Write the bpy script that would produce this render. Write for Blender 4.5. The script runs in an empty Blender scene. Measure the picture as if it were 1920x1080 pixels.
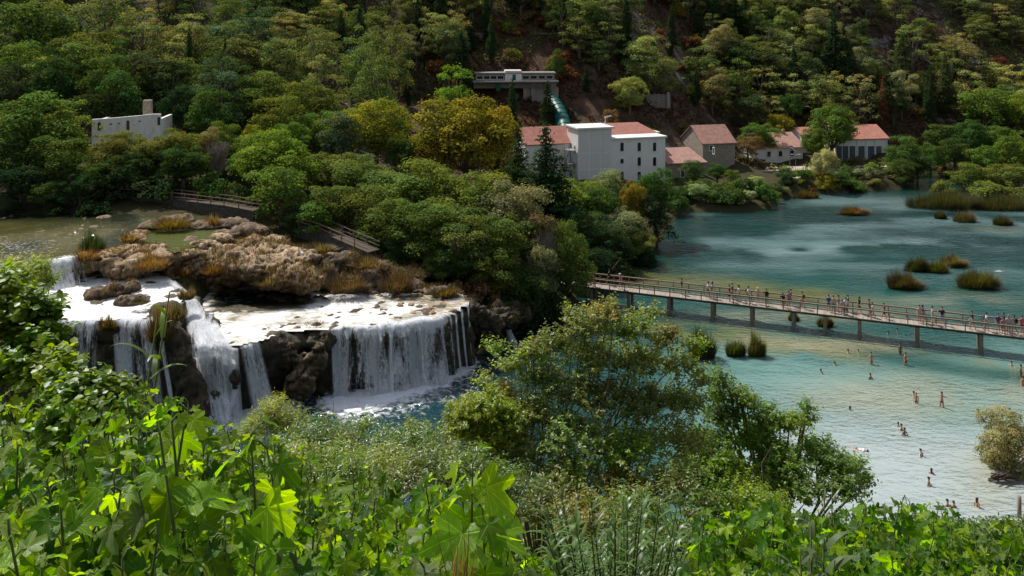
import bpy, bmesh, math, random
import numpy as np
from mathutils import Vector, Matrix
R = math.radians
SC = bpy.context.scene
COL = SC.collection
F, CZ, HY = 1600.0, 36.0, 42.0            # focal length in photo pixels, camera height, horizon row
rng = np.random.default_rng(7)
random.seed(7)

# ------------------------------------------------------------------ small maths
def W(px, py, z=0.0):                       # photo pixel on the level z -> world
    Y = F*(CZ-z)/(py-HY)
    return np.array([(px-960)*Y/F, Y, z])
def WY(px, py, Y):                          # photo pixel at the distance Y -> world
    return np.array([(px-960)*Y/F, Y, CZ-(py-HY)*Y/F])
def topx(p):
    return 960+F*p[..., 0]/p[..., 1], HY+F*(CZ-p[..., 2])/p[..., 1]
def _h(i, j, k, s):
    n = (i*374761393+j*668265263+k*1274126177+s*974711) & 0xffffffff
    n = ((n ^ (n >> 13))*1274126177) & 0xffffffff
    n = ((n ^ (n >> 16))*2246822519) & 0xffffffff
    return ((n ^ (n >> 15)) & 0xffff)/65535.0
def vnoise(p, s=0):
    p = np.asarray(p, float); f = np.floor(p); t = p-f; f = f.astype(np.int64); t = t*t*(3-2*t)
    r = 0
    for a in (0, 1):
        for b in (0, 1):
            for c in (0, 1):
                w = (t[:, 0] if a else 1-t[:, 0])*(t[:, 1] if b else 1-t[:, 1])*(t[:, 2] if c else 1-t[:, 2])
                r = r+w*_h(f[:, 0]+a, f[:, 1]+b, f[:, 2]+c, s)
    return r*2-1
def fbm(p, o=4, s=0):
    p = np.asarray(p, float); r = 0; a = 1.0; tot = 0
    for i in range(o):
        r = r+a*vnoise(p, s+i); tot += a; a *= .5; p = p*2.03+11.7
    return r/tot
def norm(v):
    v = np.asarray(v, float); return v/np.maximum(np.linalg.norm(v, axis=-1, keepdims=True), 1e-9)
def seg_dist(P, a, b):
    a, b = np.asarray(a[:2], float), np.asarray(b[:2], float); d = b-a
    t = np.clip(((P-a)@d)/max(d@d, 1e-9), 0, 1)
    return np.linalg.norm(P-(a+t[:, None]*d), axis=1)
def poly_dist(P, poly, closed=True):
    n = len(poly); r = np.full(len(P), 1e9)
    for i in range(n if closed else n-1):
        r = np.minimum(r, seg_dist(P, poly[i], poly[(i+1) % n]))
    return r
def inside(P, poly):
    poly = np.asarray(poly)[:, :2]; c = np.zeros(len(P), bool); n = len(poly); x, y = P[:, 0], P[:, 1]
    for i in range(n):
        (x1, y1), (x2, y2) = poly[i], poly[(i+1) % n]
        if y1 == y2: continue
        m = ((y1 > y) != (y2 > y)) & (x < (x2-x1)*(y-y1)/(y2-y1)+x1)
        c ^= m
    return c

# ------------------------------------------------------------------ objects and tags
def tag(o, label=None, cat=None, group=None, kind=None):
    if label: o['label'] = label
    if cat: o['category'] = cat
    if group: o['group'] = group
    if kind: o['kind'] = kind
    return o
def link(name, me, mat=None, parent=None, color=None):
    o = bpy.data.objects.new(name, me); COL.objects.link(o)
    if mat is not None and not me.materials: me.materials.append(mat)
    if parent is not None: o.parent = parent
    if color is not None: o.color = (*color[:3], 1)
    return o
def empty(name, loc, label, cat, group=None, rz=0):
    o = bpy.data.objects.new(name, None); COL.objects.link(o)
    o.location = [float(a) for a in loc]; o.rotation_euler = (0, 0, rz); o.empty_display_size = .3
    return tag(o, label, cat, group)

def fast_mesh(name, V, loops, sizes, tint=None, uv=None, smooth=False):
    me = bpy.data.meshes.new(name)
    V = np.ascontiguousarray(V, np.float32); loops = np.ascontiguousarray(loops, np.int32); sizes = np.ascontiguousarray(sizes, np.int32)
    me.vertices.add(len(V)); me.vertices.foreach_set('co', V.ravel())
    me.loops.add(len(loops)); me.loops.foreach_set('vertex_index', loops)
    me.polygons.add(len(sizes)); st = np.zeros(len(sizes), np.int32); st[1:] = np.cumsum(sizes)[:-1]
    me.polygons.foreach_set('loop_start', st)
    if smooth: me.polygons.foreach_set('use_smooth', np.ones(len(sizes), bool))
    if tint is not None:
        a = me.color_attributes.new('tint', 'FLOAT_COLOR', 'POINT')
        c = np.ones((len(V), 4), np.float32); c[:, :tint.shape[1]] = tint; a.data.foreach_set('color', c.ravel())
    if uv is not None:
        u = me.uv_layers.new(name='UVMap'); u.data.foreach_set('uv', np.ascontiguousarray(uv[loops], np.float32).ravel())
    me.update(calc_edges=True); me.validate()
    return me

class MB:                                   # collects simple solids, one mesh out
    def __init__(s): s.v = []; s.f = []
    def add(s, vs, fs):
        n = len(s.v); s.v += [tuple(float(c) for c in v) for v in vs]; s.f += [tuple(i+n for i in f) for f in fs]; return s
    def box(s, c, d, rz=0, M=None):
        x, y, z = d[0]/2, d[1]/2, d[2]/2
        vs = [Vector((a, b, e)) for e in (-z, z) for a, b in ((-x, -y), (x, -y), (x, y), (-x, y))]
        m = M if M is not None else Matrix.Rotation(rz, 3, 'Z')
        vs = [m@v+Vector(c) for v in vs]
        return s.add(vs, [(3, 2, 1, 0), (4, 5, 6, 7), (0, 1, 5, 4), (1, 2, 6, 5), (2, 3, 7, 6), (3, 0, 4, 7)])
    def bar(s, a, b, w, h=None):            # square bar between two points
        a, b = Vector(a), Vector(b); h = h or w; d = (b-a).normalized()
        up = Vector((0, 0, 1)) if abs(d.z) < .95 else Vector((0, 1, 0))
        u = d.cross(up).normalized(); v = u.cross(d)
        vs = [p+u*i*w/2+v*j*h/2 for p in (a, b) for i, j in ((-1, -1), (1, -1), (1, 1), (-1, 1))]
        return s.add(vs, [(3, 2, 1, 0), (4, 5, 6, 7), (0, 1, 5, 4), (1, 2, 6, 5), (2, 3, 7, 6), (3, 0, 4, 7)])
    def tube(s, pts, rad, n=7, cap=True):
        pts = [Vector(p) for p in pts]; k = len(pts); base = len(s.v); rr = rad if hasattr(rad, '__len__') else [rad]*k
        for i, p in enumerate(pts):
            d = (pts[min(i+1, k-1)]-pts[max(i-1, 0)]).normalized()
            up = Vector((0, 0, 1)) if abs(d.z) < .9 else Vector((1, 0, 0))
            u = d.cross(up).normalized(); v = u.cross(d)
            for j in range(n):
                a = 2*math.pi*j/n; s.v.append(tuple(p+u*math.cos(a)*rr[i]+v*math.sin(a)*rr[i]))
        for i in range(k-1):
            for j in range(n):
                s.f.append((base+i*n+j, base+i*n+(j+1) % n, base+(i+1)*n+(j+1) % n, base+(i+1)*n+j))
        if cap:
            s.f.append(tuple(base+j for j in range(n))[::-1]); s.f.append(tuple(base+(k-1)*n+j for j in range(n)))
        return s
    def prism(s, poly, z0, z1):
        n = len(poly); vs = [(p[0], p[1], z0) for p in poly]+[(p[0], p[1], z1) for p in poly]
        return s.add(vs, [tuple(range(n))[::-1], tuple(range(n, 2*n))]+[(i, (i+1) % n, n+(i+1) % n, n+i) for i in range(n)])
    def ell(s, c, r, seg=14, ring=9, rz=0):
        vs = []; m = Matrix.Rotation(rz, 3, 'Z')
        for i in range(ring+1):
            t = math.pi*i/ring
            for j in range(seg):
                a = 2*math.pi*j/seg
                vs.append(m@Vector((math.sin(t)*math.cos(a)*r[0], math.sin(t)*math.sin(a)*r[1], math.cos(t)*r[2]))+Vector(c))
        fs = [(i*seg+j, i*seg+seg+j, i*seg+seg+(j+1) % seg, i*seg+(j+1) % seg) for i in range(ring) for j in range(seg)]
        return s.add(vs, fs)
    def mesh(s, name, smooth=False):
        me = bpy.data.meshes.new(name); me.from_pydata(s.v, [], s.f); me.validate(); me.update()
        if smooth:
            for p in me.polygons: p.use_smooth = True
        return me
    def build(s, name, mat, parent=None, smooth=False, bevel=0):
        o = link(name, s.mesh(name, smooth), mat, parent)
        if bevel:
            b = o.modifiers.new('Bevel', 'BEVEL'); b.width = bevel; b.segments = 2; b.limit_method = 'ANGLE'
        return o

# ------------------------------------------------------------------ materials
class NT:
    def __init__(s, name):
        s.m = bpy.data.materials.new(name); s.m.use_nodes = True; s.t = s.m.node_tree; s.t.nodes.clear()
        s.out = s.n('ShaderNodeOutputMaterial')
    def n(s, typ, **kw):
        nd = s.t.nodes.new(typ)
        for k, v in kw.items(): setattr(nd, k, v)
        return nd
    def put(s, sock, v):
        if hasattr(v, 'is_output') or isinstance(v, bpy.types.NodeSocket): s.t.links.new(v, sock)
        elif v is not None: sock.default_value = v
    def math(s, op, a, b=0.0, c=None, clamp=False):
        nd = s.n('ShaderNodeMath', operation=op, use_clamp=clamp); s.put(nd.inputs[0], a); s.put(nd.inputs[1], b)
        if c is not None: s.put(nd.inputs[2], c)
        return nd.outputs[0]
    def mix(s, f, a, b, mode='MIX'):
        nd = s.n('ShaderNodeMix', data_type='RGBA', blend_type=mode); s.put(nd.inputs[0], f); s.put(nd.inputs[6], a); s.put(nd.inputs[7], b); return nd.outputs[2]
    def noise(s, vec, scale, detail=4, rough=.55, dist=0):
        nd = s.n('ShaderNodeTexNoise'); s.put(nd.inputs['Vector'], vec); nd.inputs['Scale'].default_value = scale
        nd.inputs['Detail'].default_value = detail; nd.inputs['Roughness'].default_value = rough; nd.inputs['Distortion'].default_value = dist
        return nd.outputs['Fac']
    def vor(s, vec, scale, feature='F1'):
        nd = s.n('ShaderNodeTexVoronoi', feature=feature); s.put(nd.inputs['Vector'], vec); nd.inputs['Scale'].default_value = scale; return nd.outputs['Distance']
    def ramp(s, f, a, b):                   # smoothstep a..b
        nd = s.n('ShaderNodeMapRange', interpolation_type='SMOOTHSTEP'); s.put(nd.inputs[0], f); nd.inputs[1].default_value = a; nd.inputs[2].default_value = b; return nd.outputs[0]
    def pos(s, scale=(1, 1, 1), obj=False):
        v = s.n('ShaderNodeTexCoord').outputs['Object'] if obj else s.n('ShaderNodeNewGeometry').outputs['Position']
        nd = s.n('ShaderNodeVectorMath', operation='MULTIPLY'); s.put(nd.inputs[0], v); nd.inputs[1].default_value = scale; return nd.outputs[0]
    def attr(s, name='tint'): return s.n('ShaderNodeVertexColor', layer_name=name).outputs['Color']
    def bump(s, h, strength=.5, dist=.1, nrm=None):
        nd = s.n('ShaderNodeBump'); s.put(nd.inputs['Height'], h); nd.inputs['Strength'].default_value = strength; nd.inputs['Distance'].default_value = dist
        if nrm is not None: s.put(nd.inputs['Normal'], nrm)
        return nd.outputs[0]
    def bsdf(s, col, rough=.8, nrm=None, spec=.3, **kw):
        nd = s.n('ShaderNodeBsdfPrincipled'); s.put(nd.inputs['Base Color'], col); s.put(nd.inputs['Roughness'], rough); s.put(nd.inputs['Specular IOR Level'], spec)
        if nrm is not None: s.put(nd.inputs['Normal'], nrm)
        for k, v in kw.items(): s.put(nd.inputs[k], v)
        return nd.outputs[0]
    def mixs(s, f, a, b):
        nd = s.n('ShaderNodeMixShader'); s.put(nd.inputs[0], f); s.put(nd.inputs[1], a); s.put(nd.inputs[2], b); return nd.outputs[0]
    def done(s, sh): s.t.links.new(sh, s.out.inputs[0]); return s.m
def C(r, g, b): return (r, g, b, 1)

def leaf_mat(name, trans=.38, warm=(1.25, 1.15, .5), gloss=0.0, gr=.4, veins=False, objcol=True):
    t = NT(name); c = t.attr()
    if objcol: c = t.mix(1, c, t.n('ShaderNodeObjectInfo').outputs['Color'], 'MULTIPLY')
    nrm = None
    if veins:
        uv = t.n('ShaderNodeUVMap').outputs[0]; sp = t.n('ShaderNodeSeparateXYZ'); t.put(sp.inputs[0], uv)
        x = t.math('ABSOLUTE', sp.outputs[0]); y = sp.outputs[1]
        ang = t.math('ARCTAN2', x, y); r = t.math('SQRT', t.math('ADD', t.math('MULTIPLY', x, x), t.math('MULTIPLY', y, y)))
        d = None
        for a in (0, 48, 104):
            e = t.math('MULTIPLY', t.math('ABSOLUTE', t.math('SUBTRACT', ang, R(a))), r); d = e if d is None else t.math('MINIMUM', d, e)
        side = t.math('ABSOLUTE', t.math('SUBTRACT', t.math('FRACT', t.math('ADD', t.math('MULTIPLY', r, 7.0), t.math('MULTIPLY', d, -9.0))), .5))
        v = t.math('ADD', t.math('SUBTRACT', 1, t.ramp(d, .004, .02)), t.math('MULTIPLY', t.math('SUBTRACT', 1, t.ramp(side, .0, .09)), .35), clamp=True)
        c = t.mix(t.math('MULTIPLY', v, .65), c, t.mix(1, c, C(2.2, 2.0, 1.8), 'MULTIPLY'))
        nz = t.noise(t.pos((1, 1, 1)), 38, 4)
        c = t.mix(t.math('MULTIPLY', t.ramp(nz, .35, .7), .35), c, t.mix(1, c, C(.6, .7, .5), 'MULTIPLY'))
        nrm = t.bump(t.math('ADD', nz, t.math('MULTIPLY', v, -.6)), .5, .006)
    df = t.n('ShaderNodeBsdfDiffuse'); t.put(df.inputs[0], c)
    tr = t.n('ShaderNodeBsdfTranslucent'); t.put(tr.inputs[0], t.mix(1, c, C(*warm), 'MULTIPLY'))
    if nrm is not None: t.put(df.inputs['Normal'], nrm)
    s = t.mixs(trans, df.outputs[0], tr.outputs[0])
    if gloss:
        g = t.n('ShaderNodeBsdfGlossy'); g.inputs['Roughness'].default_value = gr; g.inputs[0].default_value = C(.9, .95, 1)
        if nrm is not None: t.put(g.inputs['Normal'], nrm)
        lw = t.n('ShaderNodeLayerWeight'); lw.inputs[0].default_value = .5
        s = t.mixs(t.math('MULTIPLY', t.math('ADD', .035, t.math('MULTIPLY', t.math('POWER', lw.outputs['Facing'], 4.0), .3)), gloss), s, g.outputs[0])
    return t.done(s)

M = {}
M['leaf'] = leaf_mat('foliage', .42, (1.35, 1.25, .5))
M['needle'] = leaf_mat('needles', .34, (1.3, 1.2, .55))
M['nearleaf'] = leaf_mat('near_leaves', .5, (2.4, 2.4, .25), .6, .38)
M['figleaf'] = leaf_mat('fig_leaves', .55, (2.6, 2.75, .12), .3, .36, veins=True)
M['glintleaf'] = leaf_mat('glinting_leaves', .45, (2.0, 2.1, .3), .95, .3)
M['blade'] = leaf_mat('blades', .4, (1.2, 1.15, .5), .35, .45)
t = NT('bark'); p = t.pos((3, 3, .8)); nz = t.noise(p, 4, 6, .65)
M['bark'] = t.done(t.bsdf(t.mix(nz, C(.045, .035, .026), C(.26, .21, .16)), .9, t.bump(nz, .8, .05)))
t = NT('twig'); nz = t.noise(t.pos(), 30, 4)
M['twig'] = t.done(t.bsdf(t.mix(nz, C(.05, .035, .022), C(.22, .16, .11)), .85))
t = NT('stalk'); nz = t.noise(t.pos(), 30, 3)
M['stalk'] = t.done(t.bsdf(t.mix(nz, C(.05, .07, .015), C(.13, .17, .04)), .6))
t = NT('grey_twig'); nz = t.noise(t.pos(), 12, 3)
M['greytwig'] = t.done(t.bsdf(t.mix(nz, C(.16, .13, .11), C(.34, .29, .25)), .85))

# terrain: rust, grey rock, dry grass, dark litter
t = NT('hillside_soil'); p = t.pos()
big = t.noise(p, .045, 5, .6); mid = t.noise(p, .25, 6, .65, .6); fine = t.noise(p, 1.6, 5, .7)
c = t.mix(t.ramp(mid, .38, .62), C(.06, .042, .03), C(.125, .075, .048))
c = t.mix(t.ramp(fine, .5, .72), c, C(.11, .1, .05))
c = t.mix(t.math('MULTIPLY', t.ramp(big, .5, .62), t.ramp(mid, .42, .6)), c, t.mix(t.noise(p, .9, 6, .75), C(.1, .09, .085), C(.36, .33, .31)))
c = t.mix(t.ramp(t.noise(p, .08, 3), .55, .7), c, C(.045, .055, .02))
M['soil'] = t.done(t.bsdf(c, .95, t.bump(t.math('ADD', fine, mid), 1, .5), .1))
t = NT('undergrowth_soil'); p = t.pos(); f1 = t.noise(p, 1.2, 6, .7); f2 = t.noise(p, 6, 4, .7)
c = t.mix(f1, C(.03, .025, .014), C(.09, .08, .035)); c = t.mix(t.ramp(f2, .5, .75), c, C(.035, .055, .012))
M['bank'] = t.done(t.bsdf(c, .95, t.bump(f2, 1, .15), .1))

def rock_mat(name, tops, mids, dark, wet=0.0):
    t = NT(name); p = t.pos(); g = t.n('ShaderNodeNewGeometry')
    sp = t.n('ShaderNodeSeparateXYZ'); t.put(sp.inputs[0], g.outputs['Normal'])
    f1 = t.noise(p, .9, 7, .68, .4); f2 = t.noise(p, 5.5, 6, .7); drip = t.noise(t.pos((1, 1, .22)), 2.6, 5, .65, .5)
    c = t.mix(t.ramp(f1, .34, .64), mids, tops)
    c = t.mix(t.math('MULTIPLY', t.ramp(drip, .46, .6), .85), c, dark); c = t.mix(t.math('MULTIPLY', t.ramp(t.noise(p, .33, 5, .7, 1.0), .5, .6), .7), c, mids)
    c = t.mix(t.math('MULTIPLY', t.ramp(f2, .5, .7), .55), c, t.mix(1, c, C(.5, .47, .42), 'MULTIPLY'))
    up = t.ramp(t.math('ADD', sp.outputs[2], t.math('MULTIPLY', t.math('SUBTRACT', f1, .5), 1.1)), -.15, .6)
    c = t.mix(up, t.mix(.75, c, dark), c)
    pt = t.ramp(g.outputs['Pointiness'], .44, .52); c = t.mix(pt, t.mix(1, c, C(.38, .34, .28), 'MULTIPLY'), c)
    c = t.mix(t.math('MULTIPLY', t.ramp(t.noise(p, .55, 4), .55, .68), .5), c, C(.05, .055, .015))
    return t.done(t.bsdf(c, .85-.4*wet, t.bump(t.math('ADD', f2, t.math('MULTIPLY', drip, 1.2)), .9, .16), .25+.3*wet))
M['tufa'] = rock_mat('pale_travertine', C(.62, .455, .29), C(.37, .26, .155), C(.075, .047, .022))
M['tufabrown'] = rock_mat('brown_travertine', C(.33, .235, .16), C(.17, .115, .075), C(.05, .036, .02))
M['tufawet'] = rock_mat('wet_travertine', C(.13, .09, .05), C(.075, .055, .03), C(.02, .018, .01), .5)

def plain(name, col, rough=.7, var=.12, scale=3, bump=.0, spec=.3, objcol=False):
    t = NT(name); p = t.pos(); nz = t.noise(p, scale, 5, .65)
    base = t.n('ShaderNodeObjectInfo').outputs['Color'] if objcol else C(*col)
    k = t.mix(nz, C(1-var*2, 1-var*2, 1-var*2), C(1+var, 1+var, 1+var)); c = t.mix(1, base, k, 'MULTIPLY')
    return t.done(t.bsdf(c, rough, t.bump(nz, bump, .05) if bump else None, spec))
t = NT('render_wall'); p = t.pos(); a = t.noise(p, .5, 5, .6); b = t.noise(t.pos((1, 1, .12)), 2.2, 5, .6)
c = t.mix(t.math('MULTIPLY', t.ramp(b, .5, .75), .45), C(.8, .77, .74), C(.6, .57, .53)); c = t.mix(t.math('MULTIPLY', t.ramp(a, .55, .75), .6), c, C(.66, .63, .59))
M['white'] = t.done(t.bsdf(c, .85, t.bump(t.noise(p, 9, 4), .15, .03)))
t = NT('ruin_wall'); p = t.pos(); a = t.noise(p, .7, 6, .7); b = t.noise(t.pos((1, 1, .2)), 1.6, 5, .6)
c = t.mix(t.math('MULTIPLY', t.ramp(b, .45, .75), .6), C(.86, .8, .76), C(.6, .54, .49)); c = t.mix(t.ramp(a, .52, .7), c, C(.62, .55, .49))
M['ruin'] = t.done(t.bsdf(c, .9, t.bump(a, .4, .08)))
t = NT('panel_wall'); M['panel'] = t.done(t.bsdf(t.mix(t.noise(t.pos((1, 1, .3)), 1.1, 5), C(.66, .64, .62), C(.76, .74, .72)), .85))
def tile_mat(name, a, b, ang):
    t = NT(name); p = t.pos(); rot = t.n('ShaderNodeVectorRotate', rotation_type='Z_AXIS'); t.put(rot.inputs['Vector'], p); rot.inputs['Angle'].default_value = -ang
    wv = t.n('ShaderNodeTexWave', wave_type='BANDS', bands_direction='X'); t.put(wv.inputs[0], rot.outputs[0]); wv.inputs['Scale'].default_value = 1.25; wv.inputs['Distortion'].default_value = .4
    f1 = t.noise(p, 1.0, 5, .7); f2 = t.noise(p, 5, 4, .7)
    c = t.mix(t.ramp(f1, .35, .65), C(*a), C(*b)); c = t.mix(t.math('MULTIPLY', t.ramp(f2, .45, .7), .6), c, C(.2, .1, .075))
    c = t.mix(t.math('MULTIPLY', wv.outputs['Fac'], .35), c, t.mix(1, c, C(.5, .45, .45), 'MULTIPLY'))
    c = t.mix(t.math('MULTIPLY', t.ramp(t.noise(p, .35, 4), .55, .75), .5), c, C(.3, .2, .16))
    return t.done(t.bsdf(c, .85, t.bump(t.math('ADD', wv.outputs['Fac'], f2), .6, .08)))
def stone_mat(name, a, b, mortar):
    t = NT(name); p = t.pos((1, 1, 1.6)); v = t.vor(p, 2.6); e = t.vor(p, 2.6, 'DISTANCE_TO_EDGE'); n1 = t.noise(p, 1.4, 5, .7)
    nd = t.n('ShaderNodeTexVoronoi'); t.put(nd.inputs['Vector'], p); nd.inputs['Scale'].default_value = 2.6
    sep = t.n('ShaderNodeSeparateColor'); t.put(sep.inputs[0], nd.outputs['Color'])
    c = t.mix(sep.outputs[0], C(*a), C(*b)); c = t.mix(t.math('MULTIPLY', n1, .5), c, C(.12, .1, .08)); c = t.mix(t.ramp(e, .06, .0), c, C(*mortar))
    return t.done(t.bsdf(c, .9, t.bump(t.math('ADD', t.ramp(e, 0, .1), n1), .6, .06)))
M['stone'] = stone_mat('rubble_wall', (.3, .25, .2), (.5, .42, .34), (.36, .31, .26))
M['greystone'] = stone_mat('grey_rubble_wall', (.16, .15, .14), (.34, .32, .3), (.2, .18, .17))
t = NT('old_concrete'); p = t.pos((1, 1, .3)); a = t.noise(p, .8, 6, .7); b = t.noise(p, 3, 4)
M['concrete'] = t.done(t.bsdf(t.mix(t.ramp(b, .4, .7), t.mix(a, C(.09, .08, .075), C(.42, .39, .36)), C(.3, .27, .25)), .9, t.bump(b, .4, .05)))
t = NT('pier_concrete'); p = t.pos(); a = t.noise(p, 1.7, 5, .7)
M['pier'] = t.done(t.bsdf(t.mix(a, C(.13, .1, .085), C(.34, .28, .24)), .85, t.bump(a, .4, .05)))
M['pave'] = plain('paving', (.5, .42, .34), .9, .2, .8, .2)
M['glass'] = plain('dark_window', (.012, .014, .016), .15, .2, 2, 0, .6)
M['bluepane'] = plain('blue_window', (.05, .09, .12), .2, .2, 2, 0, .6)
M['trim'] = plain('white_trim', (.78, .77, .74), .8)
M['greenpipe'] = plain('green_pipe', (.012, .12, .1), .45, .25, 1.5)
M['greendoor'] = plain('green_paint', (.01, .13, .085), .5, .2)
M['steel'] = plain('grey_steel', (.3, .31, .33), .5, .2)
M['darksteel'] = plain('dark_steel', (.06, .06, .065), .5, .2)
t = NT('grey_timber'); p = t.pos((1, 1, 1)); a = t.noise(p, 2.5, 6, .7); b = t.noise(p, 12, 3)
M['wood'] = t.done(t.bsdf(t.mix(a, C(.13, .085, .06), C(.36, .27, .21)), .85, t.bump(b, .4, .02)))
M['darkwood'] = plain('dark_timber', (.1, .075, .055), .9, .35, 3, .3)
M['skin'] = plain('skin', (.4, .2, .125), .6, .08, 6, objcol=True)
M['cloth'] = plain('cloth', (.5, .5, .5), .85, .12, 9, objcol=True)
M['hair'] = plain('hair', (.03, .018, .01), .6, .2, 20, objcol=True)
M['red'] = plain('flag_red', (.6, .02, .02)); M['flagwhite'] = plain('flag_white', (.85, .85, .85)); M['flagblue'] = plain('flag_blue', (.03, .08, .4))
# ================================================================== terrain and water outlines
def WP(lst, z=0): return [W(a, b, z)[:2] for a, b in lst]
lake_poly = WP([(300, 800), (372, 780), (440, 745), (540, 730), (640, 708), (740, 690), (842, 668), (872, 645), (905, 640), (935, 632), (985, 616), (1030, 598), (1075, 570), (1092, 542), (1128, 512), (1200, 492), (1236, 455), (1262, 412), (1285, 396),
    (1372, 398), (1440, 392), (1466, 376), (1492, 366), (1560, 360), (1640, 357), (1690, 354)])
lake_poly += [np.array(p) for p in ((96, 203), (118, 196), (105, 178)) ]
lake_poly += WP([(1712, 390), (1800, 393), (1925, 392)]) + [np.array(p) for p in ((150, 164), (230, 170), (240, 40), (90, 54), (45, 57), (34, 60), (10, 58), (-15, 62), (-38, 66), (-56, 70), (-56, 76), (-36, 77))]
lake_poly = np.array(lake_poly)

ctrl = []
def cp(px, Y, z): ctrl.append(((px-960)*Y/F, Y, z))
for px in (-350, -50): cp(px, 96, 9.5); cp(px, 108, 10); cp(px, 122, 13); cp(px, 150, 17.5); cp(px, 185, 26); cp(px, 225, 40); cp(px, 270, 58); cp(px, 330, 74)
for px in (200, 380): cp(px, 112, 10.6); cp(px, 120, 12.4); cp(px, 140, 13.5); cp(px, 168, 18.5); cp(px, 200, 27); cp(px, 235, 41); cp(px, 275, 60); cp(px, 330, 76)
for px in (560,): cp(px, 102, 8.5); cp(px, 112, 9.2); cp(px, 135, 10.5); cp(px, 170, 13.5); cp(px, 205, 25); cp(px, 240, 40); cp(px, 280, 60); cp(px, 330, 76)
for px in (760,): cp(px, 100, 6); cp(px, 112, 7); cp(px, 135, 7); cp(px, 170, 9.5); cp(px, 196, 17); cp(px, 212, 25); cp(px, 232, 36); cp(px, 255, 48); cp(px, 290, 65); cp(px, 340, 80)
for px in (960,): cp(px, 100, 2.5); cp(px, 118, 4); cp(px, 150, 3.5); cp(px, 178, 4.5); cp(px, 196, 13); cp(px, 206, 16); cp(px, 222, 27); cp(px, 240, 40); cp(px, 262, 52); cp(px, 295, 68); cp(px, 345, 82)
for px in (1150,): cp(px, 150, 1.8); cp(px, 178, 2.2); cp(px, 194, 4.5); cp(px, 206, 13); cp(px, 222, 25); cp(px, 242, 39); cp(px, 268, 52); cp(px, 305, 70); cp(px, 350, 84)
for px in (1400, 1600): cp(px, 178, 1.6); cp(px, 195, 2.4); cp(px, 212, 3.5); cp(px, 226, 9); cp(px, 245, 23); cp(px, 266, 38); cp(px, 290, 52); cp(px, 330, 70); cp(px, 370, 84)
for px in (1850, 2200): cp(px, 172, .8); cp(px, 196, 1.5); cp(px, 214, 2.2); cp(px, 232, 8); cp(px, 256, 22); cp(px, 285, 39); cp(px, 315, 55); cp(px, 360, 74)
for px in (-900, 2700): cp(px, 150, 12 if px < 0 else 4); cp(px, 220, 38 if px < 0 else 10); cp(px, 300, 62 if px < 0 else 44); cp(px, 380, 84)
ctrl = np.array(ctrl)
def tps_fit(c, lam=.02):
    n = len(c); d = np.linalg.norm(c[:, None, :2]-c[None, :, :2], axis=2)/100
    K = np.where(d > 0, d*d*np.log(np.maximum(d, 1e-9)), 0)+lam*np.eye(n)*.02
    P = np.c_[np.ones(n), c[:, :2]/100]; A = np.zeros((n+3, n+3)); A[:n, :n] = K; A[:n, n:] = P; A[n:, :n] = P.T
    return np.linalg.solve(A, np.r_[c[:, 2], 0, 0, 0])
_w = tps_fit(ctrl)
def tps(Q):
    out = np.empty(len(Q))
    for i in range(0, len(Q), 20000):
        q = Q[i:i+20000]; d = np.linalg.norm(q[:, None]-ctrl[None, :, :2], axis=2)/100
        K = np.where(d > 0, d*d*np.log(np.maximum(d, 1e-9)), 0); out[i:i+20000] = K@_w[:-3]+_w[-3]+q@_w[-2:]/100
    return out
L1, L2, L3 = 6.0, 8.3, 10.8
def wig(pts, amp=.55, step=.6):              # a natural, notched lip
    p = np.array(pts)[:, :2]; sg = np.r_[0, np.cumsum(np.linalg.norm(np.diff(p, axis=0), axis=1))]; k = max(2, int(sg[-1]/step)+1); u = np.linspace(0, sg[-1], k)
    q = np.c_[np.interp(u, sg, p[:, 0]), np.interp(u, sg, p[:, 1])]; d = fbm(np.c_[q*.55, np.zeros(k)], 3, 123); q[:, 1] += d*amp*1.6; return [a for a in q]
lip1 = wig(WP([(385, 632), (400, 655), (440, 650), (480, 641), (545, 623), (620, 617), (700, 612), (780, 604), (845, 592), (874, 575)], L1))
L1poly = lip1+WP([(880, 560), (850, 549), (790, 542), (690, 540), (600, 534), (480, 524), (395, 535), (372, 585)], L1)
L2front = wig(WP([(96, 600), (185, 603), (222, 603), (300, 603)], L2), .5)
L2poly = L2front+WP([(330, 590), (345, 563), (338, 540), (318, 522), (255, 500), (150, 505), (95, 516), (60, 560)], L2)
L3front = WP([(-60, 500), (0, 497), (92, 492), (148, 482)], L3)
L3poly = L3front+WP([(200, 470), (262, 452), (330, 476), (400, 452), (410, 430), (330, 418), (250, 402), (120, 402), (0, 404), (-200, 408), (-420, 470)], L3)
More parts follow.
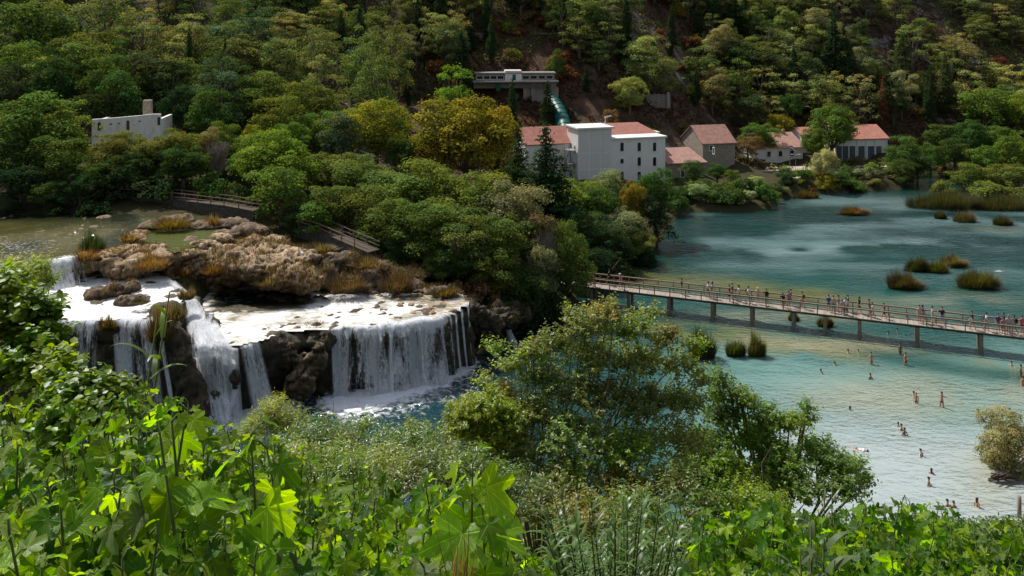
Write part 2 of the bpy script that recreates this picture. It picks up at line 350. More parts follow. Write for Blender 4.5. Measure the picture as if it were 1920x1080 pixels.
def height(Q):
    Q = np.asarray(Q, float); x, y = Q[:, 0], Q[:, 1]
    far = tps(Q)
    P3 = np.c_[Q*.11, np.zeros(len(Q))]
    far = far+fbm(P3, 4, 3)*np.clip((y-110)/60, .15, 1)*2.2+fbm(P3*5, 3, 9)*.35
    dl = poly_dist(Q, lake_poly); ins = inside(Q, lake_poly)
    rise = np.where((x < 0) & (y < 125), 2.2, .75)
    far = np.minimum(far, .15+rise*dl); far = np.maximum(far, .12)
    near = 34.3-.56*y-.02*np.clip(y-3, 0, 5)*2+fbm(P3*3, 3, 5)*.5
    near = np.maximum(near, np.minimum(.2+.25*dl, 2.5))
    k = np.clip((y-64)/8, 0, 1); k = np.where(x < -28, np.clip((y-76)/4, 0, 1), k)
    h = near*(1-k)+far*k
    # keep the ground under the terraces
    t1 = inside(Q, L1poly); h = np.where(t1, np.minimum(h, L1-.8), h)
    t2 = inside(Q, L2poly); h = np.where(t2, np.minimum(h, L2-.8), h)
    t3 = inside(Q, L3poly); h = np.where(t3, np.minimum(h, L3-.7), h)
    fr = (x < -6) & (y < 100) & (y > 76)
    lim = np.where(x < -34, 10.2, 7.2)
    h = np.where(fr & ~t1 & ~t2 & ~t3, np.minimum(h, np.where(y < 92, 4.5, lim)), h)
    return np.where(ins, -np.minimum(1.6, .15+.3*dl), h)
def ground(x, y): return float(height(np.array([[x, y]]))[0])

def grid_mesh(name, xs, ys, zf):
    X, Y = np.meshgrid(xs, ys); Q = np.c_[X.ravel(), Y.ravel()]; Z = zf(Q)
    nx, ny = len(xs), len(ys); i = np.arange((nx-1)*(ny-1)); r = i//(nx-1)*nx+i % (nx-1)
    loops = np.c_[r, r+1, r+nx+1, r+nx].ravel()
    return Q, Z, loops, np.full(len(i), 4)
xs = np.r_[np.arange(-300, -90, 3.0), np.arange(-90, 120, 1.0), np.arange(120, 330, 3.0)]; ys = np.r_[np.arange(-14, 230, 1.0), np.arange(230, 430, 2.5)]
Q, Z, lo, sz = grid_mesh('hillside', xs, ys, height)
GRX, GRY, GRZ = xs, ys, Z.reshape(len(ys), len(xs))
def gz(x, y):                                # quick bilinear ground lookup
    x = np.atleast_1d(x); y = np.atleast_1d(y)
    i = np.clip(np.searchsorted(GRX, x)-1, 0, len(GRX)-2); j = np.clip(np.searchsorted(GRY, y)-1, 0, len(GRY)-2)
    u = np.clip((x-GRX[i])/(GRX[i+1]-GRX[i]), 0, 1); v = np.clip((y-GRY[j])/(GRY[j+1]-GRY[j]), 0, 1)
    return GRZ[j, i]*(1-u)*(1-v)+GRZ[j, i+1]*u*(1-v)+GRZ[j+1, i]*(1-u)*v+GRZ[j+1, i+1]*u*v
me = fast_mesh('terrain', np.c_[Q, Z], lo, sz, smooth=True)
me.materials.append(M['soil']); me.materials.append(M['bank'])
fy = Q[lo[::4], 1]; fx = Q[lo[::4], 0]
fz = Z[lo[::4]]; me.polygons.foreach_set('material_index', ((fy < 150) | ((fx < -45) & (fy < 185)) | (fx < -70) | (fz < 5)).astype(np.int32))
tag(link('terrain', me), kind='structure')

# ------------------------------------------------------------------ water
def water_mat(name, rough, bumps, foamscale, spec=.5, foamcol=(.93, .94, .96), soft=False):
    t = NT(name); c = t.attr('tint'); f = t.n('ShaderNodeVertexColor', layer_name='tint').outputs['Alpha']
    h = None
    for (sc, k, d) in bumps:
        nz = t.noise(t.pos((.55*sc, 1.0*sc, sc)), 1, d, .6, .35); nz = t.math('MULTIPLY', nz, k); h = nz if h is None else t.math('ADD', h, nz)
    gust = t.ramp(t.noise(t.pos((.6, 1, 1)), .055, 3, .6), .3, .65)
    h = t.math('MULTIPLY', h, t.math('ADD', .45, t.math('MULTIPLY', gust, .8)))
    fn = t.noise(t.pos((1, 1, 1)), foamscale, 6, .7, .6); fm = t.ramp(t.math('ADD', f, t.math('MULTIPLY', t.math('SUBTRACT', fn, .5), 1.9)), .32, .95)
    fm = t.math('MULTIPLY', fm, t.ramp(f, .02, .12))
    if soft: fs = t.noise(t.pos((.35, 1.5, 1)), 1.3, 5, .7, .8); fm = t.ramp(t.math('ADD', f, t.math('ADD', t.math('MULTIPLY', t.math('SUBTRACT', fn, .5), 1.1), t.math('MULTIPLY', t.math('SUBTRACT', fs, .5), 1.3))), .08, .85)
    bm = t.n('ShaderNodeBump'); t.put(bm.inputs['Height'], h); bm.inputs['Strength'].default_value = 1; bm.inputs['Distance'].default_value = 1
    df = t.n('ShaderNodeBsdfDiffuse'); t.put(df.inputs[0], c); gl = t.n('ShaderNodeBsdfGlossy'); gl.inputs['Roughness'].default_value = rough; t.put(gl.inputs['Normal'], bm.outputs[0]); gl.inputs[0].default_value = C(.95, 1, 1)
    lw = t.n('ShaderNodeLayerWeight'); lw.inputs[0].default_value = .5; t.put(lw.inputs['Normal'], bm.outputs[0])
    w = t.mixs(t.math('ADD', .04, t.math('MULTIPLY', t.math('MULTIPLY', t.math('POWER', lw.outputs['Facing'], 3.2), spec), t.math('ADD', .5, t.math('MULTIPLY', gust, .65)))), df.outputs[0], gl.outputs[0])
    fo = t.bsdf(C(*foamcol), .55, t.bump(fn, .8, .12), .4)
    return t.done(t.mixs(fm, w, fo))
M['lake'] = water_mat('lake_water', .05, [(1.9, .26, 3), (.6, .32, 2), (5.0, .06, 2)], 1.3, .85)
M['stream'] = water_mat('stream_water', .1, [(1.4, .12, 3), (4.0, .05, 3)], 2.6, .32)
M['terracew'] = water_mat('terrace_water', .18, [(1.0, .2, 4), (4.0, .09, 4)], 1.0, .6, (.92, .9, .86), True)

def lerp(a, b, t): return a*(1-t)[:, None]+np.asarray(b)*t[:, None]
def sstep(x, a, b): t = np.clip((x-a)/(b-a), 0, 1); return t*t*(3-2*t)
# lake: colour mixes pool depth and bed, seen from the lookout, with painted sky reflection
xs = np.r_[np.arange(-62, 75, .6), np.arange(75, 245, 2.0)]; ys = np.r_[np.arange(52, 125, .6), np.arange(125, 216, 1.2)]
Q, Z, lo, sz = grid_mesh('lake', xs, ys, lambda q: np.zeros(len(q)))
dl = poly_dist(Q, lake_poly); ins = inside(Q, lake_poly)
keep = ins | (dl < 3)
fk = keep[lo.reshape(-1, 4)].all(axis=1); lo = lo.reshape(-1, 4)[fk]
px, py = 960+F*Q[:, 0]/Q[:, 1], HY+F*CZ/Q[:, 1]
n1 = fbm(np.c_[Q*.09, np.zeros(len(Q))], 4, 21); n2 = fbm(np.c_[Q*.22, np.zeros(len(Q))], 4, 33); n3 = fbm(np.c_[Q[:, :1]*.05, Q[:, 1:]*.2, np.zeros(len(Q))], 4, 41)
deep = np.array((.003, .034, .028)); teal = np.array((.011, .074, .062)); shal = np.array((.12, .25, .225)); sand = np.array((.37, .35, .235)); weed = np.array((.12, .125, .03))
c = np.tile(deep, (len(Q), 1))
c = lerp(c, teal, sstep(py, 440, 560)*sstep(px+n1*120, 1050, 1300))
sh = sstep(py+n1*70, 600, 720)*sstep(px+n2*100, 1150, 1420); c = lerp(c, shal, sh)
pale = np.array((.42, .465, .465)); c = lerp(c, pale, sstep(py+n1*80, 700, 860)*sstep(px, 1250, 1500)*.8)  # near shallows: pale bed with bright sky reflection painted into the colour
band = np.exp(-((py-(640+(px-1420)*.13)+n2*14)/20)**2)*sstep(px, 1080, 1250); c = lerp(c, weed*1.2, band*.75*sstep(n1+n2, -.3, .25))
band = np.exp(-((py-(528+(px-1280)*.12)+n2*14)/16)**2)*sstep(px, 1040, 1180)*(1-sstep(px, 1560, 1700)); c = lerp(c, weed, band*.85)
sp = np.exp(-(((px-1700)/190)**2+((py-745+(px-1700)*-.05)/42)**2)); c = lerp(c, sand, np.clip(sp*1.2+.9*sp*n2, 0, 1)*.55)
for (cx, cy, rx, ry, k) in ((1560, 650, 130, 14, .8), (1860, 720, 90, 40, .7), (1850, 900, 60, 50, .6), (1560, 755, 60, 14, .4), (1440, 640, 60, 12, .7), (1780, 560, 140, 14, .45), (1620, 590, 160, 12, .5), (1390, 600, 120, 15, .45), (1870, 430, 80, 8, .3)):
    g = np.exp(-(((px-cx)/rx)**2+((py-cy)/ry)**2)); c = lerp(c, sand*.9+weed*.1, np.clip(g*(1+n2*1.6), 0, 1)*k*.75)
dk = np.exp(-((py-(676+(px-1700)*.16)+n1*10)/13)**2)*sstep(px, 1560, 1680); c = lerp(c, teal*.9, dk*.8)
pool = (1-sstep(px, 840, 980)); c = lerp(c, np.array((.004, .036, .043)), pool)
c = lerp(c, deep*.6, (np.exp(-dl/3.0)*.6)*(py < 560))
# foam under the falls; foam mixed with painted sun sparkle across the lower pool
fall_base = [W(a, b)[:2] for a, b in ((640, 752), (700, 742), (770, 722), (835, 698), (862, 680))]
mid_base = [W(a, b)[:2] for a, b in ((350, 800), (420, 790), (500, 770))]
d1 = poly_dist(Q, fall_base, False); d2 = poly_dist(Q, mid_base, False)
foam_and_glint = np.exp(-(d1/1.7)**2)*1.05+np.exp(-(d2/2.6)**2)*1.2
foam_and_glint += np.exp(-(d1/4.2)**2)*.34
race_glint = np.exp(-((py-(760+(px-760)*-.16)+n2*18)/38)**2)*sstep(px, 560, 680)*(1-sstep(px, 900, 990)); foam_and_glint += race_glint*.3*(1+n1*.5)  # sun sparkle painted white into the foam
foam_and_glint += np.exp(-(((px-962)/34)**2+((py-618)/8)**2))*1.1
foam_and_glint += np.exp(-(((px-1872)/13)**2+((py-508)/3)**2))*.55
sky_streak = np.exp(-((py-(468-(px-1500)*.03)+n1*10)/9)**2)*sstep(px, 1320, 1480)*(1-sstep(px, 1800, 1880))
foam_and_glint += np.clip(sky_streak, 0, 1)*.0
sky_ripple = sstep(n3+.25*n2, -.2, .42)*sstep(py, 372, 392)*(1-sstep(py, 470, 560))*sstep(px, 1270, 1340); c = lerp(c, np.array((.13, .215, .215)), sky_ripple*.75)  # rippled sky reflection on the far water, painted into the base colour
c = lerp(c, np.array((.22, .32, .32)), np.clip(sky_streak*.75*sstep(n3+n2, -.35, .3)+np.exp(-((py-375-(px-1500)*.02)/10)**2)*sstep(px, 1470, 1540)*.5, 0, 1))  # brighter bands of reflected sky painted the same way
col = np.c_[c, np.clip(foam_and_glint, 0, 1)]
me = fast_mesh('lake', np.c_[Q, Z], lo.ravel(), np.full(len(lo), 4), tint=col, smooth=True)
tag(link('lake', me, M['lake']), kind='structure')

def sheet(name, poly, z, mat, colfn, step=.4, zf=None):
    poly = np.array(poly); a, b = poly.min(0)-1, poly.max(0)+1
    Q, Z, lo, sz = grid_mesh(name, np.arange(a[0], b[0], step), np.arange(a[1], b[1], step), lambda q: np.full(len(q), z))
    ins = inside(Q, poly) | (poly_dist(Q, poly) < .25); k = ins[lo.reshape(-1, 4)].all(axis=1); lo = lo.reshape(-1, 4)[k]
    if zf is not None: Z = Z+zf(Q)
    P = np.c_[Q, Z]; me = fast_mesh(name, P, lo.ravel(), np.full(len(lo), 4), tint=colfn(Q, *topx(P)), smooth=True)
    return tag(link(name, me, mat), kind='structure')
def c3(Q, px, py):
    n = fbm(np.c_[Q*.2, np.zeros(len(Q))], 4, 51); c = np.tile((.028, .03, .01), (len(Q), 1)); c = lerp(c, (.085, .075, .025), sstep(n, -.3, .4))
    c = lerp(c, (.012, .016, .008), 1-sstep(py, 405, 428)); c = lerp(c, (.075, .085, .022), sstep(px, 250, 290))
    f = np.exp(-(poly_dist(Q, L3front, False)/1.3)**2)*.8*sstep(px, 80, 110)+np.exp(-(((px-30)/130)**2+((py-462)/24)**2))*.33  # second term paints sun glints at the left as white foam
    return np.c_[c, np.clip(f, 0, 1)]
sheet('upper_river', L3poly, L3+.08, M['stream'], c3)
def c2(Q, px, py):
    n = fbm(np.c_[Q*.4, np.zeros(len(Q))], 3, 61); c = np.tile((.2, .19, .13), (len(Q), 1)); c = lerp(c, (.08, .1, .09), sstep(n, -.1, .4))
    return np.c_[c, np.clip(.62+n*.42+.3*np.exp(-((py-555)/18)**2), 0, 1)]
sheet('upper_terrace_stream', L2poly, L2+.08, M['terracew'], c2)
def c1(Q, px, py):
    n = fbm(np.c_[Q*.5, np.zeros(len(Q))], 4, 71); c = np.tile((.22, .19, .12), (len(Q), 1))
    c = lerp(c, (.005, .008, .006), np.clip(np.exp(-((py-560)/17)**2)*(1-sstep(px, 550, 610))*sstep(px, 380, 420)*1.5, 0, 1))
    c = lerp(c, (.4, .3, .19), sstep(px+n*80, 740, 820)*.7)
    f = .54+n*.5-np.exp(-((py-562)/15)**2)*sstep(px, 385, 430)*(1-sstep(px, 540, 600))*1.6-.2*sstep(px, 720, 820)-.25*np.exp(-(((px-520)/60)**2+((py-606)/9)**2))  # whiteness is foam plus sun glare painted onto the terrace water
    return np.c_[c, np.clip(f, 0, 1)]
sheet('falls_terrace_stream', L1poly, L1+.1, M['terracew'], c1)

# ------------------------------------------------------------------ travertine masses: joined lumps, remeshed, roughened
def rock(name, prims, mat, label, cat, voxel=.3, amp=.35, scale=.6, seed=0, stretch=(1, 1, .6), parent=None, soft=4, crease=1.0):
    tmp = prims.mesh('tmp'); o = bpy.data.objects.new('tmp', tmp); COL.objects.link(o)
    rm = o.modifiers.new('r', 'REMESH'); rm.mode = 'VOXEL'; rm.voxel_size = voxel
    sm = o.modifiers.new('s', 'SMOOTH'); sm.factor = .5; sm.iterations = soft
    dg = bpy.context.evaluated_depsgraph_get(); me = bpy.data.meshes.new_from_object(o.evaluated_get(dg))
    bpy.data.objects.remove(o); bpy.data.meshes.remove(tmp)
    n = len(me.vertices); V = np.empty(n*3, np.float32); me.vertices.foreach_get('co', V); V = V.reshape(-1, 3).astype(float)
    N = np.empty(n*3, np.float32); me.vertex_normals.foreach_get('vector', N); N = N.reshape(-1, 3)
    q = V*scale*np.array(stretch)
    d = fbm(q*.8, 4, seed)*amp*1.9+(np.abs(fbm(q*2.3, 3, seed+7))-.25)*amp*-.7+fbm(V*2.6, 4, seed+13)*amp*.55-np.exp(-(fbm(V*.42*np.array((1, 1, 1.6)), 3, seed+21)/.05)**2)*amp*.75*crease+np.sin(V[:, 2]*5.5+fbm(V*.6, 2, seed+5)*6)*amp*.16
    V = V+N*d[:, None]; me.vertices.foreach_set('co', V.astype(np.float32).ravel())
    me.polygons.foreach_set('use_smooth', np.ones(len(me.polygons), bool)); me.update(); me.name = name; me.materials.clear()
    return tag(link(name, me, mat, parent), label, cat)
def E(mb, px, py, z, r, rz=0): mb.ell(W(px, py, z), r, rz=rz)
# cliff under the main curtain
mb = MB(); mb.prism(L1poly[::-1] if False else L1poly, -2.5, L1-.12)
for i in range(16):
    a = i/15; px = 395+a*470; k = np.interp(px, [385, 400, 480, 545, 620, 700, 780, 845, 874], [640, 655, 641, 623, 617, 612, 604, 592, 575])
    c = W(px, k, L1); hang = 470 < px < 620
    if px < 480 or px > 615: mb.ell((c[0], c[1]+1.2, L1-1.3), (1.3, 1.15, .9)); mb.ell((c[0]+.4, c[1]+1.3, L1-3.2), (1.1, 1.3, 1.6)); mb.ell((c[0]+.2, c[1]+.8, .6), (1.3, 1.1, 1.6))
    else: mb.ell((c[0], c[1]+.5, L1-1.15), (1.3, 1.5, .85)); mb.ell((c[0]+.4, c[1]+.9, L1-2.6), (1.1, 1.3, 1.6))
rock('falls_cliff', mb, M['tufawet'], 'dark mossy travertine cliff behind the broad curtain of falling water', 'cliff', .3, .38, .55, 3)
mb = MB()
for (px, py, z, r) in ((500, 632, 5.35, (1.9, 1.0, .75)), (545, 627, 5.3, (1.8, 1, .8)), (590, 624, 5.3, (1.6, .9, .75)), (600, 668, 4.0, (.8, .5, 1.5)), (570, 690, 3.0, (1.3, .6, 1.6)), (540, 662, 4.3, (1.0, .7, 1.2)), (500, 660, 4.4, (.9, .7, 1.3)), (560, 720, 1.8, (1.6, .7, 1.6))): E(mb, px, py, z, r)
rock('overhanging_ledge', mb, M['tufabrown'], 'brown travertine ledge overhanging dark water left of the broad curtain fall', 'ledge', .16, .36, .6, 5, (1, 1, .4), None, 8)
mb = MB(); mb.prism(L2poly, -2.5, L2-.12)
for px in range(100, 310, 26): c = W(px, 603, L2); mb.ell((c[0], c[1]+.5, L2-1), (1.2, 1.2, .8)); mb.ell((c[0], c[1]+.3, 3.5), (1.7, 1.3, 3))
rock('upper_falls_cliff', mb, M['tufawet'], 'dark wet travertine cliff under the upper left waterfalls', 'cliff', .3, .35, .55, 11)
mb = MB(); mb.prism(L3poly, 4, L3-.15)
rock('river_bed_ledge', mb, M['tufabrown'], 'brown travertine ledge that dams the upper river above the falls', 'ledge', .4, .25, .5, 13)
# buttress between the two left cascades
mb = MB()
for (px, py, z, r) in ((315, 585, 8.2, (1.5, 1.8, 1.0)), (312, 620, 7.2, (1.4, 1.3, 1.6)), (328, 650, 6.0, (1.5, 1.2, 1.8)), (342, 690, 4.5, (1.4, 1.1, 1.9)), (358, 730, 2.8, (1.4, 1.0, 1.9)), (374, 775, .8, (1.5, 1.0, 2.0)), (300, 600, 7.6, (1, 1.1, 1.2))): E(mb, px, py, z, r)
rock('mossy_buttress', mb, M['tufawet'], 'dark mossy rock buttress slanting down between the two left cascades', 'rock', .22, .3, .8, 17)
mb = MB()
for (px, py, z, r) in ((434, 700, 3.1, (.6, .6, 1.6)), (434, 760, .6, (.8, .7, 2.0)), (450, 665, 4.7, (1.2, .8, .8)), (478, 668, 4.4, (.9, .7, 1.0))): E(mb, px, py, z, r)
rock('mossy_pillar', mb, M['tufawet'], 'small dark moss capped rock pillar inside the middle cascade', 'rock', .16, .2, 1, 19)
mb = MB(); E(mb, 398, 606, 6.4, (.8, .7, .65)); E(mb, 385, 622, 6.0, (.9, .8, .6))
rock('mossy_boulder', mb, M['tufawet'], 'green mossy boulder splashed by the stepped cascade', 'boulder', .14, .15, 1, 21)
mb = MB()
for (px, py, z, r) in ((185, 553, 8.7, (1.6, .8, .75)), (215, 545, 8.85, (1.6, .8, .8)), (248, 538, 8.8, (1.1, .7, .7))): E(mb, px, py, z, r, .2)
rock('river_boulder', mb, M['tufabrown'], 'long brown boulder lying in the white upper stream', 'boulder', .16, .2, .9, 23)
mb = MB(); E(mb, 240, 566, 8.6, (1.4, .8, .7)); E(mb, 262, 563, 8.6, (.8, .6, .6))
rock('river_boulder', mb, M['tufabrown'], 'smaller grassy brown boulder in front of the long one in the upper stream', 'boulder', .16, .2, .9, 25)
mb = MB()
for (px, py, z, r) in ((165, 492, 10.2, (1.6, 1.2, 1.2)), (200, 486, 10.3, (2, 1.8, 1.1)), (245, 476, 10.4, (2.2, 1.8, 1.0)), (258, 500, 9.6, (2.0, 1.6, 1.2)), (225, 505, 9.4, (2, 1.2, 1.0)), (250, 448, 10.8, (1.6, 1.6, .5)), (262, 436, 10.9, (1.4, 1.2, .45)), (285, 470, 10.5, (1.8, 1.3, .75)), (310, 482, 10.2, (1.8, 1.4, .9)), (345, 478, 10.3, (1.8, 1.2, .8)), (385, 462, 10.5, (2.0, 1.1, .65)), (415, 448, 10.6, (1.6, 1.0, .5))): E(mb, px, py, z, r)
rock('travertine_barrier', mb, M['tufa'], 'low pale travertine barrier between the upper river and the white stream', 'rock', .2, .3, .8, 27)
mb = MB()
for (px, py, z, r) in ((345, 495, 9.0, (2.6, 2.2, 1.5)), (400, 478, 9.5, (4.2, 3.0, 1.0)), (345, 520, 7.9, (2.4, 1.8, 2.0)), (395, 505, 8.3, (3, 2, 1.6)), (450, 485, 9.4, (4, 3, 1.1)), (455, 505, 8.8, (2.2, 2, 1.4)), (500, 500, 9.2, (3.4, 2.6, 1.4)),
        (545, 515, 8.6, (2.8, 2.4, 1.2)), (578, 528, 8.0, (2.0, 1.6, 1.0)), (510, 522, 8.0, (2.2, 1.8, 1.2)), (540, 535, 7.3, (2.2, 1.4, 1.0)), (480, 458, 9.8, (4, 3, .7)), (540, 482, 9.2, (4, 3, .8)), (400, 530, 7.0, (1.2, 1.0, 1.4)), (440, 520, 7.6, (1.3, 1, 1.3)), (360, 538, 6.6, (1.6, 1.2, 1.2))): E(mb, px, py, z, r)
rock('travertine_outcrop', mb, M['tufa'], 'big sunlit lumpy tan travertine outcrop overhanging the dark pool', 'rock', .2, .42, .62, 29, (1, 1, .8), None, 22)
mb = MB()
for (px, py, z, r) in ((612, 508, 7.7, (2.4, 2.0, .8)), (660, 526, 6.9, (2.6, 2.0, .8)), (610, 535, 6.6, (2.0, 1.4, .8)), (645, 543, 6.2, (2.4, 1.3, .6)), (720, 532, 6.5, (2.6, 1.8, .7)), (770, 540, 6.2, (2.2, 1.6, .6)), (820, 548, 6.0, (2.0, 1.3, .55)), (690, 505, 7.3, (3.4, 2.4, .7)), (625, 485, 8.4, (3.4, 2.4, .7)), (760, 515, 6.8, (3.4, 2.4, .7)), (700, 548, 6.0, (2.4, 1.1, .5))): E(mb, px, py, z, r)
rock('travertine_outcrop', mb, M['tufabrown'], 'shaded brown travertine slope under the trees behind the falls terrace', 'rock', .22, .45, .65, 31, (1, 1, .8), None, 16)
mb = MB()
for (px, py, z, r) in ((290, 425, 11.0, (2.2, 1.4, .6)), (330, 412, 11.1, (2.6, 1.4, .7)), (385, 425, 11.0, (2.4, 1.4, .5)), (430, 420, 11.1, (2.6, 1.5, .7)), (470, 430, 10.9, (2.4, 1.6, .7)), (420, 440, 10.7, (2.0, 1.1, .4))): E(mb, px, py, z, r)
rock('travertine_ridge', mb, M['tufabrown'], 'low brown travertine rim around the small olive pool behind the outcrop', 'rock', .22, .28, .7, 33)
mb = MB()
for (px, py, z, r) in ((885, 590, 4.6, (1.6, 1.8, 1.5)), (905, 610, 3.2, (2, 1.6, 1.7)), (895, 635, 1.2, (1.8, 1.2, 1.6)), (935, 595, 3.2, (2.4, 2, 1.3)), (960, 592, 2.6, (2, 1.6, 1.2)), (920, 630, 1.0, (1.4, 1, 1.2)), (990, 590, 1.6, (2, 1.5, 1.2))): E(mb, px, py, z, r)
rock('dark_bank', mb, M['tufawet'], 'dark brown rock bank between the curtain fall and the shrubs', 'rock', .18, .6, .75, 35, (1, 1, .5), None, 2)
mb = MB(); E(mb, 905, 655, .25, (1.5, .7, .55)); E(mb, 890, 658, .15, (.9, .6, .45))
rock('pool_rock', mb, M['tufa'], 'reddish tan rock low in the teal pool right of the curtain fall', 'rock', .13, .15, 1, 37)
for i in range(20):                           # stones breaking the thin sheet of water near the lip
    if i < 17: px, py = rng.uniform(745, 850), rng.uniform(556, 592)
    else: px, py = rng.uniform(470, 560), rng.uniform(590, 618)
    mb = MB(); s = rng.uniform(.18, .42); c = W(px, py, L1+.06); mb.ell((c[0], c[1], c[2]), (s*1.5, s, s*.6), rz=rng.uniform(0, 3))
    o = rock('stream_stone', mb, M['tufa'], 'tan stone breaking the thin water near the lip of the curtain fall' if i < 17 else 'tan stone in the white water above the overhanging ledge', 'stone', .12, .12, 1.4, 40+i)
    o['group'] = 'stones in the terrace stream by the lip' if i < 17 else 'stones in the terrace stream above the ledge'

for k, (px, py, z, r) in enumerate(((440, 712, 3.4, (.5, .5, .9)), (404, 742, 2.1, (.45, .45, .6)))):
    mb = MB(); E(mb, px, py, z, r); o = rock('mossy_boulder', mb, M['tufawet'], 'dark mossy knob, %s of the two breaking the bright middle cascade' % ('upper right', 'lower left')[k], 'boulder', .11, .2, 1.1, 97+k); o['group'] = 'rock knobs in the middle cascade'
# ------------------------------------------------------------------ falling water
def fall_mat(name, dens, seed, fine=1.0):
    t = NT(name); uv = t.n('ShaderNodeUVMap').outputs[0]
    def st(sx, sy, d=4, off=0.0):
        nd = t.n('ShaderNodeMapping'); t.put(nd.inputs[0], uv); nd.inputs['Scale'].default_value = (sx, sy, 1); nd.inputs['Location'].default_value = (seed*3.7+off, seed*1.3, seed)
        return t.noise(nd.outputs[0], 1, d, .65, .25)
    a = st(.42, .05, 3); b = st(1.9*fine, .17, 6); c = st(13*fine, 2.6, 4, 5)
    a = t.math('MULTIPLY', a, 2.2); v = t.math('ADD', t.math('SUBTRACT', t.math('MULTIPLY', a, .75), .52), t.math('ADD', t.math('MULTIPLY', b, 1.05), t.math('MULTIPLY', c, .55)))
    sp = t.n('ShaderNodeSeparateXYZ'); t.put(sp.inputs[0], uv)
    v = t.math('ADD', v, t.math('MULTIPLY', t.math('SUBTRACT', 1, t.ramp(sp.outputs[1], 0, 1.1)), .16))
    al = t.ramp(v, 1.16-dens, 1.42-dens)
    al = t.math('MULTIPLY', t.math('MULTIPLY', al, .96), t.attr())
    wc = t.mix(t.ramp(t.math('ADD', c, t.math('MULTIPLY', b, .6)), .62, .95), C(.74, .79, .87), C(.98, .98, .99)); d = t.n('ShaderNodeBsdfDiffuse'); t.put(d.inputs[0], wc)
    tr = t.n('ShaderNodeBsdfTranslucent'); t.put(tr.inputs[0], wc)
    s = t.mixs(.5, d.outputs[0], tr.outputs[0])
    tp = t.n('ShaderNodeBsdfTransparent'); return t.done(t.mixs(al, tp.outputs[0], s))
M['fall_a'] = fall_mat('falling_water', .05, 1); M['fall_b'] = fall_mat('falling_water_dense', .17, 4); M['fall_c'] = fall_mat('falling_water_thin', -.05, 7); M['fall_d'] = fall_mat('falling_water_white', .21, 9)
def fall(parent, lip, z0, z1, mat, out=.9, seed=0, n=40, m=26, wob=.18, shift=(0, 0), off=0.0, back=.5, fan=0.0):
    lip = np.array(lip)[:, :2]; sg = np.linalg.norm(np.diff(lip, axis=0), axis=1); cs = np.r_[0, np.cumsum(sg)]
    u = np.linspace(0, cs[-1], n); L = np.c_[np.interp(u, cs, lip[:, 0]), np.interp(u, cs, lip[:, 1])]
    tg = norm(np.gradient(L, axis=0)); o = np.c_[tg[:, 1], -tg[:, 0]]
    V = []; UV = []; FD = []; ed = sstep(np.minimum(u, cs[-1]-u)+.12*vnoise(np.c_[u*3, u*0, u*0+seed], 3), 0, min(.35, cs[-1]*.3))
    for j in range(m):
        k = j/(m-1); back_part = .12
        if k < back_part: d = -back*(1-k/back_part)+.3*(k/back_part); z = z0+.12
        else:
            q = (k-back_part)/(1-back_part); d = .3+out*math.sqrt(q)*(.35+.65*q); z = z0+.12-(z0+.12-z1)*q
        w = fbm(np.c_[u*.9, np.full(n, k*1.1), np.full(n, seed)], 3, seed)*wob*(k+.15)
        zz = z+fbm(np.c_[u*.7, np.zeros(n), np.full(n, seed)], 2, seed+3)*.12*(1-k)
        D = (d+off*min(1, k*5)+w)[:, None]
        V.append(np.c_[L+o*D+np.array(shift)*(max(0, k-back_part))+tg*((u/cs[-1]-.5)*fan*max(0, k-back_part))[:, None], zz]); FD.append(np.clip(ed*(1 if k < .9 else 1-(k-.9)*4), 0, 1)); UV.append(np.c_[u, np.full(n, max(0, k-back_part)*(z0-z1))])
    V = np.concatenate(V); UV = np.concatenate(UV); i = np.arange((n-1)*(m-1)); r = i//(n-1)*n+i % (n-1)
    me = fast_mesh('falling_sheet', V, np.c_[r, r+1, r+n+1, r+n].ravel(), np.full(len(i), 4), tint=np.repeat(np.concatenate(FD)[:, None], 3, 1), uv=UV, smooth=True)
    return link('falling_sheet', me, mat, parent)
def waterfall(label, at): return empty('waterfall', (at[0], at[1], 0), label, 'waterfall')
def loc(parent, o): o.matrix_parent_inverse = Matrix.Translation(parent.location).inverted(); return o
wf = waterfall('broad white curtain waterfall dropping from the sunlit terrace into the teal pool', lip1[len(lip1)//2])
cl = wig(WP([(618, 617.5), (700, 612), (780, 604), (843, 592)], L1), .55, .3)
for (mt, s, of) in (('fall_b', 3, 0), ('fall_a', 5, .28), ('fall_c', 8, .6)): loc(wf, fall(wf, cl, L1, -.1, M[mt], 1.2, s, 110, 34, .5, off=of))
wf = waterfall('thin strands of water at the dark right corner of the curtain fall', lip1[-1])
for (a, b, s) in (((846, 592), (853, 588), 2), ((858, 584), (863, 581), 3), ((871, 577), (876, 573), 4)): loc(wf, fall(wf, WP([a, b], L1), L1, -.1, M['fall_b'], .7, s, 8, 24, .2))
wf = waterfall('thin white veils beside the mossy pillar at the terrace corner', lip1[1])
loc(wf, fall(wf, WP([(424, 653), (447, 650)], L1), L1-.2, -.1, M['fall_b'], 1.6, 18, 24, 26, .3, (.5, -.3)))
for (mt, s, of) in (('fall_b', 21, 0), ('fall_a', 22, .35)): loc(wf, fall(wf, WP([(446, 650), (472, 643), (486, 640)], L1), L1-.1, -.1, M[mt], 1.8, s, 36, 28, .3, (1.2, -.4), of, fan=1.0))
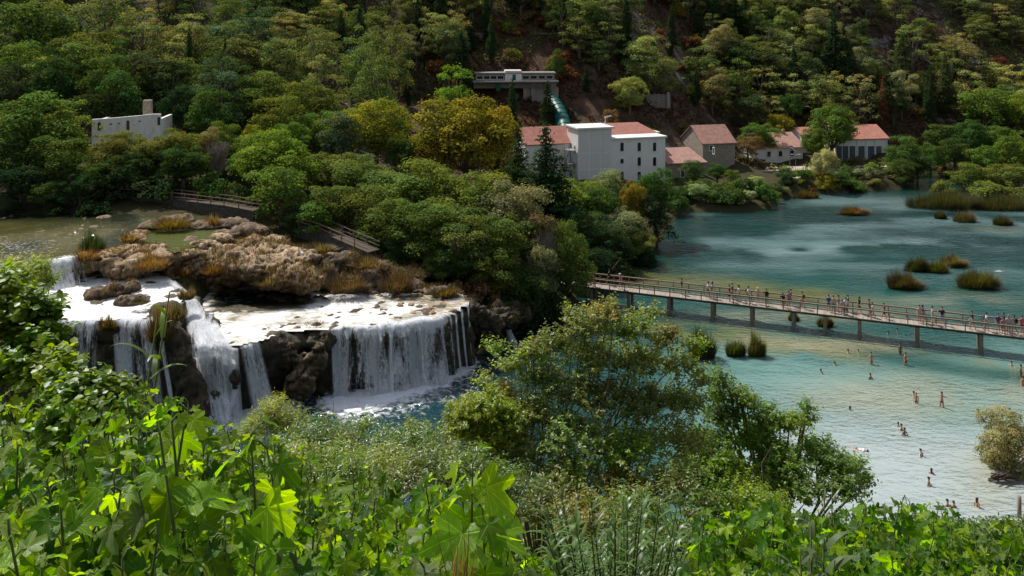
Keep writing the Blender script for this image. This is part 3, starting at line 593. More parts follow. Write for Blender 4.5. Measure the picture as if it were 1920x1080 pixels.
def draped(parent, secs, mat, seed, n=34, m=60, lift=.0, amp=.28):
    """water running down over stepped rock: secs hold left and right edge pixels and the level"""
    S = np.array([[W(a, b, z), W(c, d, z)] for (a, b, c, d, z) in secs]); ks = np.linspace(0, len(secs)-1, m); V = []; UV = []; FD = []; L = 0; prev = None
    for k in ks:
        i = min(int(k), len(secs)-2); f = k-i; f2 = f+.13*math.sin(2*math.pi*f); l = S[i, 0]*(1-f)+S[i+1, 0]*f; r = S[i, 1]*(1-f)+S[i+1, 1]*f; z = S[i, 0, 2]*(1-f2)+S[i+1, 0, 2]*f2
        u = np.linspace(0, 1, n)[:, None]; p = l*(1-u)+r*u; p[:, 2] = z+.35*np.sin(np.pi*u[:, 0]); wd = np.linalg.norm(r-l)
        if prev is not None: L += np.linalg.norm((l+r)/2-prev)
        prev = (l+r)/2; nz = fbm(np.c_[p[:, 0]*.8, p[:, 1]*.8, np.full(n, z*.8+seed)], 3, seed)*amp; p[:, 2] += nz+lift; p[:, 1] -= nz*.8+lift*.6
        V.append(p); UV.append(np.c_[u[:, 0]*wd, np.full(n, L)]); e = np.minimum(u[:, 0], 1-u[:, 0])*wd+.2*vnoise(np.c_[u[:, 0]*4, np.full(n, L), np.full(n, seed)], 3); FD.append(sstep(e, 0, .5)*min(1, L/.6+.3)*min(1, (ks[-1]-k)*2+.25))
    i = np.arange((n-1)*(m-1)); r = i//(n-1)*n+i % (n-1)
    me = fast_mesh('falling_sheet', np.concatenate(V), np.c_[r, r+1, r+n+1, r+n].ravel(), np.full(len(i), 4), tint=np.repeat(np.concatenate(FD)[:, None], 3, 1), uv=np.concatenate(UV), smooth=True)
    return loc(parent, link('falling_sheet', me, mat, parent))
wf = waterfall('steep stepped white cascade joining the upper stream to the sunlit terrace', L2poly[6])
SEC = [(312, 528, 346, 545, 8.42), (330, 556, 368, 560, 7.9), (346, 590, 398, 585, 7.0), (352, 625, 425, 632, 6.4), (356, 658, 440, 658, 6.2), (360, 690, 448, 692, 4.4), (366, 735, 448, 735, 2.3), (374, 780, 442, 780, .7), (382, 806, 436, 806, -.2)]
for (mt, s_, lf) in (('fall_d', 31, 0), ('fall_b', 33, .22), ('fall_a', 35, .4)): draped(wf, SEC, M[mt], s_, lift=lf)
mb = MB()
for (a, b, c, d, z) in SEC[1:]: p = (W(a, b, z)+W(c, d, z))/2; wd = np.linalg.norm(W(a, b, z)-W(c, d, z)); mb.ell((p[0], p[1]+1.7, z-1.3), (wd*.5, 1.1, .85)); mb.ell((p[0], p[1]+2.0, z/2-1.0), (wd*.48, 1.1, max(.8, z/2)))
rock('cascade_steps', mb, M['tufawet'], 'dark stepped rock under the bright middle cascade', 'rock', .25, .25, .7, 91)
wf = waterfall('slanting white cascade left of the mossy buttress', L2front[3])
for (mt, s, of) in (('fall_d', 41, 0), ('fall_b', 43, .4)): loc(wf, fall(wf, wig(WP([(216, 602), (262, 603), (296, 603)], L2), .5, .3), L2, -.1, M[mt], 2.0, s, 44, 30, .45, (2.6, -1.2), of, fan=.8))
loc(wf, fall(wf, WP([(302, 640), (312, 641)], 7.0), 7.0, 0, M['fall_b'], 1.9, 47, 8, 26, .25, (3.3, -1.2)))
wf = waterfall('wide veil of falling water at the far left, partly behind leaves', L2front[0])
for (mt, s, of) in (('fall_d', 51, 0), ('fall_a', 53, .4)): loc(wf, fall(wf, wig(WP([(96, 600), (150, 603), (190, 603)], L2), .5, .3), L2, -.1, M[mt], 1.4, s, 44, 30, .35, (.4, -.5), of))
wf = waterfall('short white chute from the olive upper river into the white stream', L3front[2])
for (mt, s, of) in (('fall_d', 61, 0), ('fall_b', 63, .2)): loc(wf, fall(wf, WP([(88, 492), (118, 487), (149, 481)], L3), L3, L2, M[mt], 1.6, s, 30, 18, .3, (.3, -.3), of))
wf = waterfall('little white chute at the foot of the dark bank', W(945, 600, 2))
loc(wf, fall(wf, WP([(936, 603), (950, 600), (964, 602)], 2.0), 2.0, -.1, M['fall_d'], 1.6, 71, 14, 16, .3, (.6, -.3)))
wf = waterfall('tiny trickle on the brown slope beside the tan outcrop', W(568, 476, 10))
loc(wf, fall(wf, WP([(563, 474), (571, 473)], 9.9), 9.9, 8.6, M['fall_d'], .8, 73, 8, 12, .1))
# ================================================================== vegetation
def leaf_cloud(name, P, N, T, S, tint, tv, tf, mat, smooth=False, uvs=None):
    """many leaves in one crown mesh: P centres, N normals, T tip directions, S sizes, tv/tf the leaf template"""
    tv = np.asarray(tv, float); N = norm(N); T = norm(T-N*np.sum(T*N, 1, keepdims=True)); B = np.cross(T, N)
    S = np.asarray(S)[:, None, None] if np.ndim(S) == 1 else np.asarray(S)[:, None, :]
    q = tv[None]*S
    V = P[:, None]+q[..., 0:1]*B[:, None]+q[..., 1:2]*T[:, None]+q[..., 2:3]*N[:, None]
    k = len(tv); n = len(P); fl = np.concatenate([np.array(f) for f in tf]); fs = np.array([len(f) for f in tf])
    loops = (fl[None]+np.arange(n)[:, None]*k).ravel(); sizes = np.tile(fs, n)
    col = np.repeat(tint, k, axis=0)
    uv = np.tile(tv[:, :2] if uvs is None else uvs, (n, 1))
    me = fast_mesh(name, V.reshape(-1, 3), loops, sizes, tint=col, uv=uv if uvs is not None else None, smooth=smooth); me.materials.append(mat); return me
QUAD_V = [(0, -.5, 0), (.36, -.1, .06), (.0, .5, -.02), (-.36, -.1, .06)]; QUAD_F = [(0, 1, 2, 3)]
NEED_V = [(-.13, -.5, 0), (.13, -.5, 0), (.2, .1, .03), (0, .5, -.03), (-.2, .1, .03)]; NEED_F = [(0, 1, 2, 3, 4)]
def rnd(n): return norm(rng.normal(size=(n, 3)))
def clumps_to_leaves(cl, dens, leaf, up=.25, jit=.55, shell=.55):
    """cl: (x,y,z,rx,ry,rz); leaves on the shells of the lumps, facing outward"""
    P = []; N = []; T = []; S = []; tn = []; frz = .3
    for c in cl:
        r = np.array(c[3:6]); n = max(8, int(dens*(r[0]*r[1]+r[0]*r[2]+r[1]*r[2])*4.2/(leaf*leaf*.36)*.5))
        d = rnd(n); d[:, 2] = np.where(d[:, 2] < -.35, -d[:, 2], d[:, 2]); rad = shell+(1-shell)*rng.random(n)**.6; rad *= 1+.18*vnoise(d*2.3+np.array(c[:3])[None]*3, 5)
        p = np.array(c[:3])+d*r*rad[:, None]+rng.normal(0, 1, (n, 3))*(rng.random(n)**3*frz)[:, None]
        P.append(p); N.append(norm(d/r*r.mean()+rnd(n)*jit+np.array((0, 0, up)))); T.append(norm(rnd(n)+d*.6+np.array((0, 0, -.1)))); S.append(leaf*rng.uniform(.65, 1.35, n))
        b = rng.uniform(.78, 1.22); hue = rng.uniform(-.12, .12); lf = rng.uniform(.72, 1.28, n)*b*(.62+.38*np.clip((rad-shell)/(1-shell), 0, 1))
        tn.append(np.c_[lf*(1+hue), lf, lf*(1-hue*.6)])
    return [np.concatenate(a) for a in (P, N, T, S, tn)]
BASE = np.array((.075, .105, .026))
def limb_tree(mb, h, r0, tips, lean=(0, 0), split=.35, n=7):
    top = Vector((lean[0], lean[1], h*.82)); pts = [Vector((0, 0, -.5))]
    for i in range(1, 7):
        k = i/6; pts.append(Vector((lean[0]*k*k+random.uniform(-.06, .06)*h*.15, lean[1]*k*k+random.uniform(-.06, .06)*h*.15, h*.82*k)))
    mb.tube(pts, [r0*(1.25-.12*0)*(1-.84*(i/6)) for i in range(7)], n)
    for tp in tips:
        k = min(.9, max(split, tp[2]/h*.75)); b = pts[min(6, max(1, int(k*6)))]
        tp = Vector(tp); mid = b.lerp(tp, .5)+Vector((0, 0, -.06*h*random.random())); mb.tube([b, mid, tp], [r0*.4, r0*.26, r0*.07], 5)
PROTO = {}
def proto(kind, i, trunk, L, tv, tf, mat, h, wdt, tmat=None):
    P, N, T, S, tn = L
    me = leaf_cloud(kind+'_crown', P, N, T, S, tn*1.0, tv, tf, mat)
    tm = None
    if trunk is not None: tm = trunk.mesh(kind+'_trunk', True); tm.materials.append(tmat or M['bark'])
    PROTO.setdefault(kind, []).append((me, tm, h, wdt))
def make_broad(i, kind='broad', leaf=.27, dens=.9, flat=1.0, ncl=44, open_=0.0, h=10.0, w=8.4):
    cl = []; tips = []
    ph = rng.uniform(0, 6.28, 4)
    for k in range(ncl):
        t = (k+.5)/ncl; el = math.asin(2*t-1 if k % 2 else max(-.55, 2*t-1)); az = k*2.399+rng.uniform(-.4, .4)
        rr = rng.uniform(.62, 1.0)*(1+.2*math.sin(2*az+ph[0])+.13*math.sin(3*az+ph[1]))
        zc = h*.56+math.sin(el)*rr*h*.36*flat; R0 = w/2*.78
        c = (math.cos(az)*math.cos(el)*rr*R0, math.sin(az)*math.cos(el)*rr*R0, max(h*.16, zc))
        s = (.42+1.05*rng.random()**1.4)*(1-open_*.3)*w/8.4; cl.append((*c, s*1.15, s*1.15, s*.85)); tips.append(c)
    cl.append((0, 0, h*.52, w*.27, w*.27, h*.27))
    mb = MB(); limb_tree(mb, h*.85, .26, tips[::2], split=.28)
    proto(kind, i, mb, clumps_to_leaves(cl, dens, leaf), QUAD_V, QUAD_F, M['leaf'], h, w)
def make_pine(i, h=10.0, w=7.6):
    cl = []; tips = []
    lv = 5+i % 4; big_ = rng.uniform(.8, 1.15)
    for k in range(lv):
        z = h*(.34+.62*k/(lv-1)); ring = w/2*(.95-.25*abs(k/(lv-1)-.3)-.62*max(0, k/(lv-1)-.45)); nn = 6 if k < lv-2 else 4
        if k == lv-1: nn = 2
        for j in range(nn):
            if rng.random() < .12: continue
            a = j*6.283/nn+k*1.1+rng.uniform(-.35, .35); r = ring*rng.uniform(.45, 1.0); c = (math.cos(a)*r, math.sin(a)*r, z+rng.uniform(-.9, .9))
            s = rng.uniform(.6, 1.4)*big_; cl.append((*c, s*1.2, s*1.2, s*.72)); tips.append(c)
    mb = MB(); limb_tree(mb, h*1.05, .2, tips, (rng.uniform(-.8, .8), rng.uniform(-.8, .8)), .25)
    proto('pine', i, mb, clumps_to_leaves(cl, .8, .33, .35, .6, .35), NEED_V, NEED_F, M['needle'], h, w)
def make_conifer(i, h=14.0, w=6.4):
    cl = []
    for k in range(22):
        t = k/21; z = h*(.07+.9*t); r = w/2*(1-t)**.82*(1+.12*math.sin(k*2.2))
        nn = max(1, int(7*(1-t)+1))
        for j in range(nn):
            a = j*6.283/nn+k*.9+rng.uniform(-.3, .3); q = r*rng.uniform(.62, 1.0); s = .35+.9*(1-t)
            cl.append((math.cos(a)*q, math.sin(a)*q, z-.14*q, s*1.1, s*1.1, s*.42))
        cl.append((0, 0, z, r*.55+.15, r*.55+.15, .5))
    mb = MB(); mb.tube([(0, 0, -.5), (0, 0, h*.5), (0, 0, h*.97)], [.3, .18, .03], 7)
    proto('conifer', i, mb, clumps_to_leaves(cl, 1.1, .34, .1, .6, .4), NEED_V, NEED_F, M['needle'], h, w)
def make_cypress(i, h=14.0, w=3.0):
    cl = []
    for k in range(20):
        t = k/19; z = h*(.04+.93*t); r = w/2*(math.sin(min(1, t*2.6+.18)*1.57))*(1-t**2.2)**.9+.12
        for j in range(3):
            a = rng.uniform(0, 6.28); q = r*.42; cl.append((math.cos(a)*q, math.sin(a)*q, z, r*.68, r*.68, h*.055))
    mb = MB(); mb.tube([(0, 0, -.5), (0, 0, h*.9)], [.2, .04], 7)
    proto('cypress', i, mb, clumps_to_leaves(cl, .9, .3, .2, .5, .6), NEED_V, NEED_F, M['needle'], h, w)
def make_bush(i, h=3.0, w=4.4, leaf=.26, kind='bush'):
    cl = []
    for k in range(13):
        a = k*2.4; r = w/2*.66*math.sqrt((k+.5)/13); s = rng.uniform(.5, .95); cl.append((math.cos(a)*r, math.sin(a)*r, h*rng.uniform(.2, .78)*(1-.45*(r/(w/2))), s, s, s*.85))
    mb = MB()
    for k in range(5): mb.tube([(0, 0, -.3), (math.cos(k*1.3)*.5, math.sin(k*1.3)*.5, h*.35), (math.cos(k*1.3)*1.1, math.sin(k*1.3)*1.1, h*.62)], [.07, .05, .02], 5)
    proto(kind, i, mb, clumps_to_leaves(cl, .95, leaf), QUAD_V, QUAD_F, M['leaf'], h, w)
def make_bare(i, h=8.0, w=5.5):
    mb = MB(); mb.tube([(0, 0, -.4), (.1, 0, h*.35), (0, .1, h*.7)], [.14, .1, .05], 6)
    tw = MB()
    for k in range(170):
        a = rng.uniform(0, 6.28); z = h*rng.uniform(.25, .7); e = rng.uniform(.3, 1.0); q = Vector((math.cos(a)*w/2*e*.6, math.sin(a)*w/2*e*.6, z+h*.16)); b = Vector((0, 0, z*.8))
        m = b.lerp(q, .5); tw.tube([b, m, q], [.04, .03, .02], 4, False)
        for q2 in range(4):
            t2 = q+Vector((rng.uniform(-.5, .5), rng.uniform(-.5, .5), rng.uniform(.3, 1.1))); tw.tube([m.lerp(q, rng.uniform(.2, 1)), t2], [.025, .012], 3, False)
    me = tw.mesh('bare_crown'); me.materials.append(M['greytwig']); tm = mb.mesh('bare_trunk', True); tm.materials.append(M['greytwig']); PROTO.setdefault('bare', []).append((me, tm, h, w))
for i in range(8): make_broad(i, leaf=rng.uniform(.23, .31), dens=rng.uniform(.65, .95), ncl=int(rng.uniform(26, 62)), flat=rng.uniform(.85, 1.3), open_=rng.uniform(0, .5))
for i in range(3): make_broad(i, 'fine', .22, .85, 1.05, 60, .2)
for i in range(3): make_broad(i, 'willow', .22, .8, .95, 50, .2, 9, 8.2)
for i in range(9): make_pine(i, 10.0, rng.uniform(6.4, 8.4))
for i in range(2): make_conifer(i)
for i in range(3): make_cypress(i)
for i in range(3): make_bush(i)
make_bare(0); make_bare(1)
TINT = {k: np.array(v)*2.0 for k, v in dict(
    green=(.075, .115, .025), bright=(.11, .17, .025), yellow=(.15, .16, .022), olive=(.092, .115, .028), gold=(.155, .13, .02), dark=(.024, .042, .017), deep=(.045, .08, .022), blue=(.06, .095, .05),
    pale=(.2, .225, .12), grey=(.15, .16, .085), brown=(.12, .09, .045), rust=(.12, .056, .032), pinelight=(.2, .205, .07), pine=(.115, .14, .045), pinedark=(.045, .065, .025)).items()}
WORD = dict(green='mid green', bright='bright green', yellow='yellow green', olive='olive green', gold='golden brown', dark='very dark', deep='deep green', blue='bluish green', pale='pale silvery', grey='grey green', brown='brownish', rust='rust red', pinelight='pale olive', pine='olive green', pinedark='dark green')
KIND = dict(broad=('broadleaf_tree', 'round broadleaf tree', 'tree'), fine=('broadleaf_tree', 'airy broadleaf tree', 'tree'), willow=('willow_tree', 'soft willowy tree', 'tree'), pine=('pine_tree', 'layered pine', 'pine tree'),
            conifer=('conifer_tree', 'pointed conifer', 'conifer'), cypress=('cypress_tree', 'columnar cypress', 'cypress'), bush=('bush', 'rounded bush', 'bush'), bare=('bare_tree', 'leafless grey tree', 'tree'))
LAND = []                                      # landmarks for labels: px, py, words
def landmark(px, py, s): LAND.append((px, py, s))
for a in ((235, 235, 'the white ruin'), (1160, 290, 'the white mill'), (1050, 215, 'the green pipe'), (965, 140, 'the cliff house'), (975, 75, 'the retaining wall'), (345, 370, 'the railed walkway'),
          (1320, 275, 'the stone house'), (1475, 262, 'the roof by the flag'), (1630, 265, 'the cream house'), (1560, 325, 'the sunny quay'), (450, 490, 'the tan travertine outcrop'), (690, 590, 'the falls terrace'),
          (1110, 520, 'the footbridge end'), (1360, 385, 'the far shore'), (1800, 370, 'the big reed bed'), (100, 430, 'the olive upper river'), (620, 440, 'the sloping railing'), (880, 250, 'the golden plane tree'), (1025, 300, 'the pointed conifer'), (1565, 240, 'the great round tree')): landmark(*a)
LABELS = []
def tree(kind, px, top, wpx, Y, tint, label=None, variant=None, rz=None, jitter=.12, base=None, hscale=None):
    X = (px-960)*Y/F; g = ground(X, Y) if base is None else base
    zt = CZ-(top-HY)*Y/F; h = max(1.2, zt-g); w = wpx*Y/F
    pr = PROTO[kind]; me, tm, ph, pw = pr[variant if variant is not None else rng.integers(len(pr))]
    nm, words, cat = KIND[kind]
    o = empty(nm, (X, Y, g-.05), None, cat, None, rng.uniform(0, 6.28) if rz is None else rz)
    sx = w/pw
    if sx > 1.5*h/ph: sx = 1.5*h/ph
    o.scale = (sx*rng.uniform(.95, 1.05), sx, h/ph)
    if tm is not None: link('trunk', tm, None, o)
    v = TINT[tint]*(1+rng.uniform(-jitter, jitter, 3)*np.array((1, .7, 1)))*rng.uniform(1-jitter, 1+jitter)
    link('crown', me, None, o, v)
    LABELS.append((o, px, top+ (h*.4)*F/Y, tint, kind, h, Y, label)); return o
def fill(kind, px, gy_Y, hpx, wpx, tint, label=None):        # by ground point
    X = (px-960)*gy_Y/F; g = ground(X, gy_Y); py = HY+F*(CZ-g)/gy_Y
    return tree(kind, px, py-hpx, wpx, gy_Y, tint, label, base=g)

def T(kind, px, top, wpx, Y, *r):
    k = 1.32 if 470 < px < 985 and Y < 135 and kind in ('broad', 'fine') else 1.0
    return tree(kind, px, top-(8 if k > 1 else 0), wpx*k, Y, *r)
# the wooded bank behind the falls, front to back
T('broad', 875, 168, 215, 150, 'gold', 'great golden brown plane tree left of the white mill', 0); T('broad', 935, 190, 110, 153, 'gold', None, 2); T('broad', 820, 235, 120, 148, 'gold', None, 3)
T('conifer', 1024, 228, 140, 129, 'dark', 'tall very dark pointed conifer just left of the white mill', 0); T('conifer', 972, 234, 90, 138, 'dark', 'broad dark conifer between the golden plane tree and the taller conifer', 1); T('conifer', 930, 300, 70, 145, 'dark')
for a in (('fine', 512, 252, 150, 120, 'bright', 'bright green round crown above the end of the railed walkway'), ('broad', 528, 318, 112, 111, 'green', 'round green crown hanging over the lower end of the railed walkway'),
          ('broad', 468, 262, 90, 126, 'green'), ('broad', 640, 215, 95, 146, 'blue', 'blue green round crown behind the bright green one'), ('fine', 705, 178, 140, 152, 'yellow', 'sunlit yellow green crown left of the golden plane tree'), ('broad', 760, 245, 76, 148, 'deep'),
          ('broad', 620, 288, 130, 122, 'olive'), ('broad', 580, 285, 100, 128, 'green'), ('fine', 690, 300, 130, 118, 'olive'), ('fine', 805, 305, 180, 115, 'olive', 'wide olive crown in the middle of the bank below the golden plane tree'), ('broad', 740, 320, 130, 113, 'olive'),
          ('fine', 880, 330, 140, 112, 'olive'), ('fine', 950, 345, 120, 110, 'grey'), ('broad', 650, 345, 130, 109, 'olive'), ('fine', 720, 372, 140, 106, 'olive'), ('fine', 805, 375, 150, 105, 'olive'), ('fine', 880, 392, 130, 104, 'olive'), ('fine', 940, 400, 110, 104, 'olive'),
          ('broad', 600, 380, 110, 107, 'green'), ('broad', 560, 400, 80, 108, 'deep'), ('fine', 1000, 388, 100, 107, 'brown'), ('fine', 1065, 415, 92, 105, 'olive', 'olive brown crown overhanging the near end of the footbridge'), ('fine', 1010, 450, 90, 103, 'grey'), ('fine', 930, 450, 100, 101.5, 'olive'),
          ('fine', 850, 440, 110, 102.5, 'deep'), ('fine', 770, 430, 110, 103.5, 'deep'), ('fine', 700, 440, 90, 104.5, 'deep'), ('fine', 975, 500, 80, 100.5, 'deep'), ('bush', 985, 530, 95, 99.5, 'dark', 'very dark round bush at the water left of the footbridge'), ('bush', 1040, 535, 90, 101, 'dark'), ('bush', 905, 510, 90, 99.5, 'brown'),
          ('bush', 850, 520, 70, 99, 'brown'), ('bush', 800, 478, 80, 101.5, 'brown'), ('fine', 745, 455, 90, 103, 'deep'), ('bush', 690, 478, 70, 103, 'brown'), ('bush', 655, 468, 60, 104.5, 'rust'), ('fine', 830, 470, 80, 101, 'olive'), ('bush', 770, 508, 60, 100.5, 'rust'), ('bare', 1020, 420, 70, 104, 'grey'), ('bare', 860, 440, 60, 101, 'grey'), ('bush', 1062, 560, 60, 101, 'deep'), ('bush', 945, 545, 60, 98.5, 'deep'),
          ('fine', 1085, 336, 125, 136, 'bright', 'bright green layered crown in front of the white mill'), ('broad', 1130, 355, 90, 133, 'deep'), ('willow', 1142, 312, 95, 142, 'grey', 'silvery willow in front of the blank tower of the mill'), ('fine', 1186, 338, 62, 138, 'gold', 'small golden tree between two willows in front of the mill'),
          ('broad', 1228, 308, 92, 141, 'deep', 'dense dark green round tree under the mill windows'), ('willow', 1170, 388, 110, 130, 'grey', 'grey green willow leaning over the lake in front of the mill'), ('broad', 1232, 365, 84, 137, 'dark'), ('broad', 1150, 425, 120, 124, 'dark'), ('broad', 1100, 400, 110, 124, 'deep'),
          ('willow', 1195, 420, 80, 128, 'olive'), ('broad', 1080, 450, 90, 115, 'dark'), ('broad', 1130, 465, 90, 116, 'dark'), ('bush', 1210, 455, 60, 127, 'dark'), ('bush', 1165, 480, 70, 120, 'dark'),
          # left bank above the walkway
          ('broad', 60, 182, 190, 124, 'green'), ('broad', 130, 205, 120, 128, 'olive'), ('broad', 20, 250, 150, 118, 'deep'), ('broad', 110, 262, 140, 118, 'green'), ('broad', 40, 310, 120, 114, 'dark'), ('willow', 95, 335, 110, 113.5, 'deep', 'dark willowy tree drooping to the bank of the upper river'), ('broad', 150, 320, 90, 114, 'dark'),
          ('fine', 235, 244, 150, 127, 'olive'), ('fine', 212, 252, 110, 121, 'olive'), ('fine', 270, 258, 100, 122, 'olive'), ('fine', 330, 240, 120, 124, 'olive'), ('fine', 345, 268, 110, 120, 'deep'), ('fine', 240, 282, 110, 118.5, 'deep'), ('bare', 408, 262, 66, 121, 'grey', 'leafless grey tree above the railed walkway'), ('fine', 388, 240, 70, 126, 'grey'), ('fine', 420, 228, 80, 130, 'green'),
          ('broad', 472, 228, 50, 138, 'yellow', 'small bright yellow bushy crown'), ('broad', 182, 300, 90, 117, 'deep'), ('bush', 395, 318, 80, 117, 'deep'), ('bush', 290, 325, 110, 116.8, 'dark'), ('bush', 210, 335, 100, 116.5, 'dark'), ('bush', 440, 335, 70, 116, 'deep'), ('bush', 20, 375, 120, 112.5, 'dark'), ('bush', 105, 380, 130, 112, 'dark'), ('bush', 175, 372, 80, 112, 'dark'),
          # mid slope
          ('broad', 500, 140, 110, 165, 'olive'), ('broad', 565, 155, 110, 162, 'olive'), ('broad', 455, 165, 110, 160, 'olive'), ('broad', 620, 165, 100, 165, 'olive'), ('broad', 520, 185, 120, 152, 'olive'), ('broad', 590, 200, 90, 150, 'green'), ('broad', 545, 215, 90, 143, 'green'), ('broad', 660, 200, 100, 160, 'deep'), ('broad', 740, 195, 90, 165, 'deep'),
          ('pine', 412, 100, 112, 152, 'blue', 'pale bluish pine standing right of the white roofless ruin'), ('pine', 290, 82, 140, 160, 'pinedark', 'wide dark layered pine above the white roofless ruin'), ('pine', 320, 120, 110, 156, 'pinedark'), ('pine', 355, 20, 130, 186, 'pine'), ('pine', 265, 20, 130, 184, 'pine'), ('pine', 468, 18, 100, 190, 'blue'), ('pine', 195, -12, 130, 196, 'pine'),
          ('broad', 70, -5, 170, 184, 'green'), ('broad', 150, 40, 130, 174, 'olive'), ('broad', 160, 70, 130, 165, 'olive'), ('broad', 40, 85, 120, 160, 'green'), ('broad', 100, 95, 120, 155, 'deep'), ('pine', 520, 75, 100, 180, 'pine'), ('pine', 590, 60, 90, 185, 'pine'), ('pine', 605, 100, 90, 176, 'pinelight'), ('pine', 675, 62, 90, 186, 'pine'), ('pine', 735, 45, 84, 188, 'pine'), ('pine', 700, 105, 90, 176, 'pine'),
          ('pine', 848, 118, 84, 186, 'bright'), ('broad', 195, 110, 110, 155, 'deep'), ('broad', 220, 140, 110, 150, 'deep'), ('broad', 160, 160, 120, 145, 'dark'), ('broad', 395, 170, 120, 145, 'deep'), ('broad', 250, 165, 90, 152, 'dark'), ('broad', 340, 165, 90, 150, 'dark'),
          # around the houses and along the far shore
          ('broad', 1560, 188, 118, 205, 'green', 'great round green tree between the two tiled roofs'), ('broad', 1530, 235, 60, 200, 'green'), ('willow', 1548, 272, 62, 182, 'pale', 'pale silvery olive tree on the bank below the great round tree'), ('broad', 1552, 315, 50, 180, 'yellow'), ('fine', 1425, 226, 80, 208, 'green'), ('broad', 1402, 250, 70, 200, 'brown'), ('broad', 1475, 165, 66, 224, 'deep'), ('broad', 1465, 205, 56, 218, 'yellow'),
          ('broad', 1695, 258, 92, 194, 'deep', 'dense dark green round tree right of the house with tall windows'), ('broad', 1720, 280, 70, 190, 'deep'), ('broad', 1690, 300, 70, 187, 'deep'), ('broad', 1635, 305, 44, 190, 'bright'), ('broad', 1345, 302, 80, 180, 'deep'), ('broad', 1300, 302, 54, 178, 'deep'), ('broad', 1375, 320, 80, 176, 'green'), ('broad', 1320, 335, 80, 172, 'deep'), ('willow', 1415, 328, 96, 173, 'pale', 'pale willow bush spreading over the far shore'), ('willow', 1375, 350, 80, 170, 'grey'),
          ('bush', 1300, 352, 56, 169, 'deep'), ('broad', 1468, 308, 44, 184, 'blue'), ('bush', 1500, 338, 60, 181, 'green'), ('bush', 1540, 342, 54, 181, 'green'), ('bush', 1520, 350, 50, 180, 'rust'), ('bush', 1600, 330, 60, 182, 'green'), ('bush', 1640, 332, 60, 184, 'olive'), ('bush', 1575, 318, 50, 184, 'deep'), ('bush', 1470, 348, 50, 176, 'grey'),
          ('broad', 1770, 230, 90, 210, 'deep'), ('broad', 1820, 220, 90, 206, 'deep'), ('broad', 1880, 232, 90, 206, 'green'), ('broad', 1845, 165, 110, 225, 'green'), ('broad', 1910, 160, 90, 222, 'bright'), ('broad', 1790, 260, 70, 200, 'deep'), ('broad', 1850, 262, 90, 196, 'green'), ('broad', 1905, 255, 90, 192, 'green'), ('broad', 1745, 262, 70, 200, 'deep'),
          ('broad', 1815, 308, 90, 182, 'olive'), ('broad', 1875, 298, 100, 180, 'olive'), ('broad', 1910, 310, 90, 176, 'olive'), ('bush', 1850, 335, 90, 174, 'olive'), ('bush', 1770, 330, 60, 180, 'olive'), ('bush', 1900, 345, 80, 172, 'olive'),
          # cypresses
          ('cypress', 1488, 82, 24, 233, 'dark', 'slim lone very dark cypress above the tiled roof by the flag'), ('cypress', 1563, 28, 50, 236, 'dark', 'largest very dark cypress of the pair above the great round tree'), ('cypress', 1590, 72, 40, 234, 'dark', 'lower very dark cypress beside the largest one'), ('cypress', 1746, 122, 17, 222, 'dark', 'thin pencil shaped cypress above the round trees right of the houses'), ('cypress', 1772, 100, 34, 232, 'pinedark'),
          ('cypress', 784, -6, 30, 220, 'dark'), ('cypress', 866, 58, 50, 208, 'dark'), ('cypress', 1100, 122, 22, 212, 'dark'), ('cypress', 676, 4, 30, 206, 'dark'), ('cypress', 1027, 152, 36, 196, 'dark'), ('cypress', 961, 150, 30, 190, 'dark'), ('cypress', 765, 95, 26, 196, 'dark'), ('cypress', 1375, -20, 30, 255, 'dark'), ('cypress', 1395, -15, 28, 256, 'dark'), ('cypress', 1690, 60, 36, 240, 'pinedark'), ('cypress', 1655, 145, 24, 222, 'rust'), ('cypress', 1183, 20, 22, 245, 'dark'),
          ('cypress', 1410, 40, 30, 250, 'pinedark'), ('cypress', 640, 20, 26, 212, 'dark'), ('cypress', 1240, 60, 30, 240, 'pinedark'), ('cypress', 1320, 60, 36, 245, 'pinedark'), ('broad', 1046, 95, 34, 214, 'deep', 'small dark round tree at the right end of the cliff house')):
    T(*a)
# the leafy far shore, the bank left of the lake and the foot of the slope
sh = []
for (px, py) in ((1262, 402), (1280, 386), (1298, 388), (1318, 390), (1340, 391), (1362, 391), (1385, 391), (1408, 391), (1432, 388), (1450, 380), (1468, 371), (1486, 362), (1502, 358), (1522, 355), (1545, 353), (1568, 353), (1592, 352), (1614, 352), (1636, 350), (1660, 349), (1682, 347), (1702, 343), (1722, 340)):
    for k in range(2):
        p = W(px+rng.uniform(-9, 9), py-2-k*9, .3); sh.append((p, rng.uniform(40, 62), rng.uniform(20, 40) if px < 1450 else rng.uniform(14, 24)))
for (p, w_, h_) in sh:
    X, Y = p[0], p[1]+rng.uniform(0, 1.5); q = 960+F*X/Y; fill('bush' if rng.random() < .7 else 'willow', q, Y, h_, w_, rng.choice(['deep', 'green', 'grey', 'olive', 'deep', 'pale', 'dark'], p=[.3, .22, .12, .12, .1, .06, .08]))
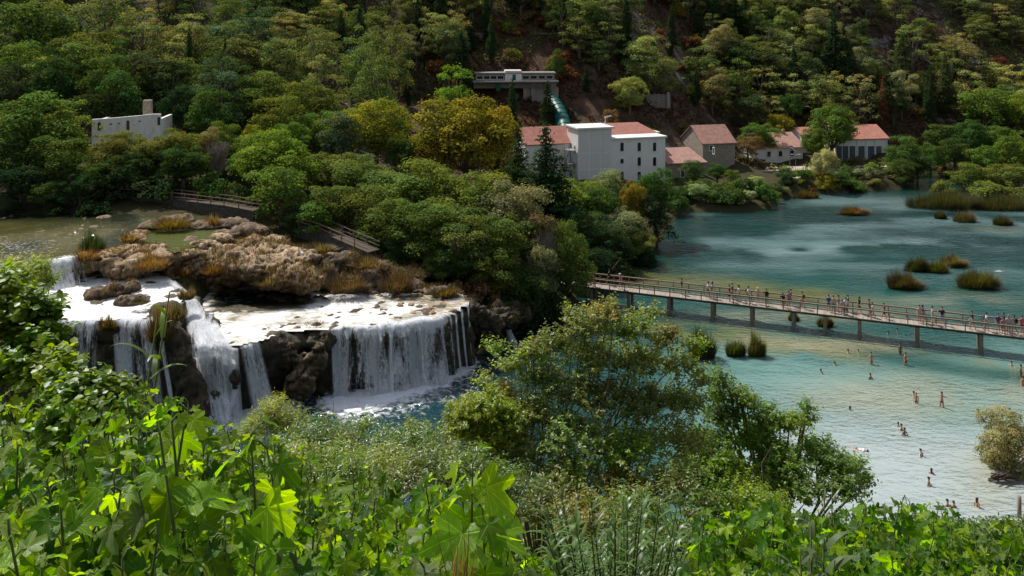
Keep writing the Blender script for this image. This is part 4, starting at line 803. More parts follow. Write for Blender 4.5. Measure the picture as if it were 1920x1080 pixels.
# the rest of the hillside wood
zones = [(0, 460, 150, 262, 50), (460, 700, 172, 262, 44), (700, 1240, 208, 276, 104), (1240, 1960, 222, 290, 160), (-160, 0, 130, 250, 12), (1960, 2120, 200, 290, 10)]
placed = [(o.location.x, o.location.y) for (o, *_r) in LABELS]
keepout = [(940, 206, 12), (1010, 206, 14), (1050, 194, 9), (1120, 186, 22), (1240, 190, 14), (1310, 202, 12), (1475, 208, 9), (1625, 214, 10), (235, 150, 9), (975, 226, 8), (1560, 208, 8)]
for (x0, x1, y0, y1, n) in zones:
    k = 0; tries = 0
    while k < n and tries < n*60:
        tries += 1; px = rng.uniform(x0, x1); Y = rng.uniform(y0, y1); X = (px-960)*Y/F
        if any((X-(a-960)*b/F)**2+(Y-b)**2 < r*r for a, b, r in keepout): continue
        if any((X-a)**2+(Y-b)**2 < 3.9**2 for a, b in placed): continue
        q = vnoise(np.array([[X*.045, Y*.045, 3.0]]))[0]
        if px > 700 and q < -.22 and rng.random() < .85: continue
        if inside(np.array([[X, Y]]), lake_poly)[0]: continue
        placed.append((X, Y)); k += 1; r = rng.random()
        if px < 700:
            kind = 'pine' if r < .5 or Y > 190 else ('broad' if r < .95 else 'cypress'); tn = rng.choice(['pine', 'pinedark', 'green', 'olive', 'blue', 'pinelight', 'deep'])
        else:
            kind = 'pine' if r < .72 else ('cypress' if r < .84 else 'fine'); tn = rng.choice(['pine', 'pinelight', 'pinelight', 'pinedark', 'pine', 'grey', 'olive'], p=[.24, .16, .16, .2, .12, .06, .06])
        if kind == 'cypress': fill(kind, px, Y, rng.uniform(70, 120)*220/Y, rng.uniform(20, 32), 'dark')
        else: fill(kind, px, Y, rng.uniform(56, 104)*220/Y, rng.uniform(58, 96)*220/Y, tn)
for k in range(110):                            # rusty autumn shrubs on the rock
    for _ in range(40):
        px = rng.uniform(520, 1950); Y = rng.uniform(200, 275); X = (px-960)*Y/F
        if px < 750 and Y > 235: continue
        if any((X-(a-960)*b/F)**2+(Y-b)**2 < (r*.6)**2 for a, b, r in keepout): continue
        break
    fill('bush', px, Y, rng.uniform(16, 36), rng.uniform(26, 50), rng.choice(['rust', 'rust', 'brown', 'olive', 'gold'], p=[.4, .2, .2, .1, .1]))
for k in range(34):
    px = rng.uniform(745, 1090); Y = rng.uniform(211, 236)
    if not any(((px-960)*Y/F-(a-960)*b/F)**2+(Y-b)**2 < 60 for a, b in ((940, 206), (1010, 206))): fill('bush', px, Y, rng.uniform(16, 34), rng.uniform(28, 48), rng.choice(['rust', 'brown', 'olive', 'rust']))
# low scrub that nobody could count
n = 170000; px = rng.uniform(-150, 2070, n); Y = 126+rng.random(n)**1.0*200; X = (px-960)*Y/F
Pn = np.c_[X, Y]; ok = ~inside(Pn, lake_poly) & ((px < 620) | (Y > 196)) & (poly_dist(Pn, lake_poly) > 4)
ok &= fbm(np.c_[Pn*.12, np.zeros(n)], 3, 77) > -.3
for a, b, r in keepout[3:9]: ok &= ((X-(a-960)*b/F)**2+(Y-b)**2 > (r*.8)**2)
X, Y = X[ok], Y[ok]; n = len(X); Zs = gz(X, Y)+rng.uniform(.05, .9, n); fam = fbm(np.c_[X*.07, Y*.07, np.zeros(n)], 3, 91)
pal = np.where((fam > .08)[:, None] & (X > -35)[:, None], TINT['rust']*.45, np.where((fam < -.12)[:, None], TINT['olive'], TINT['brown']*.5))
pal = pal*rng.uniform(.4, 1.4, n)[:, None]; pal[X < -30] = TINT['deep']*rng.uniform(.5, 1.2, ((X < -30).sum(), 1))
me = leaf_cloud('scrub', np.c_[X, Y, Zs], norm(rnd(n)+np.array((0, -.2, .9))), rnd(n), rng.uniform(.4, 1.0, n), pal, QUAD_V, QUAD_F, M['leaf'])
tag(link('undergrowth', me, None, None, (1, 1, 1)), 'rusty and olive low scrub covering the hillside between the trees', 'undergrowth', kind='stuff')
# labels for the trees: colour and kind, then the nearest landmark, then its order along the photo
def side(px, py, a):
    dx, dy = px-a[0], py-a[1]
    if abs(dx) > abs(dy)*1.3: return ('right of' if dx > 0 else 'left of')
    return 'below' if dy > 0 else 'above'
ORD = ['', 'second', 'third', 'fourth', 'fifth', 'sixth', 'seventh', 'eighth', 'ninth', 'tenth', 'eleventh', 'twelfth', 'thirteenth', 'fourteenth', 'fifteenth', 'sixteenth', 'seventeenth', 'eighteenth', 'nineteenth', 'twentieth']
def finish_labels():
    groups = {}
    for (o, px, py, tint, kind, h, Y, lab) in LABELS:
        if py < 65 and lab is None: where = 'high above '+min([l for l in LAND if l[1] < 300], key=lambda l: abs(l[0]-px))[2]
        else:
            a = min(LAND, key=lambda l: (l[0]-px)**2+((l[1]-py)*1.5)**2); where = side(px, py, a)+' '+a[2]
        o['group'] = {'pine_tree': 'pines of the hillside wood', 'cypress_tree': 'cypresses of the hillside', 'broadleaf_tree': 'broadleaf trees of the valley', 'bush': 'bushes on the banks and slopes', 'conifer_tree': 'dark conifers by the mill', 'willow_tree': 'willows by the water', 'bare_tree': 'leafless trees'}[o.name.split('.')[0]]
        if lab: o['label'] = lab; continue
        groups.setdefault(f"{WORD[tint]} {KIND[kind][1]} {where}", []).append((px, o))
    for s, l in groups.items():
        l.sort(key=lambda a: a[0])
        for i, (px, o) in enumerate(l): o['label'] = s if len(l) == 1 else (s+', leftmost' if i == 0 else s+', rightmost' if i == len(l)-1 else s+f', {ORD[min(i, 19)]} from left')
M['shadedstone'] = stone_mat('shaded_rubble_wall', (.05, .045, .04), (.13, .12, .1), (.06, .055, .05))  # rubble colour darkened to stand for shade of the overhanging trees
# ================================================================== buildings
class House:                                   # local frame: u along the front (to the right), v into depth
    def __init__(s, name, label, cat, px, Y, z, deg, group=None):
        s.o = np.array([(px-960)*Y/F, Y, z]); s.a = R(deg); s.u = np.array([math.cos(s.a), math.sin(s.a), 0]); s.v = np.array([-math.sin(s.a), math.cos(s.a), 0])
        s.e = empty(name, s.o, label, cat, group, s.a)
    def upx(s, px, v=0):                        # u of the front line seen at the column px
        t = (px-960)/F; b = s.o+s.v*v; return (t*b[1]-b[0])/(s.u[0]-t*s.u[1])
    def zpx(s, py, u, v=0):
        p = s.o+s.u*u+s.v*v; return CZ-(py-HY)*p[1]/F-s.o[2]
    def put(s, name, mb, mat, parent=None, bevel=0):
        o = mb.build(name, mat, parent or s.e, bevel=bevel); return o
def gable(u0, u1, v0, v1, ze, zr, ov=.35, th=.18, axis='u'):
    mb = MB()
    if axis == 'u':
        vm = (v0+v1)/2; sl = (zr-ze)/(vm-v0); a = ze-sl*ov
        prof = [(v0-ov, a), (vm, zr), (v1+ov, a)]
        vs = [(u, v, z) for u in (u0-ov, u1+ov) for (v, z) in prof]+[(u, v, z+th) for u in (u0-ov, u1+ov) for (v, z) in prof]
    else:
        um = (u0+u1)/2; sl = (zr-ze)/(um-u0); a = ze-sl*ov; prof = [(u0-ov, a), (um, zr), (u1+ov, a)]
        vs = [(u, v, z) for v in (v0-ov, v1+ov) for (u, z) in prof]+[(u, v, z+th) for v in (v0-ov, v1+ov) for (u, z) in prof]
    fs = [(0, 3, 4, 1), (1, 4, 5, 2), (6, 7, 10, 9), (7, 8, 11, 10), (0, 1, 7, 6), (1, 2, 8, 7), (3, 9, 10, 4), (4, 10, 11, 5), (0, 6, 9, 3), (2, 5, 11, 8)]
    return mb.add(vs, fs)
def gable_walls(u0, u1, v0, v1, ze, zr, axis='u'):
    if axis == 'u': p = [(v0, -1), (v1, -1), (v1, ze), ((v0+v1)/2, zr), (v0, ze)]; vs = [(u, v, z) for u in (u0, u1) for v, z in p]
    else: p = [(u0, -1), (u1, -1), (u1, ze), ((u0+u1)/2, zr), (u0, ze)]; vs = [(u, v, z) for v in (v0, v1) for u, z in p]
    return MB().add(vs, [(0, 1, 2, 3, 4), (9, 8, 7, 6, 5)]+[(i, 5+i, 5+(i+1) % 5, (i+1) % 5) for i in range(5)])
def window(h, u, z, w, hh, v, arch=0, glass='glass', frame='trim', fw=.09, parent=None, face=0):
    """window on the front plane v (face 0) or on the left gable u (face 1)"""
    def pt(a, b, d): return (u+a, v-d, z+b) if face == 0 else (v-d, u-a, z+b)
    pts = [(-w/2, 0), (w/2, 0), (w/2, hh)]+[(w/2*math.cos(t), hh+arch*math.sin(t)) for t in (math.pi*.25, math.pi*.5, math.pi*.75)]*(1 if arch else 0)+[(-w/2, hh)]
    n = len(pts); fr = MB(); out = [(a*(1+2*fw/w), b*(1+fw/hh)-(fw if b == 0 else 0)) for a, b in pts]
    fr.add([pt(a, b, .07) for a, b in out]+[pt(a, b, .07) for a, b in pts]+[pt(a, b, -.03) for a, b in out]+[pt(a, b, -.03) for a, b in pts],
           [(i, (i+1) % n, n+(i+1) % n, n+i) for i in range(n)]+[(n+i, n+(i+1) % n, 3*n+(i+1) % n, 3*n+i) for i in range(n)]+[(i, 2*n+i, 2*n+(i+1) % n, (i+1) % n) for i in range(n)])
    fr.add([pt(-w/2-.12, -.02, .14), pt(w/2+.12, -.02, .14), pt(w/2+.12, -.1, .14), pt(-w/2-.12, -.1, .14), pt(-w/2-.12, -.02, 0), pt(w/2+.12, -.02, 0), pt(w/2+.12, -.1, 0), pt(-w/2-.12, -.1, 0)], [(0, 3, 2, 1), (0, 1, 5, 4), (3, 7, 6, 2), (0, 4, 7, 3), (1, 2, 6, 5)])
    o = h.put('window', fr, M[frame], parent)
    g = MB().add([pt(a, b, .012) for a, b in pts], [tuple(range(n))]); h.put('pane', g, M[glass], o); return o
# --- the tall white mill
h = House('mill_building', 'tall white rendered mill with blank panelled tower and pink tiled roof', 'building', 1084, 178, 2.0, 17)
zt = h.zpx(243, 0); u1 = h.upx(1147); ue = h.upx(1248); za = h.zpx(262, u1); zl = h.zpx(269, -2, 4.2); zr = zt+.35
h.put('tower', MB().box((u1/2, 3.2, (zt-1)/2), (u1, 6.4, zt+1)), M['white'])
pan = MB()
cols = [(.06, .30), (.38, .64), (.70, .96)]; rows = [(.02, .26), (.30, .545), (.585, .83)]
pn = MB()
for a, b in cols:
    for c, d in ((0.0, .28), (.31, .575), (.605, .985)): pn.box((u1*(a+b)/2, -.02, zt*(c+d)/2-.1), (u1*(b-a), .1, zt*(d-c)))
h.put('wall_panel', pn, M['panel'])
h.put('parapet', MB().box((u1/2, 3.0, zt+.2), (u1+.7, 7.2, .38)), M['trim'], bevel=.05)
h.put('annex_wall', MB().box(((u1+ue)/2, 3.1, (za-1)/2), (ue-u1-.01, 6.0, za+1)), M['white'])
h.put('annex_parapet', MB().box(((u1+ue)/2+.1, 2.2, za+.16), (ue-u1+.35, 5.0, .36)), M['trim'], bevel=.05)
M['tile_mill'] = tile_mat('mill_tiles', (.52, .24, .19), (.44, .17, .13), R(17))
h.put('main_wall', MB().box(((u1+ue-2.2)/2+2, 8.8, (za-.6)/2), (ue-u1+1.8, 5.2, za+1.4)), M['white'])
rv0, rv1 = 4.6, 13.4; zev = za+.35
def hip(u0, u1, v0, v1, ze, zr, cut):
    vm = (v0+v1)/2; return MB().add([(u0, v0, ze), (u1, v0, ze), (u1, v1, ze), (u0, v1, ze), (u0, vm, zr), (u1-cut, vm, zr), (u0, v0, ze-.2), (u1, v0, ze-.2), (u1, v1, ze-.2), (u0, v1, ze-.2)],
        [(0, 1, 5, 4), (1, 2, 5), (2, 3, 4, 5), (3, 0, 4), (6, 9, 8, 7), (0, 6, 7, 1), (1, 7, 8, 2), (2, 8, 9, 3), (3, 9, 6, 0)])
ur = h.upx(1236, rv0)
h.put('roof', hip(u1-1.5, ur, rv0, rv1, zev, h.zpx(231, u1+2, 9), 3.2), M['tile_mill'])
ul = h.upx(985, 4.2)
h.put('wing_wall', MB().box((ul/2+.1, 8.9, (zl-1)/2), (-ul+.2, 9.2, zl+1)), M['white'])
h.put('wing_roof', gable(ul, .2, 4.3, 13.5, zl+.05, h.zpx(238, -4, 9), .3), M['tile_mill'])
for px in (1166.5, 1198.8, 1227.6):
    u = h.upx(px)
    for (py, hh) in ((283.5, 1.65), (311, 1.65), (338, 1.65)):
        small = px < 1180 and py == 311
        window(h, u, h.zpx(306.5 if small else py, u), .78, .78 if small else hh, -.02+.12, .22, 'glass', 'white', .05)
for py in (289, 320): window(h, 1.9, h.zpx(py, 0), .6, 1.4, 0, .12, 'glass', 'trim', .07, face=1)
fe = h.put('fire_escape', MB(), M['steel']) if False else None
mb = MB()
for k, z in enumerate((1.6, 4.4, 7.2)):
    mb.box((-1.0, 1.9, z), (1.7, 2.6, .1))
    for a, b in ((-1.8, .65), (-1.8, 3.15), (-.2, .65), (-.2, 3.15)): mb.bar((a, b, z), (a, b, z+1.1), .06)
    for zz in (.55, 1.1): mb.bar((-1.8, .65, z+zz), (-.2, .65, z+zz), .05); mb.bar((-1.8, .65, z+zz), (-1.8, 3.15, z+zz), .05)
    mb.bar((-1.7, .8 if k % 2 else 3.0, z-2.8), (-1.7, 3.0 if k % 2 else .8, z), .22, .08)
for a, b in ((-1.8, .65), (-1.8, 3.15)): mb.bar((a, b, -.5), (a, b, 8.3), .09)
h.put('fire_escape', mb, M['steel'])
h.put('downpipe', MB().tube([(-.15, 4.1, 0), (-.15, 4.1, zl)], .07, 6), M['steel'])
an = MB(); an.tube([(u1-.6, 2, zt+.38), (u1-.6, 2, zt+2.3)], .05, 6); an.bar((u1-.9, 2, zt+2.1), (u1+.7, 1.8, zt+2.45), .09, .3); an.bar((u1-1.0, 2, zt+.4), (u1-.7, 2.2, zt+1.1), .07)
h.put('antenna', an, M['trim'])
h.put('antenna', MB().bar((u1*.56, 2, zt+.4), (u1*.52, 2, zt+1.0), .16, .06).bar((u1*.56, 2, zt+.3), (u1*.56, 2, zt+.7), .05), M['trim'])
# --- low stone annex with tiled roof right of the mill
M['tile_a'] = tile_mat('old_tiles', (.45, .25, .19), (.33, .16, .12), R(12)); M['tile_b'] = tile_mat('pale_tiles', (.56, .34, .27), (.45, .25, .2), R(8)); M['tile_c'] = tile_mat('orange_tiles', (.6, .27, .19), (.5, .2, .14), R(10))
h = House('stone_annex', 'low rubble stone annex with sloping tiled roof against the white mill', 'building', 1250, 185, 2.0, 12)
uw = h.upx(1322); ze = h.zpx(307, 0); zk = h.zpx(279, 0, 5)
h.put('wall', MB().box((uw/2, 2.6, (ze-1)/2), (uw, 5.0, ze+1)), M['stone'])
h.put('roof', MB().add([(-.1, -.5, ze-.05), (uw+.4, -.5, ze-.05), (uw-1.6, 5.2, zk), (-.1, 5.2, zk), (-.1, -.5, ze+.12), (uw+.4, -.5, ze+.12), (uw-1.6, 5.2, zk+.17), (-.1, 5.2, zk+.17)], [(3, 2, 1, 0), (4, 5, 6, 7), (0, 1, 5, 4), (1, 2, 6, 5), (2, 3, 7, 6), (3, 0, 4, 7)]), M['tile_b'])
for px in (1255.5, 1280, 1303): window(h, h.upx(px), h.zpx(333, 0), .8, 1.35, .1, .15, 'glass', 'trim', .16)
# --- gabled stone house
h = House('stone_house', 'gabled rubble stone house with old red tiled roof behind the annex', 'building', 1318, 193, 2.2, 14)
uw = h.upx(1378); ze = h.zpx(269, 1); zk = h.zpx(246, 1, 5)
h.put('wall', gable_walls(0, uw, 0, 11, ze, zk+1.2), M['stone']); h.put('roof', gable(0, uw, 0, 11, ze, zk+1.2, .35), M['tile_a'])
window(h, h.upx(1333.5), h.zpx(282, 2), .85, 1.15, 0, 0, 'bluepane', 'trim', .16)
window(h, -5.2, h.zpx(276, 0, 5), .6, 1.3, 0, 0, 'glass', 'trim', .14, face=1)
# --- roof by the flag
h = House('long_house', 'long low house whose pale tiled roof shows behind the flag', 'building', 1420, 205, 2.4, 12)
uw = h.upx(1506); ze = h.zpx(277, 4); zk = h.zpx(250, 4, 6)
h.put('wall', MB().box((uw/2, 6, (ze-1)/2), (uw, 11.6, ze+1)), M['white']); h.put('roof', gable(0, uw, 0, 12, ze, zk, .4), M['tile_b'])
for px in (1440, 1456): h.put('roof_hatch', MB().box((h.upx(px, 2.5), 2.5, ze+(zk-ze)*.42+.12), (.9, .7, .16)), M['trim'])
for k in range(3): window(h, uw*(.25+.25*k), 1.2, .9, 1.3, -.2+.2, 0, 'glass', 'trim', .1)
h.put('chimney', MB().box((uw*.82, 5.6, zk+.3), (.6, .6, 1.3)), M['stone'])
h = House('white_gable', 'small white gable end showing between the tiled roof and the great round tree', 'building', 1503, 212, 2.6, 12)
h.put('wall', gable_walls(0, 5, 0, 7, h.zpx(254, 0), h.zpx(243, 0)), M['white']); h.put('roof', gable(0, 5, 0, 7, h.zpx(254, 0), h.zpx(243, 0), .25), M['tile_c']); window(h, 1.9, 4.6, .7, .9, 0, 0, 'glass', 'trim', .1)
# --- house with tall windows
h = House('power_house', 'cream house with row of tall gridded windows and orange tiled roof', 'building', 1568, 208, 2.0, 10)
uw = h.upx(1664); ze = h.zpx(259, uw*.8); zk = h.zpx(237, uw*.8, 5)
h.put('wall', gable_walls(0, uw, 0, 10.5, ze, zk+.3), M['white']); h.put('roof', gable(0, uw, 0, 10.5, ze, zk+.3, .45), M['tile_c'])
h.put('plinth', MB().box((uw/2, -.06, .35), (uw+.1, .2, .9)), M['concrete'])
for px in (1573, 1585, 1598, 1615, 1633, 1647):
    u = h.upx(px); w = 1.5 if px < 1600 else 1.7; hh = 3.0
    b = window(h, u, h.zpx(297, u), w, hh, 0, 0, 'bluepane', 'trim', .12)
    gr = MB()
    for k in range(1, 4): gr.bar((u-w/2+k*w/4, -.06, h.zpx(297, u)), (u-w/2+k*w/4, -.06, h.zpx(297, u)+hh), .05)
    for k in range(1, 6): gr.bar((u-w/2, -.062, h.zpx(297, u)+k*hh/6), (u+w/2, -.062, h.zpx(297, u)+k*hh/6), .05)
    h.put('window_grid', gr, M['steel'], b)
for px in (1566.5, 1607, 1624.5, 1641, 1662): h.put('pilaster', MB().box((h.upx(px), -.07, (ze-.3)/2), (.32, .22, ze-.3)), M['trim'])
# --- cliff house with green doors, on its old wall
h = House('cliff_house', 'long flat roofed cliff house with window band and green doors on a high wall', 'building', 892, 207, 12, 4)
uw = h.upx(1040); zb = h.zpx(151, 6); zt = h.zpx(138, 6)
um0, um1 = h.upx(947), h.upx(978)
h.put('wall', MB().box((uw/2, 2.2, (zb+zt)/2), (uw, 4.0, zt-zb)), M['concrete'])
h.put('roof', MB().box((uw/2, 2.0, zt+.12), (uw+.6, 4.8, .26)), M['concrete'])
h.put('centre_bay', MB().box(((um0+um1)/2, 1.9, (zb+zt)/2+.3), (um1-um0, 4.0, zt-zb+.9)), M['ruin'])
h.put('door', MB().box((h.upx(964), -.14, (zb+zt)/2-.1), (.8, .1, zt-zb-.3)), M['greendoor'])
for k in range(4): window(h, um0*(.14+.235*k), zb+.35, um0*.2, .75, .19, 0, 'glass', 'ruin', .06)
for k in range(4): window(h, um1+(uw-um1)*(.13+.24*k), zb+.35, (uw-um1)*.19, .75, .19, 0, 'glass', 'ruin', .06)
h.put('terrace_slab', MB().box((uw/2, .9, zb-.15), (uw+1.4, 6.4, .3)), M['concrete'])
h.put('base_wall', MB().box((uw/2, 3.2, zb-1.1), (uw+1, 6, 1.6)), M['greystone'])
for px in (934, 1025): h.put('gate_panel', MB().box((h.upx(px), -.3, zb-1.4), (1.0, .16, 2.2)), M['greendoor'])
bw = MB(); uL, uR = h.upx(982), h.upx(1048)
bw.box(((uL+uR)/2, 3.6, zb-7.5), (uR-uL, 5.2, 11.2)); h.put('buttress_wall', bw, M['concrete'])
for px in (985, 1000, 1034): h.put('pier', MB().box((h.upx(px), .8, zb-7.4), (.9, .6, 11)), M['concrete'])
# --- walls on the slope
h = House('retaining_wall', 'long stained concrete retaining wall high on the slope above the cliff house', 'wall', 880, 229, ground((880-960)*229/F, 229)-1, 5)
uw = h.upx(1062); zt = h.zpx(63, 8); h.put('wall_face', MB().box((uw/2, .5, zt/2-1), (uw, 1.0, zt+2)), M['concrete']); h.put('coping', MB().box((uw/2, .45, zt+.1), (uw+.2, 1.3, .2)), M['concrete'])
for k in range(5): h.put('wall_rib', MB().box((uw*(.12+.19*k), -.1, zt/2-1), (.5, .25, zt+1.8)), M['concrete'])
h = House('terrace_wall', 'pale concrete slab and low wall among trees at the upper left', 'wall', 530, 222, ground((530-960)*222/F, 222)-.5, 6)
uw = h.upx(650); zt = h.zpx(58, 4); h.put('wall_face', MB().box((uw/2, .5, zt/2-1), (uw, .8, zt+2)), M['concrete']); h.put('slab', MB().box((uw/2, 0, zt+.12), (uw+.2, 2.4, .24)), M['concrete'])
h = House('slope_wall', 'short rubble wall on the rocky slope right of the mill roof', 'wall', 1212, 214, ground((1212-960)*214/F, 214)-1, -6)
h.put('wall_face', MB().box((3, .5, 1.3), (6, 1, 3.4)), M['greystone']); h.put('pillar', MB().box((5.4, -.2, 1.6), (.7, .7, 4)), M['concrete'])
# --- white ruin
h = House('ruined_house', 'roofless white walled ruin among the trees on the left', 'building', 172, 136, ground((172-960)*136/F, 136)-.5, 8)
uw = h.upx(301); z0 = h.zpx(224, 0); z1 = h.zpx(214, uw)
fr = [(0, 0), (uw, 0), (uw, z1), (uw*.88, z1+.02), (uw*.7, z0+(z1-z0)*.74), (uw*.5, z0+(z1-z0)*.5), (uw*.3, z0+(z1-z0)*.26), (0, z0)]
mb = MB(); n = len(fr); mb.add([(a, 0, b) for a, b in fr]+[(a, .5, b) for a, b in fr], [tuple(range(n))[::1], tuple(range(n, 2*n))[::-1]]+[(i, n+i, n+(i+1) % n, (i+1) % n) for i in range(n)])
h.put('front_wall', mb, M['ruin'])
h.put('side_wall', MB().box((.25, 4, z0/2-.2), (.5, 7, z0-.4)), M['ruin']); h.put('side_wall', MB().box((uw-.25, 4, z1/2-.4), (.5, 7, z1-.8)), M['ruin'])
for px, wd, hh, py in ((186, .4, 1.3, 237), (240, .4, 1.5, 235), (298, .4, 1.3, 227)): h.put('slot', MB().box((h.upx(px), -.03, h.zpx(py, h.upx(px))), (wd, .12, hh)), M['darkwood'])
for px in (208, 223, 262): h.put('vent_hole', MB().box((h.upx(px), -.03, h.zpx(232.5-(px-208)*.1, h.upx(px))), (.34, .1, .16)), M['darkwood'])
h.put('chimney', MB().box((h.upx(277, 5), 5, h.zpx(202, h.upx(277, 5), 5)), (1.3, 1.2, 2.6)), M['stone'], bevel=.08)
h = House('pale_slab_wall', 'low pale wall half hidden by trees below the white roofless ruin', 'wall', 196, 127, ground((196-960)*127/F, 127), 6); h.put('wall_face', MB().box((4, .3, 1.2), (8, .5, 2.4)), M['ruin'])
# --- the green penstock
e = empty('green_pipe', WY(1050, 215, 193), 'ribbed green steel pipe running down the slope behind the mill', 'pipe')
pts = [WY(1030, 186, 203), WY(1040, 195, 200.5), WY(1048, 208, 197.5), WY(1055, 225, 194), WY(1060, 245, 190), WY(1063, 262, 187)]
pts = [np.array(p) for p in pts]; mb = MB(); fine = []
for i in range(len(pts)-1):
    for k in range(4): fine.append(pts[i]+(pts[i+1]-pts[i])*k/4)
mb.tube(fine, 1.55, 20); loc(e, mb.build('pipe_shell', M['greenpipe'], e, True))
for i in range(1, len(fine)-1, 2):
    d = norm(fine[i+1]-fine[i-1]); loc(e, MB().tube([fine[i]-d*.09, fine[i]+d*.09], 1.66, 20).build('pipe_rib', M['darksteel'] if False else M['greenpipe'], e, False))
# --- quays and terraces by the shore
def slab(name, poly, z0, z1, mat, label=None, cat=None, kind=None): return tag(MB().prism([p[:2] for p in poly], z0, z1).build(name, mat), label, cat, None, kind)
slab('quay_path', [W(1440, 337, 1.2), W(1560, 335, 1.2), W(1680, 331, 1.2), W(1682, 322, 1.2), W(1560, 325, 1.2), W(1440, 326, 1.2)], -.5, 1.2, M['pave'], kind='structure')
slab('upper_terrace_path', [W(1425, 322, 2.1), W(1560, 320, 2.1), W(1690, 317, 2.1), W(1690, 309, 2.1), W(1560, 311, 2.1), W(1425, 312, 2.1)], -.5, 2.1, M['pave'], kind='structure')
slab('quay_pavement', [W(1242, 372, 1.4), W(1302, 368, 1.4), W(1345, 364, 1.4), W(1340, 342, 1.6), W(1248, 346, 1.6)], -1, 1.4, M['pave'], kind='structure')
for (a, b, z, hh, lb) in (((1440, 338), (1682, 332), 1.2, .35, 'low grey rubble wall along the waterside edge of the sunny quay'), ((1425, 323), (1690, 318), 2.1, .3, 'grey rubble wall between the two levels of the sunny quay')):
    p, q = W(*a, z), W(*b, z); w_ = MB().bar((p[0], p[1], z-.7), (q[0], q[1], z-.7), .4, 2.0); o = w_.build('quay_wall', M['greystone']); tag(o, lb, 'wall')
p, q = W(1268, 374, .9), W(1310, 371, .9); tag(MB().bar((p[0], p[1], .3), (q[0], q[1], .3), .3, 2.0).build('quay_wall', M['trim']), 'white quay wall at the water below the stone annex', 'wall')
# flag, lamp
p = W(1481, 322, 2.1); e = empty('flagpole', p, 'tall flagpole flying a red white and blue flag on the quay', 'flagpole'); MB().tube([(0, 0, 0), (0, 0, 6.2)], .06, 8).build('pole', M['steel'], e)
for k, mt in enumerate(('red', 'flagwhite', 'flagblue')):
    V = []; 
    for i in range(9):
        for j in range(2): V.append((.05+i*.16, .12*math.sin(i*.9), 5.95-k*.3-j*.3-.055*i*i*.3))
    MB().add(V, [(2*i, 2*i+1, 2*i+3, 2*i+2) for i in range(8)]).build('flag_stripe', M[mt], e)
p = W(1492, 322, 2.1); e = empty('lamp_post', p, 'grey double arm lamp post beside the flagpole', 'lamp'); MB().tube([(0, 0, 0), (0, 0, 3.9)], .05, 8).build('pole', M['steel'], e)
for s in (-1, 1): MB().bar((0, 0, 3.8), (s*.9, 0, 3.95), .07).box((s*.9, 0, 3.93), (.4, .2, .1)).build('lamp_arm', M['trim'], e)
# ================================================================== the footbridge
ZD = 2.3
A = np.array([4.0, 113.3, 0]); B = np.array([78.0, 84.6, 0]); D = norm(B-A); Nn = np.array([D[1], -D[0], 0]); LEN = float(np.linalg.norm(B-A)); BW = 2.2
if Nn[1] > 0: Nn = -Nn                          # towards the viewer
br = empty('footbridge', (*A[:2], ZD), 'long timber footbridge with post and rail sides on concrete piers', 'bridge', None, math.atan2(D[1], D[0]))
# local: x along the bridge, y negative towards the viewer, z 0 at the deck
t = NT('bridge_planks'); p = t.pos((1, 1, 1), True); sp = t.n('ShaderNodeSeparateXYZ'); t.put(sp.inputs[0], p)
fr_ = t.math('FRACT', t.math('MULTIPLY', sp.outputs[0], 5.5)); idx = t.math('FLOOR', t.math('MULTIPLY', sp.outputs[0], 5.5))
wn = t.n('ShaderNodeTexWhiteNoise', noise_dimensions='1D'); t.put(wn.inputs['W'], idx); nz = t.noise(p, 2.0, 5, .7)
c = t.mix(wn.outputs[0], C(.28, .24, .2), C(.44, .39, .33)); c = t.mix(t.math('MULTIPLY', nz, .5), c, C(.17, .14, .11)); c = t.mix(t.ramp(fr_, .1, .02), c, C(.04, .03, .025))
M['planks'] = t.done(t.bsdf(c, .9, t.bump(nz, .3, .02)))
MB().box((LEN/2, -BW/2, -.04), (LEN, BW, .08)).build('deck', M['planks'], br)
for y in (-.25, -BW/2, -BW+.25): MB().box((LEN/2, y, -.2), (LEN, .16, .24)).build('beam', M['darkwood'], br)
pm = MB().box((0, 0, .5), (.1, .1, 1.24)).mesh('railing_post'); pm.materials.append(M['wood'])
nP = int(LEN/1.9)
for i in range(nP+1):
    for y in (.02, -BW-.02):
        if y > 0 and i % 2 == 0 and i > 100: continue
        o = link('railing_post', pm, None, br); o.location = (i*1.9+.3, y, 0); o.rotation_euler = (rng.uniform(-.02, .02), rng.uniform(-.02, .02), 0)
for y in (.09, -BW-.09):
    for z in (1.06, .55): MB().box((LEN/2, y, z), (LEN, .045, .11 if z > 1 else .09)).build('rail', M['wood'], br)
    MB().box((LEN/2, y*1.0, 1.135), (LEN, .16, .04)).build('handrail', M['wood'], br)
def along(px, py, z): p = W(px, py, z); return float((p-A)@D)
for px, py in ((1122, 556), (1190, 565), (1260, 580), (1340, 590), (1413, 597), (1490, 603), (1548, 611), (1611, 618), (1718, 637), (1836, 653), (1960, 668)):
    x = along(px, py, 0); pr = MB()
    pr.tube([(x, -BW+.2, -ZD-1), (x, -BW+.2, -.42)], [.24, .2], 10); pr.tube([(x, -.2, -ZD-1), (x, -.2, -.42)], [.24, .2], 10); pr.box((x, -BW/2, -.37), (.42, BW+.1, .12)); pr.tube([(x, -BW+.2, -ZD-.3), (x, -BW+.2, -ZD+.15)], [.36, .26], 10)
    pr.build('pier', M['pier'], br)
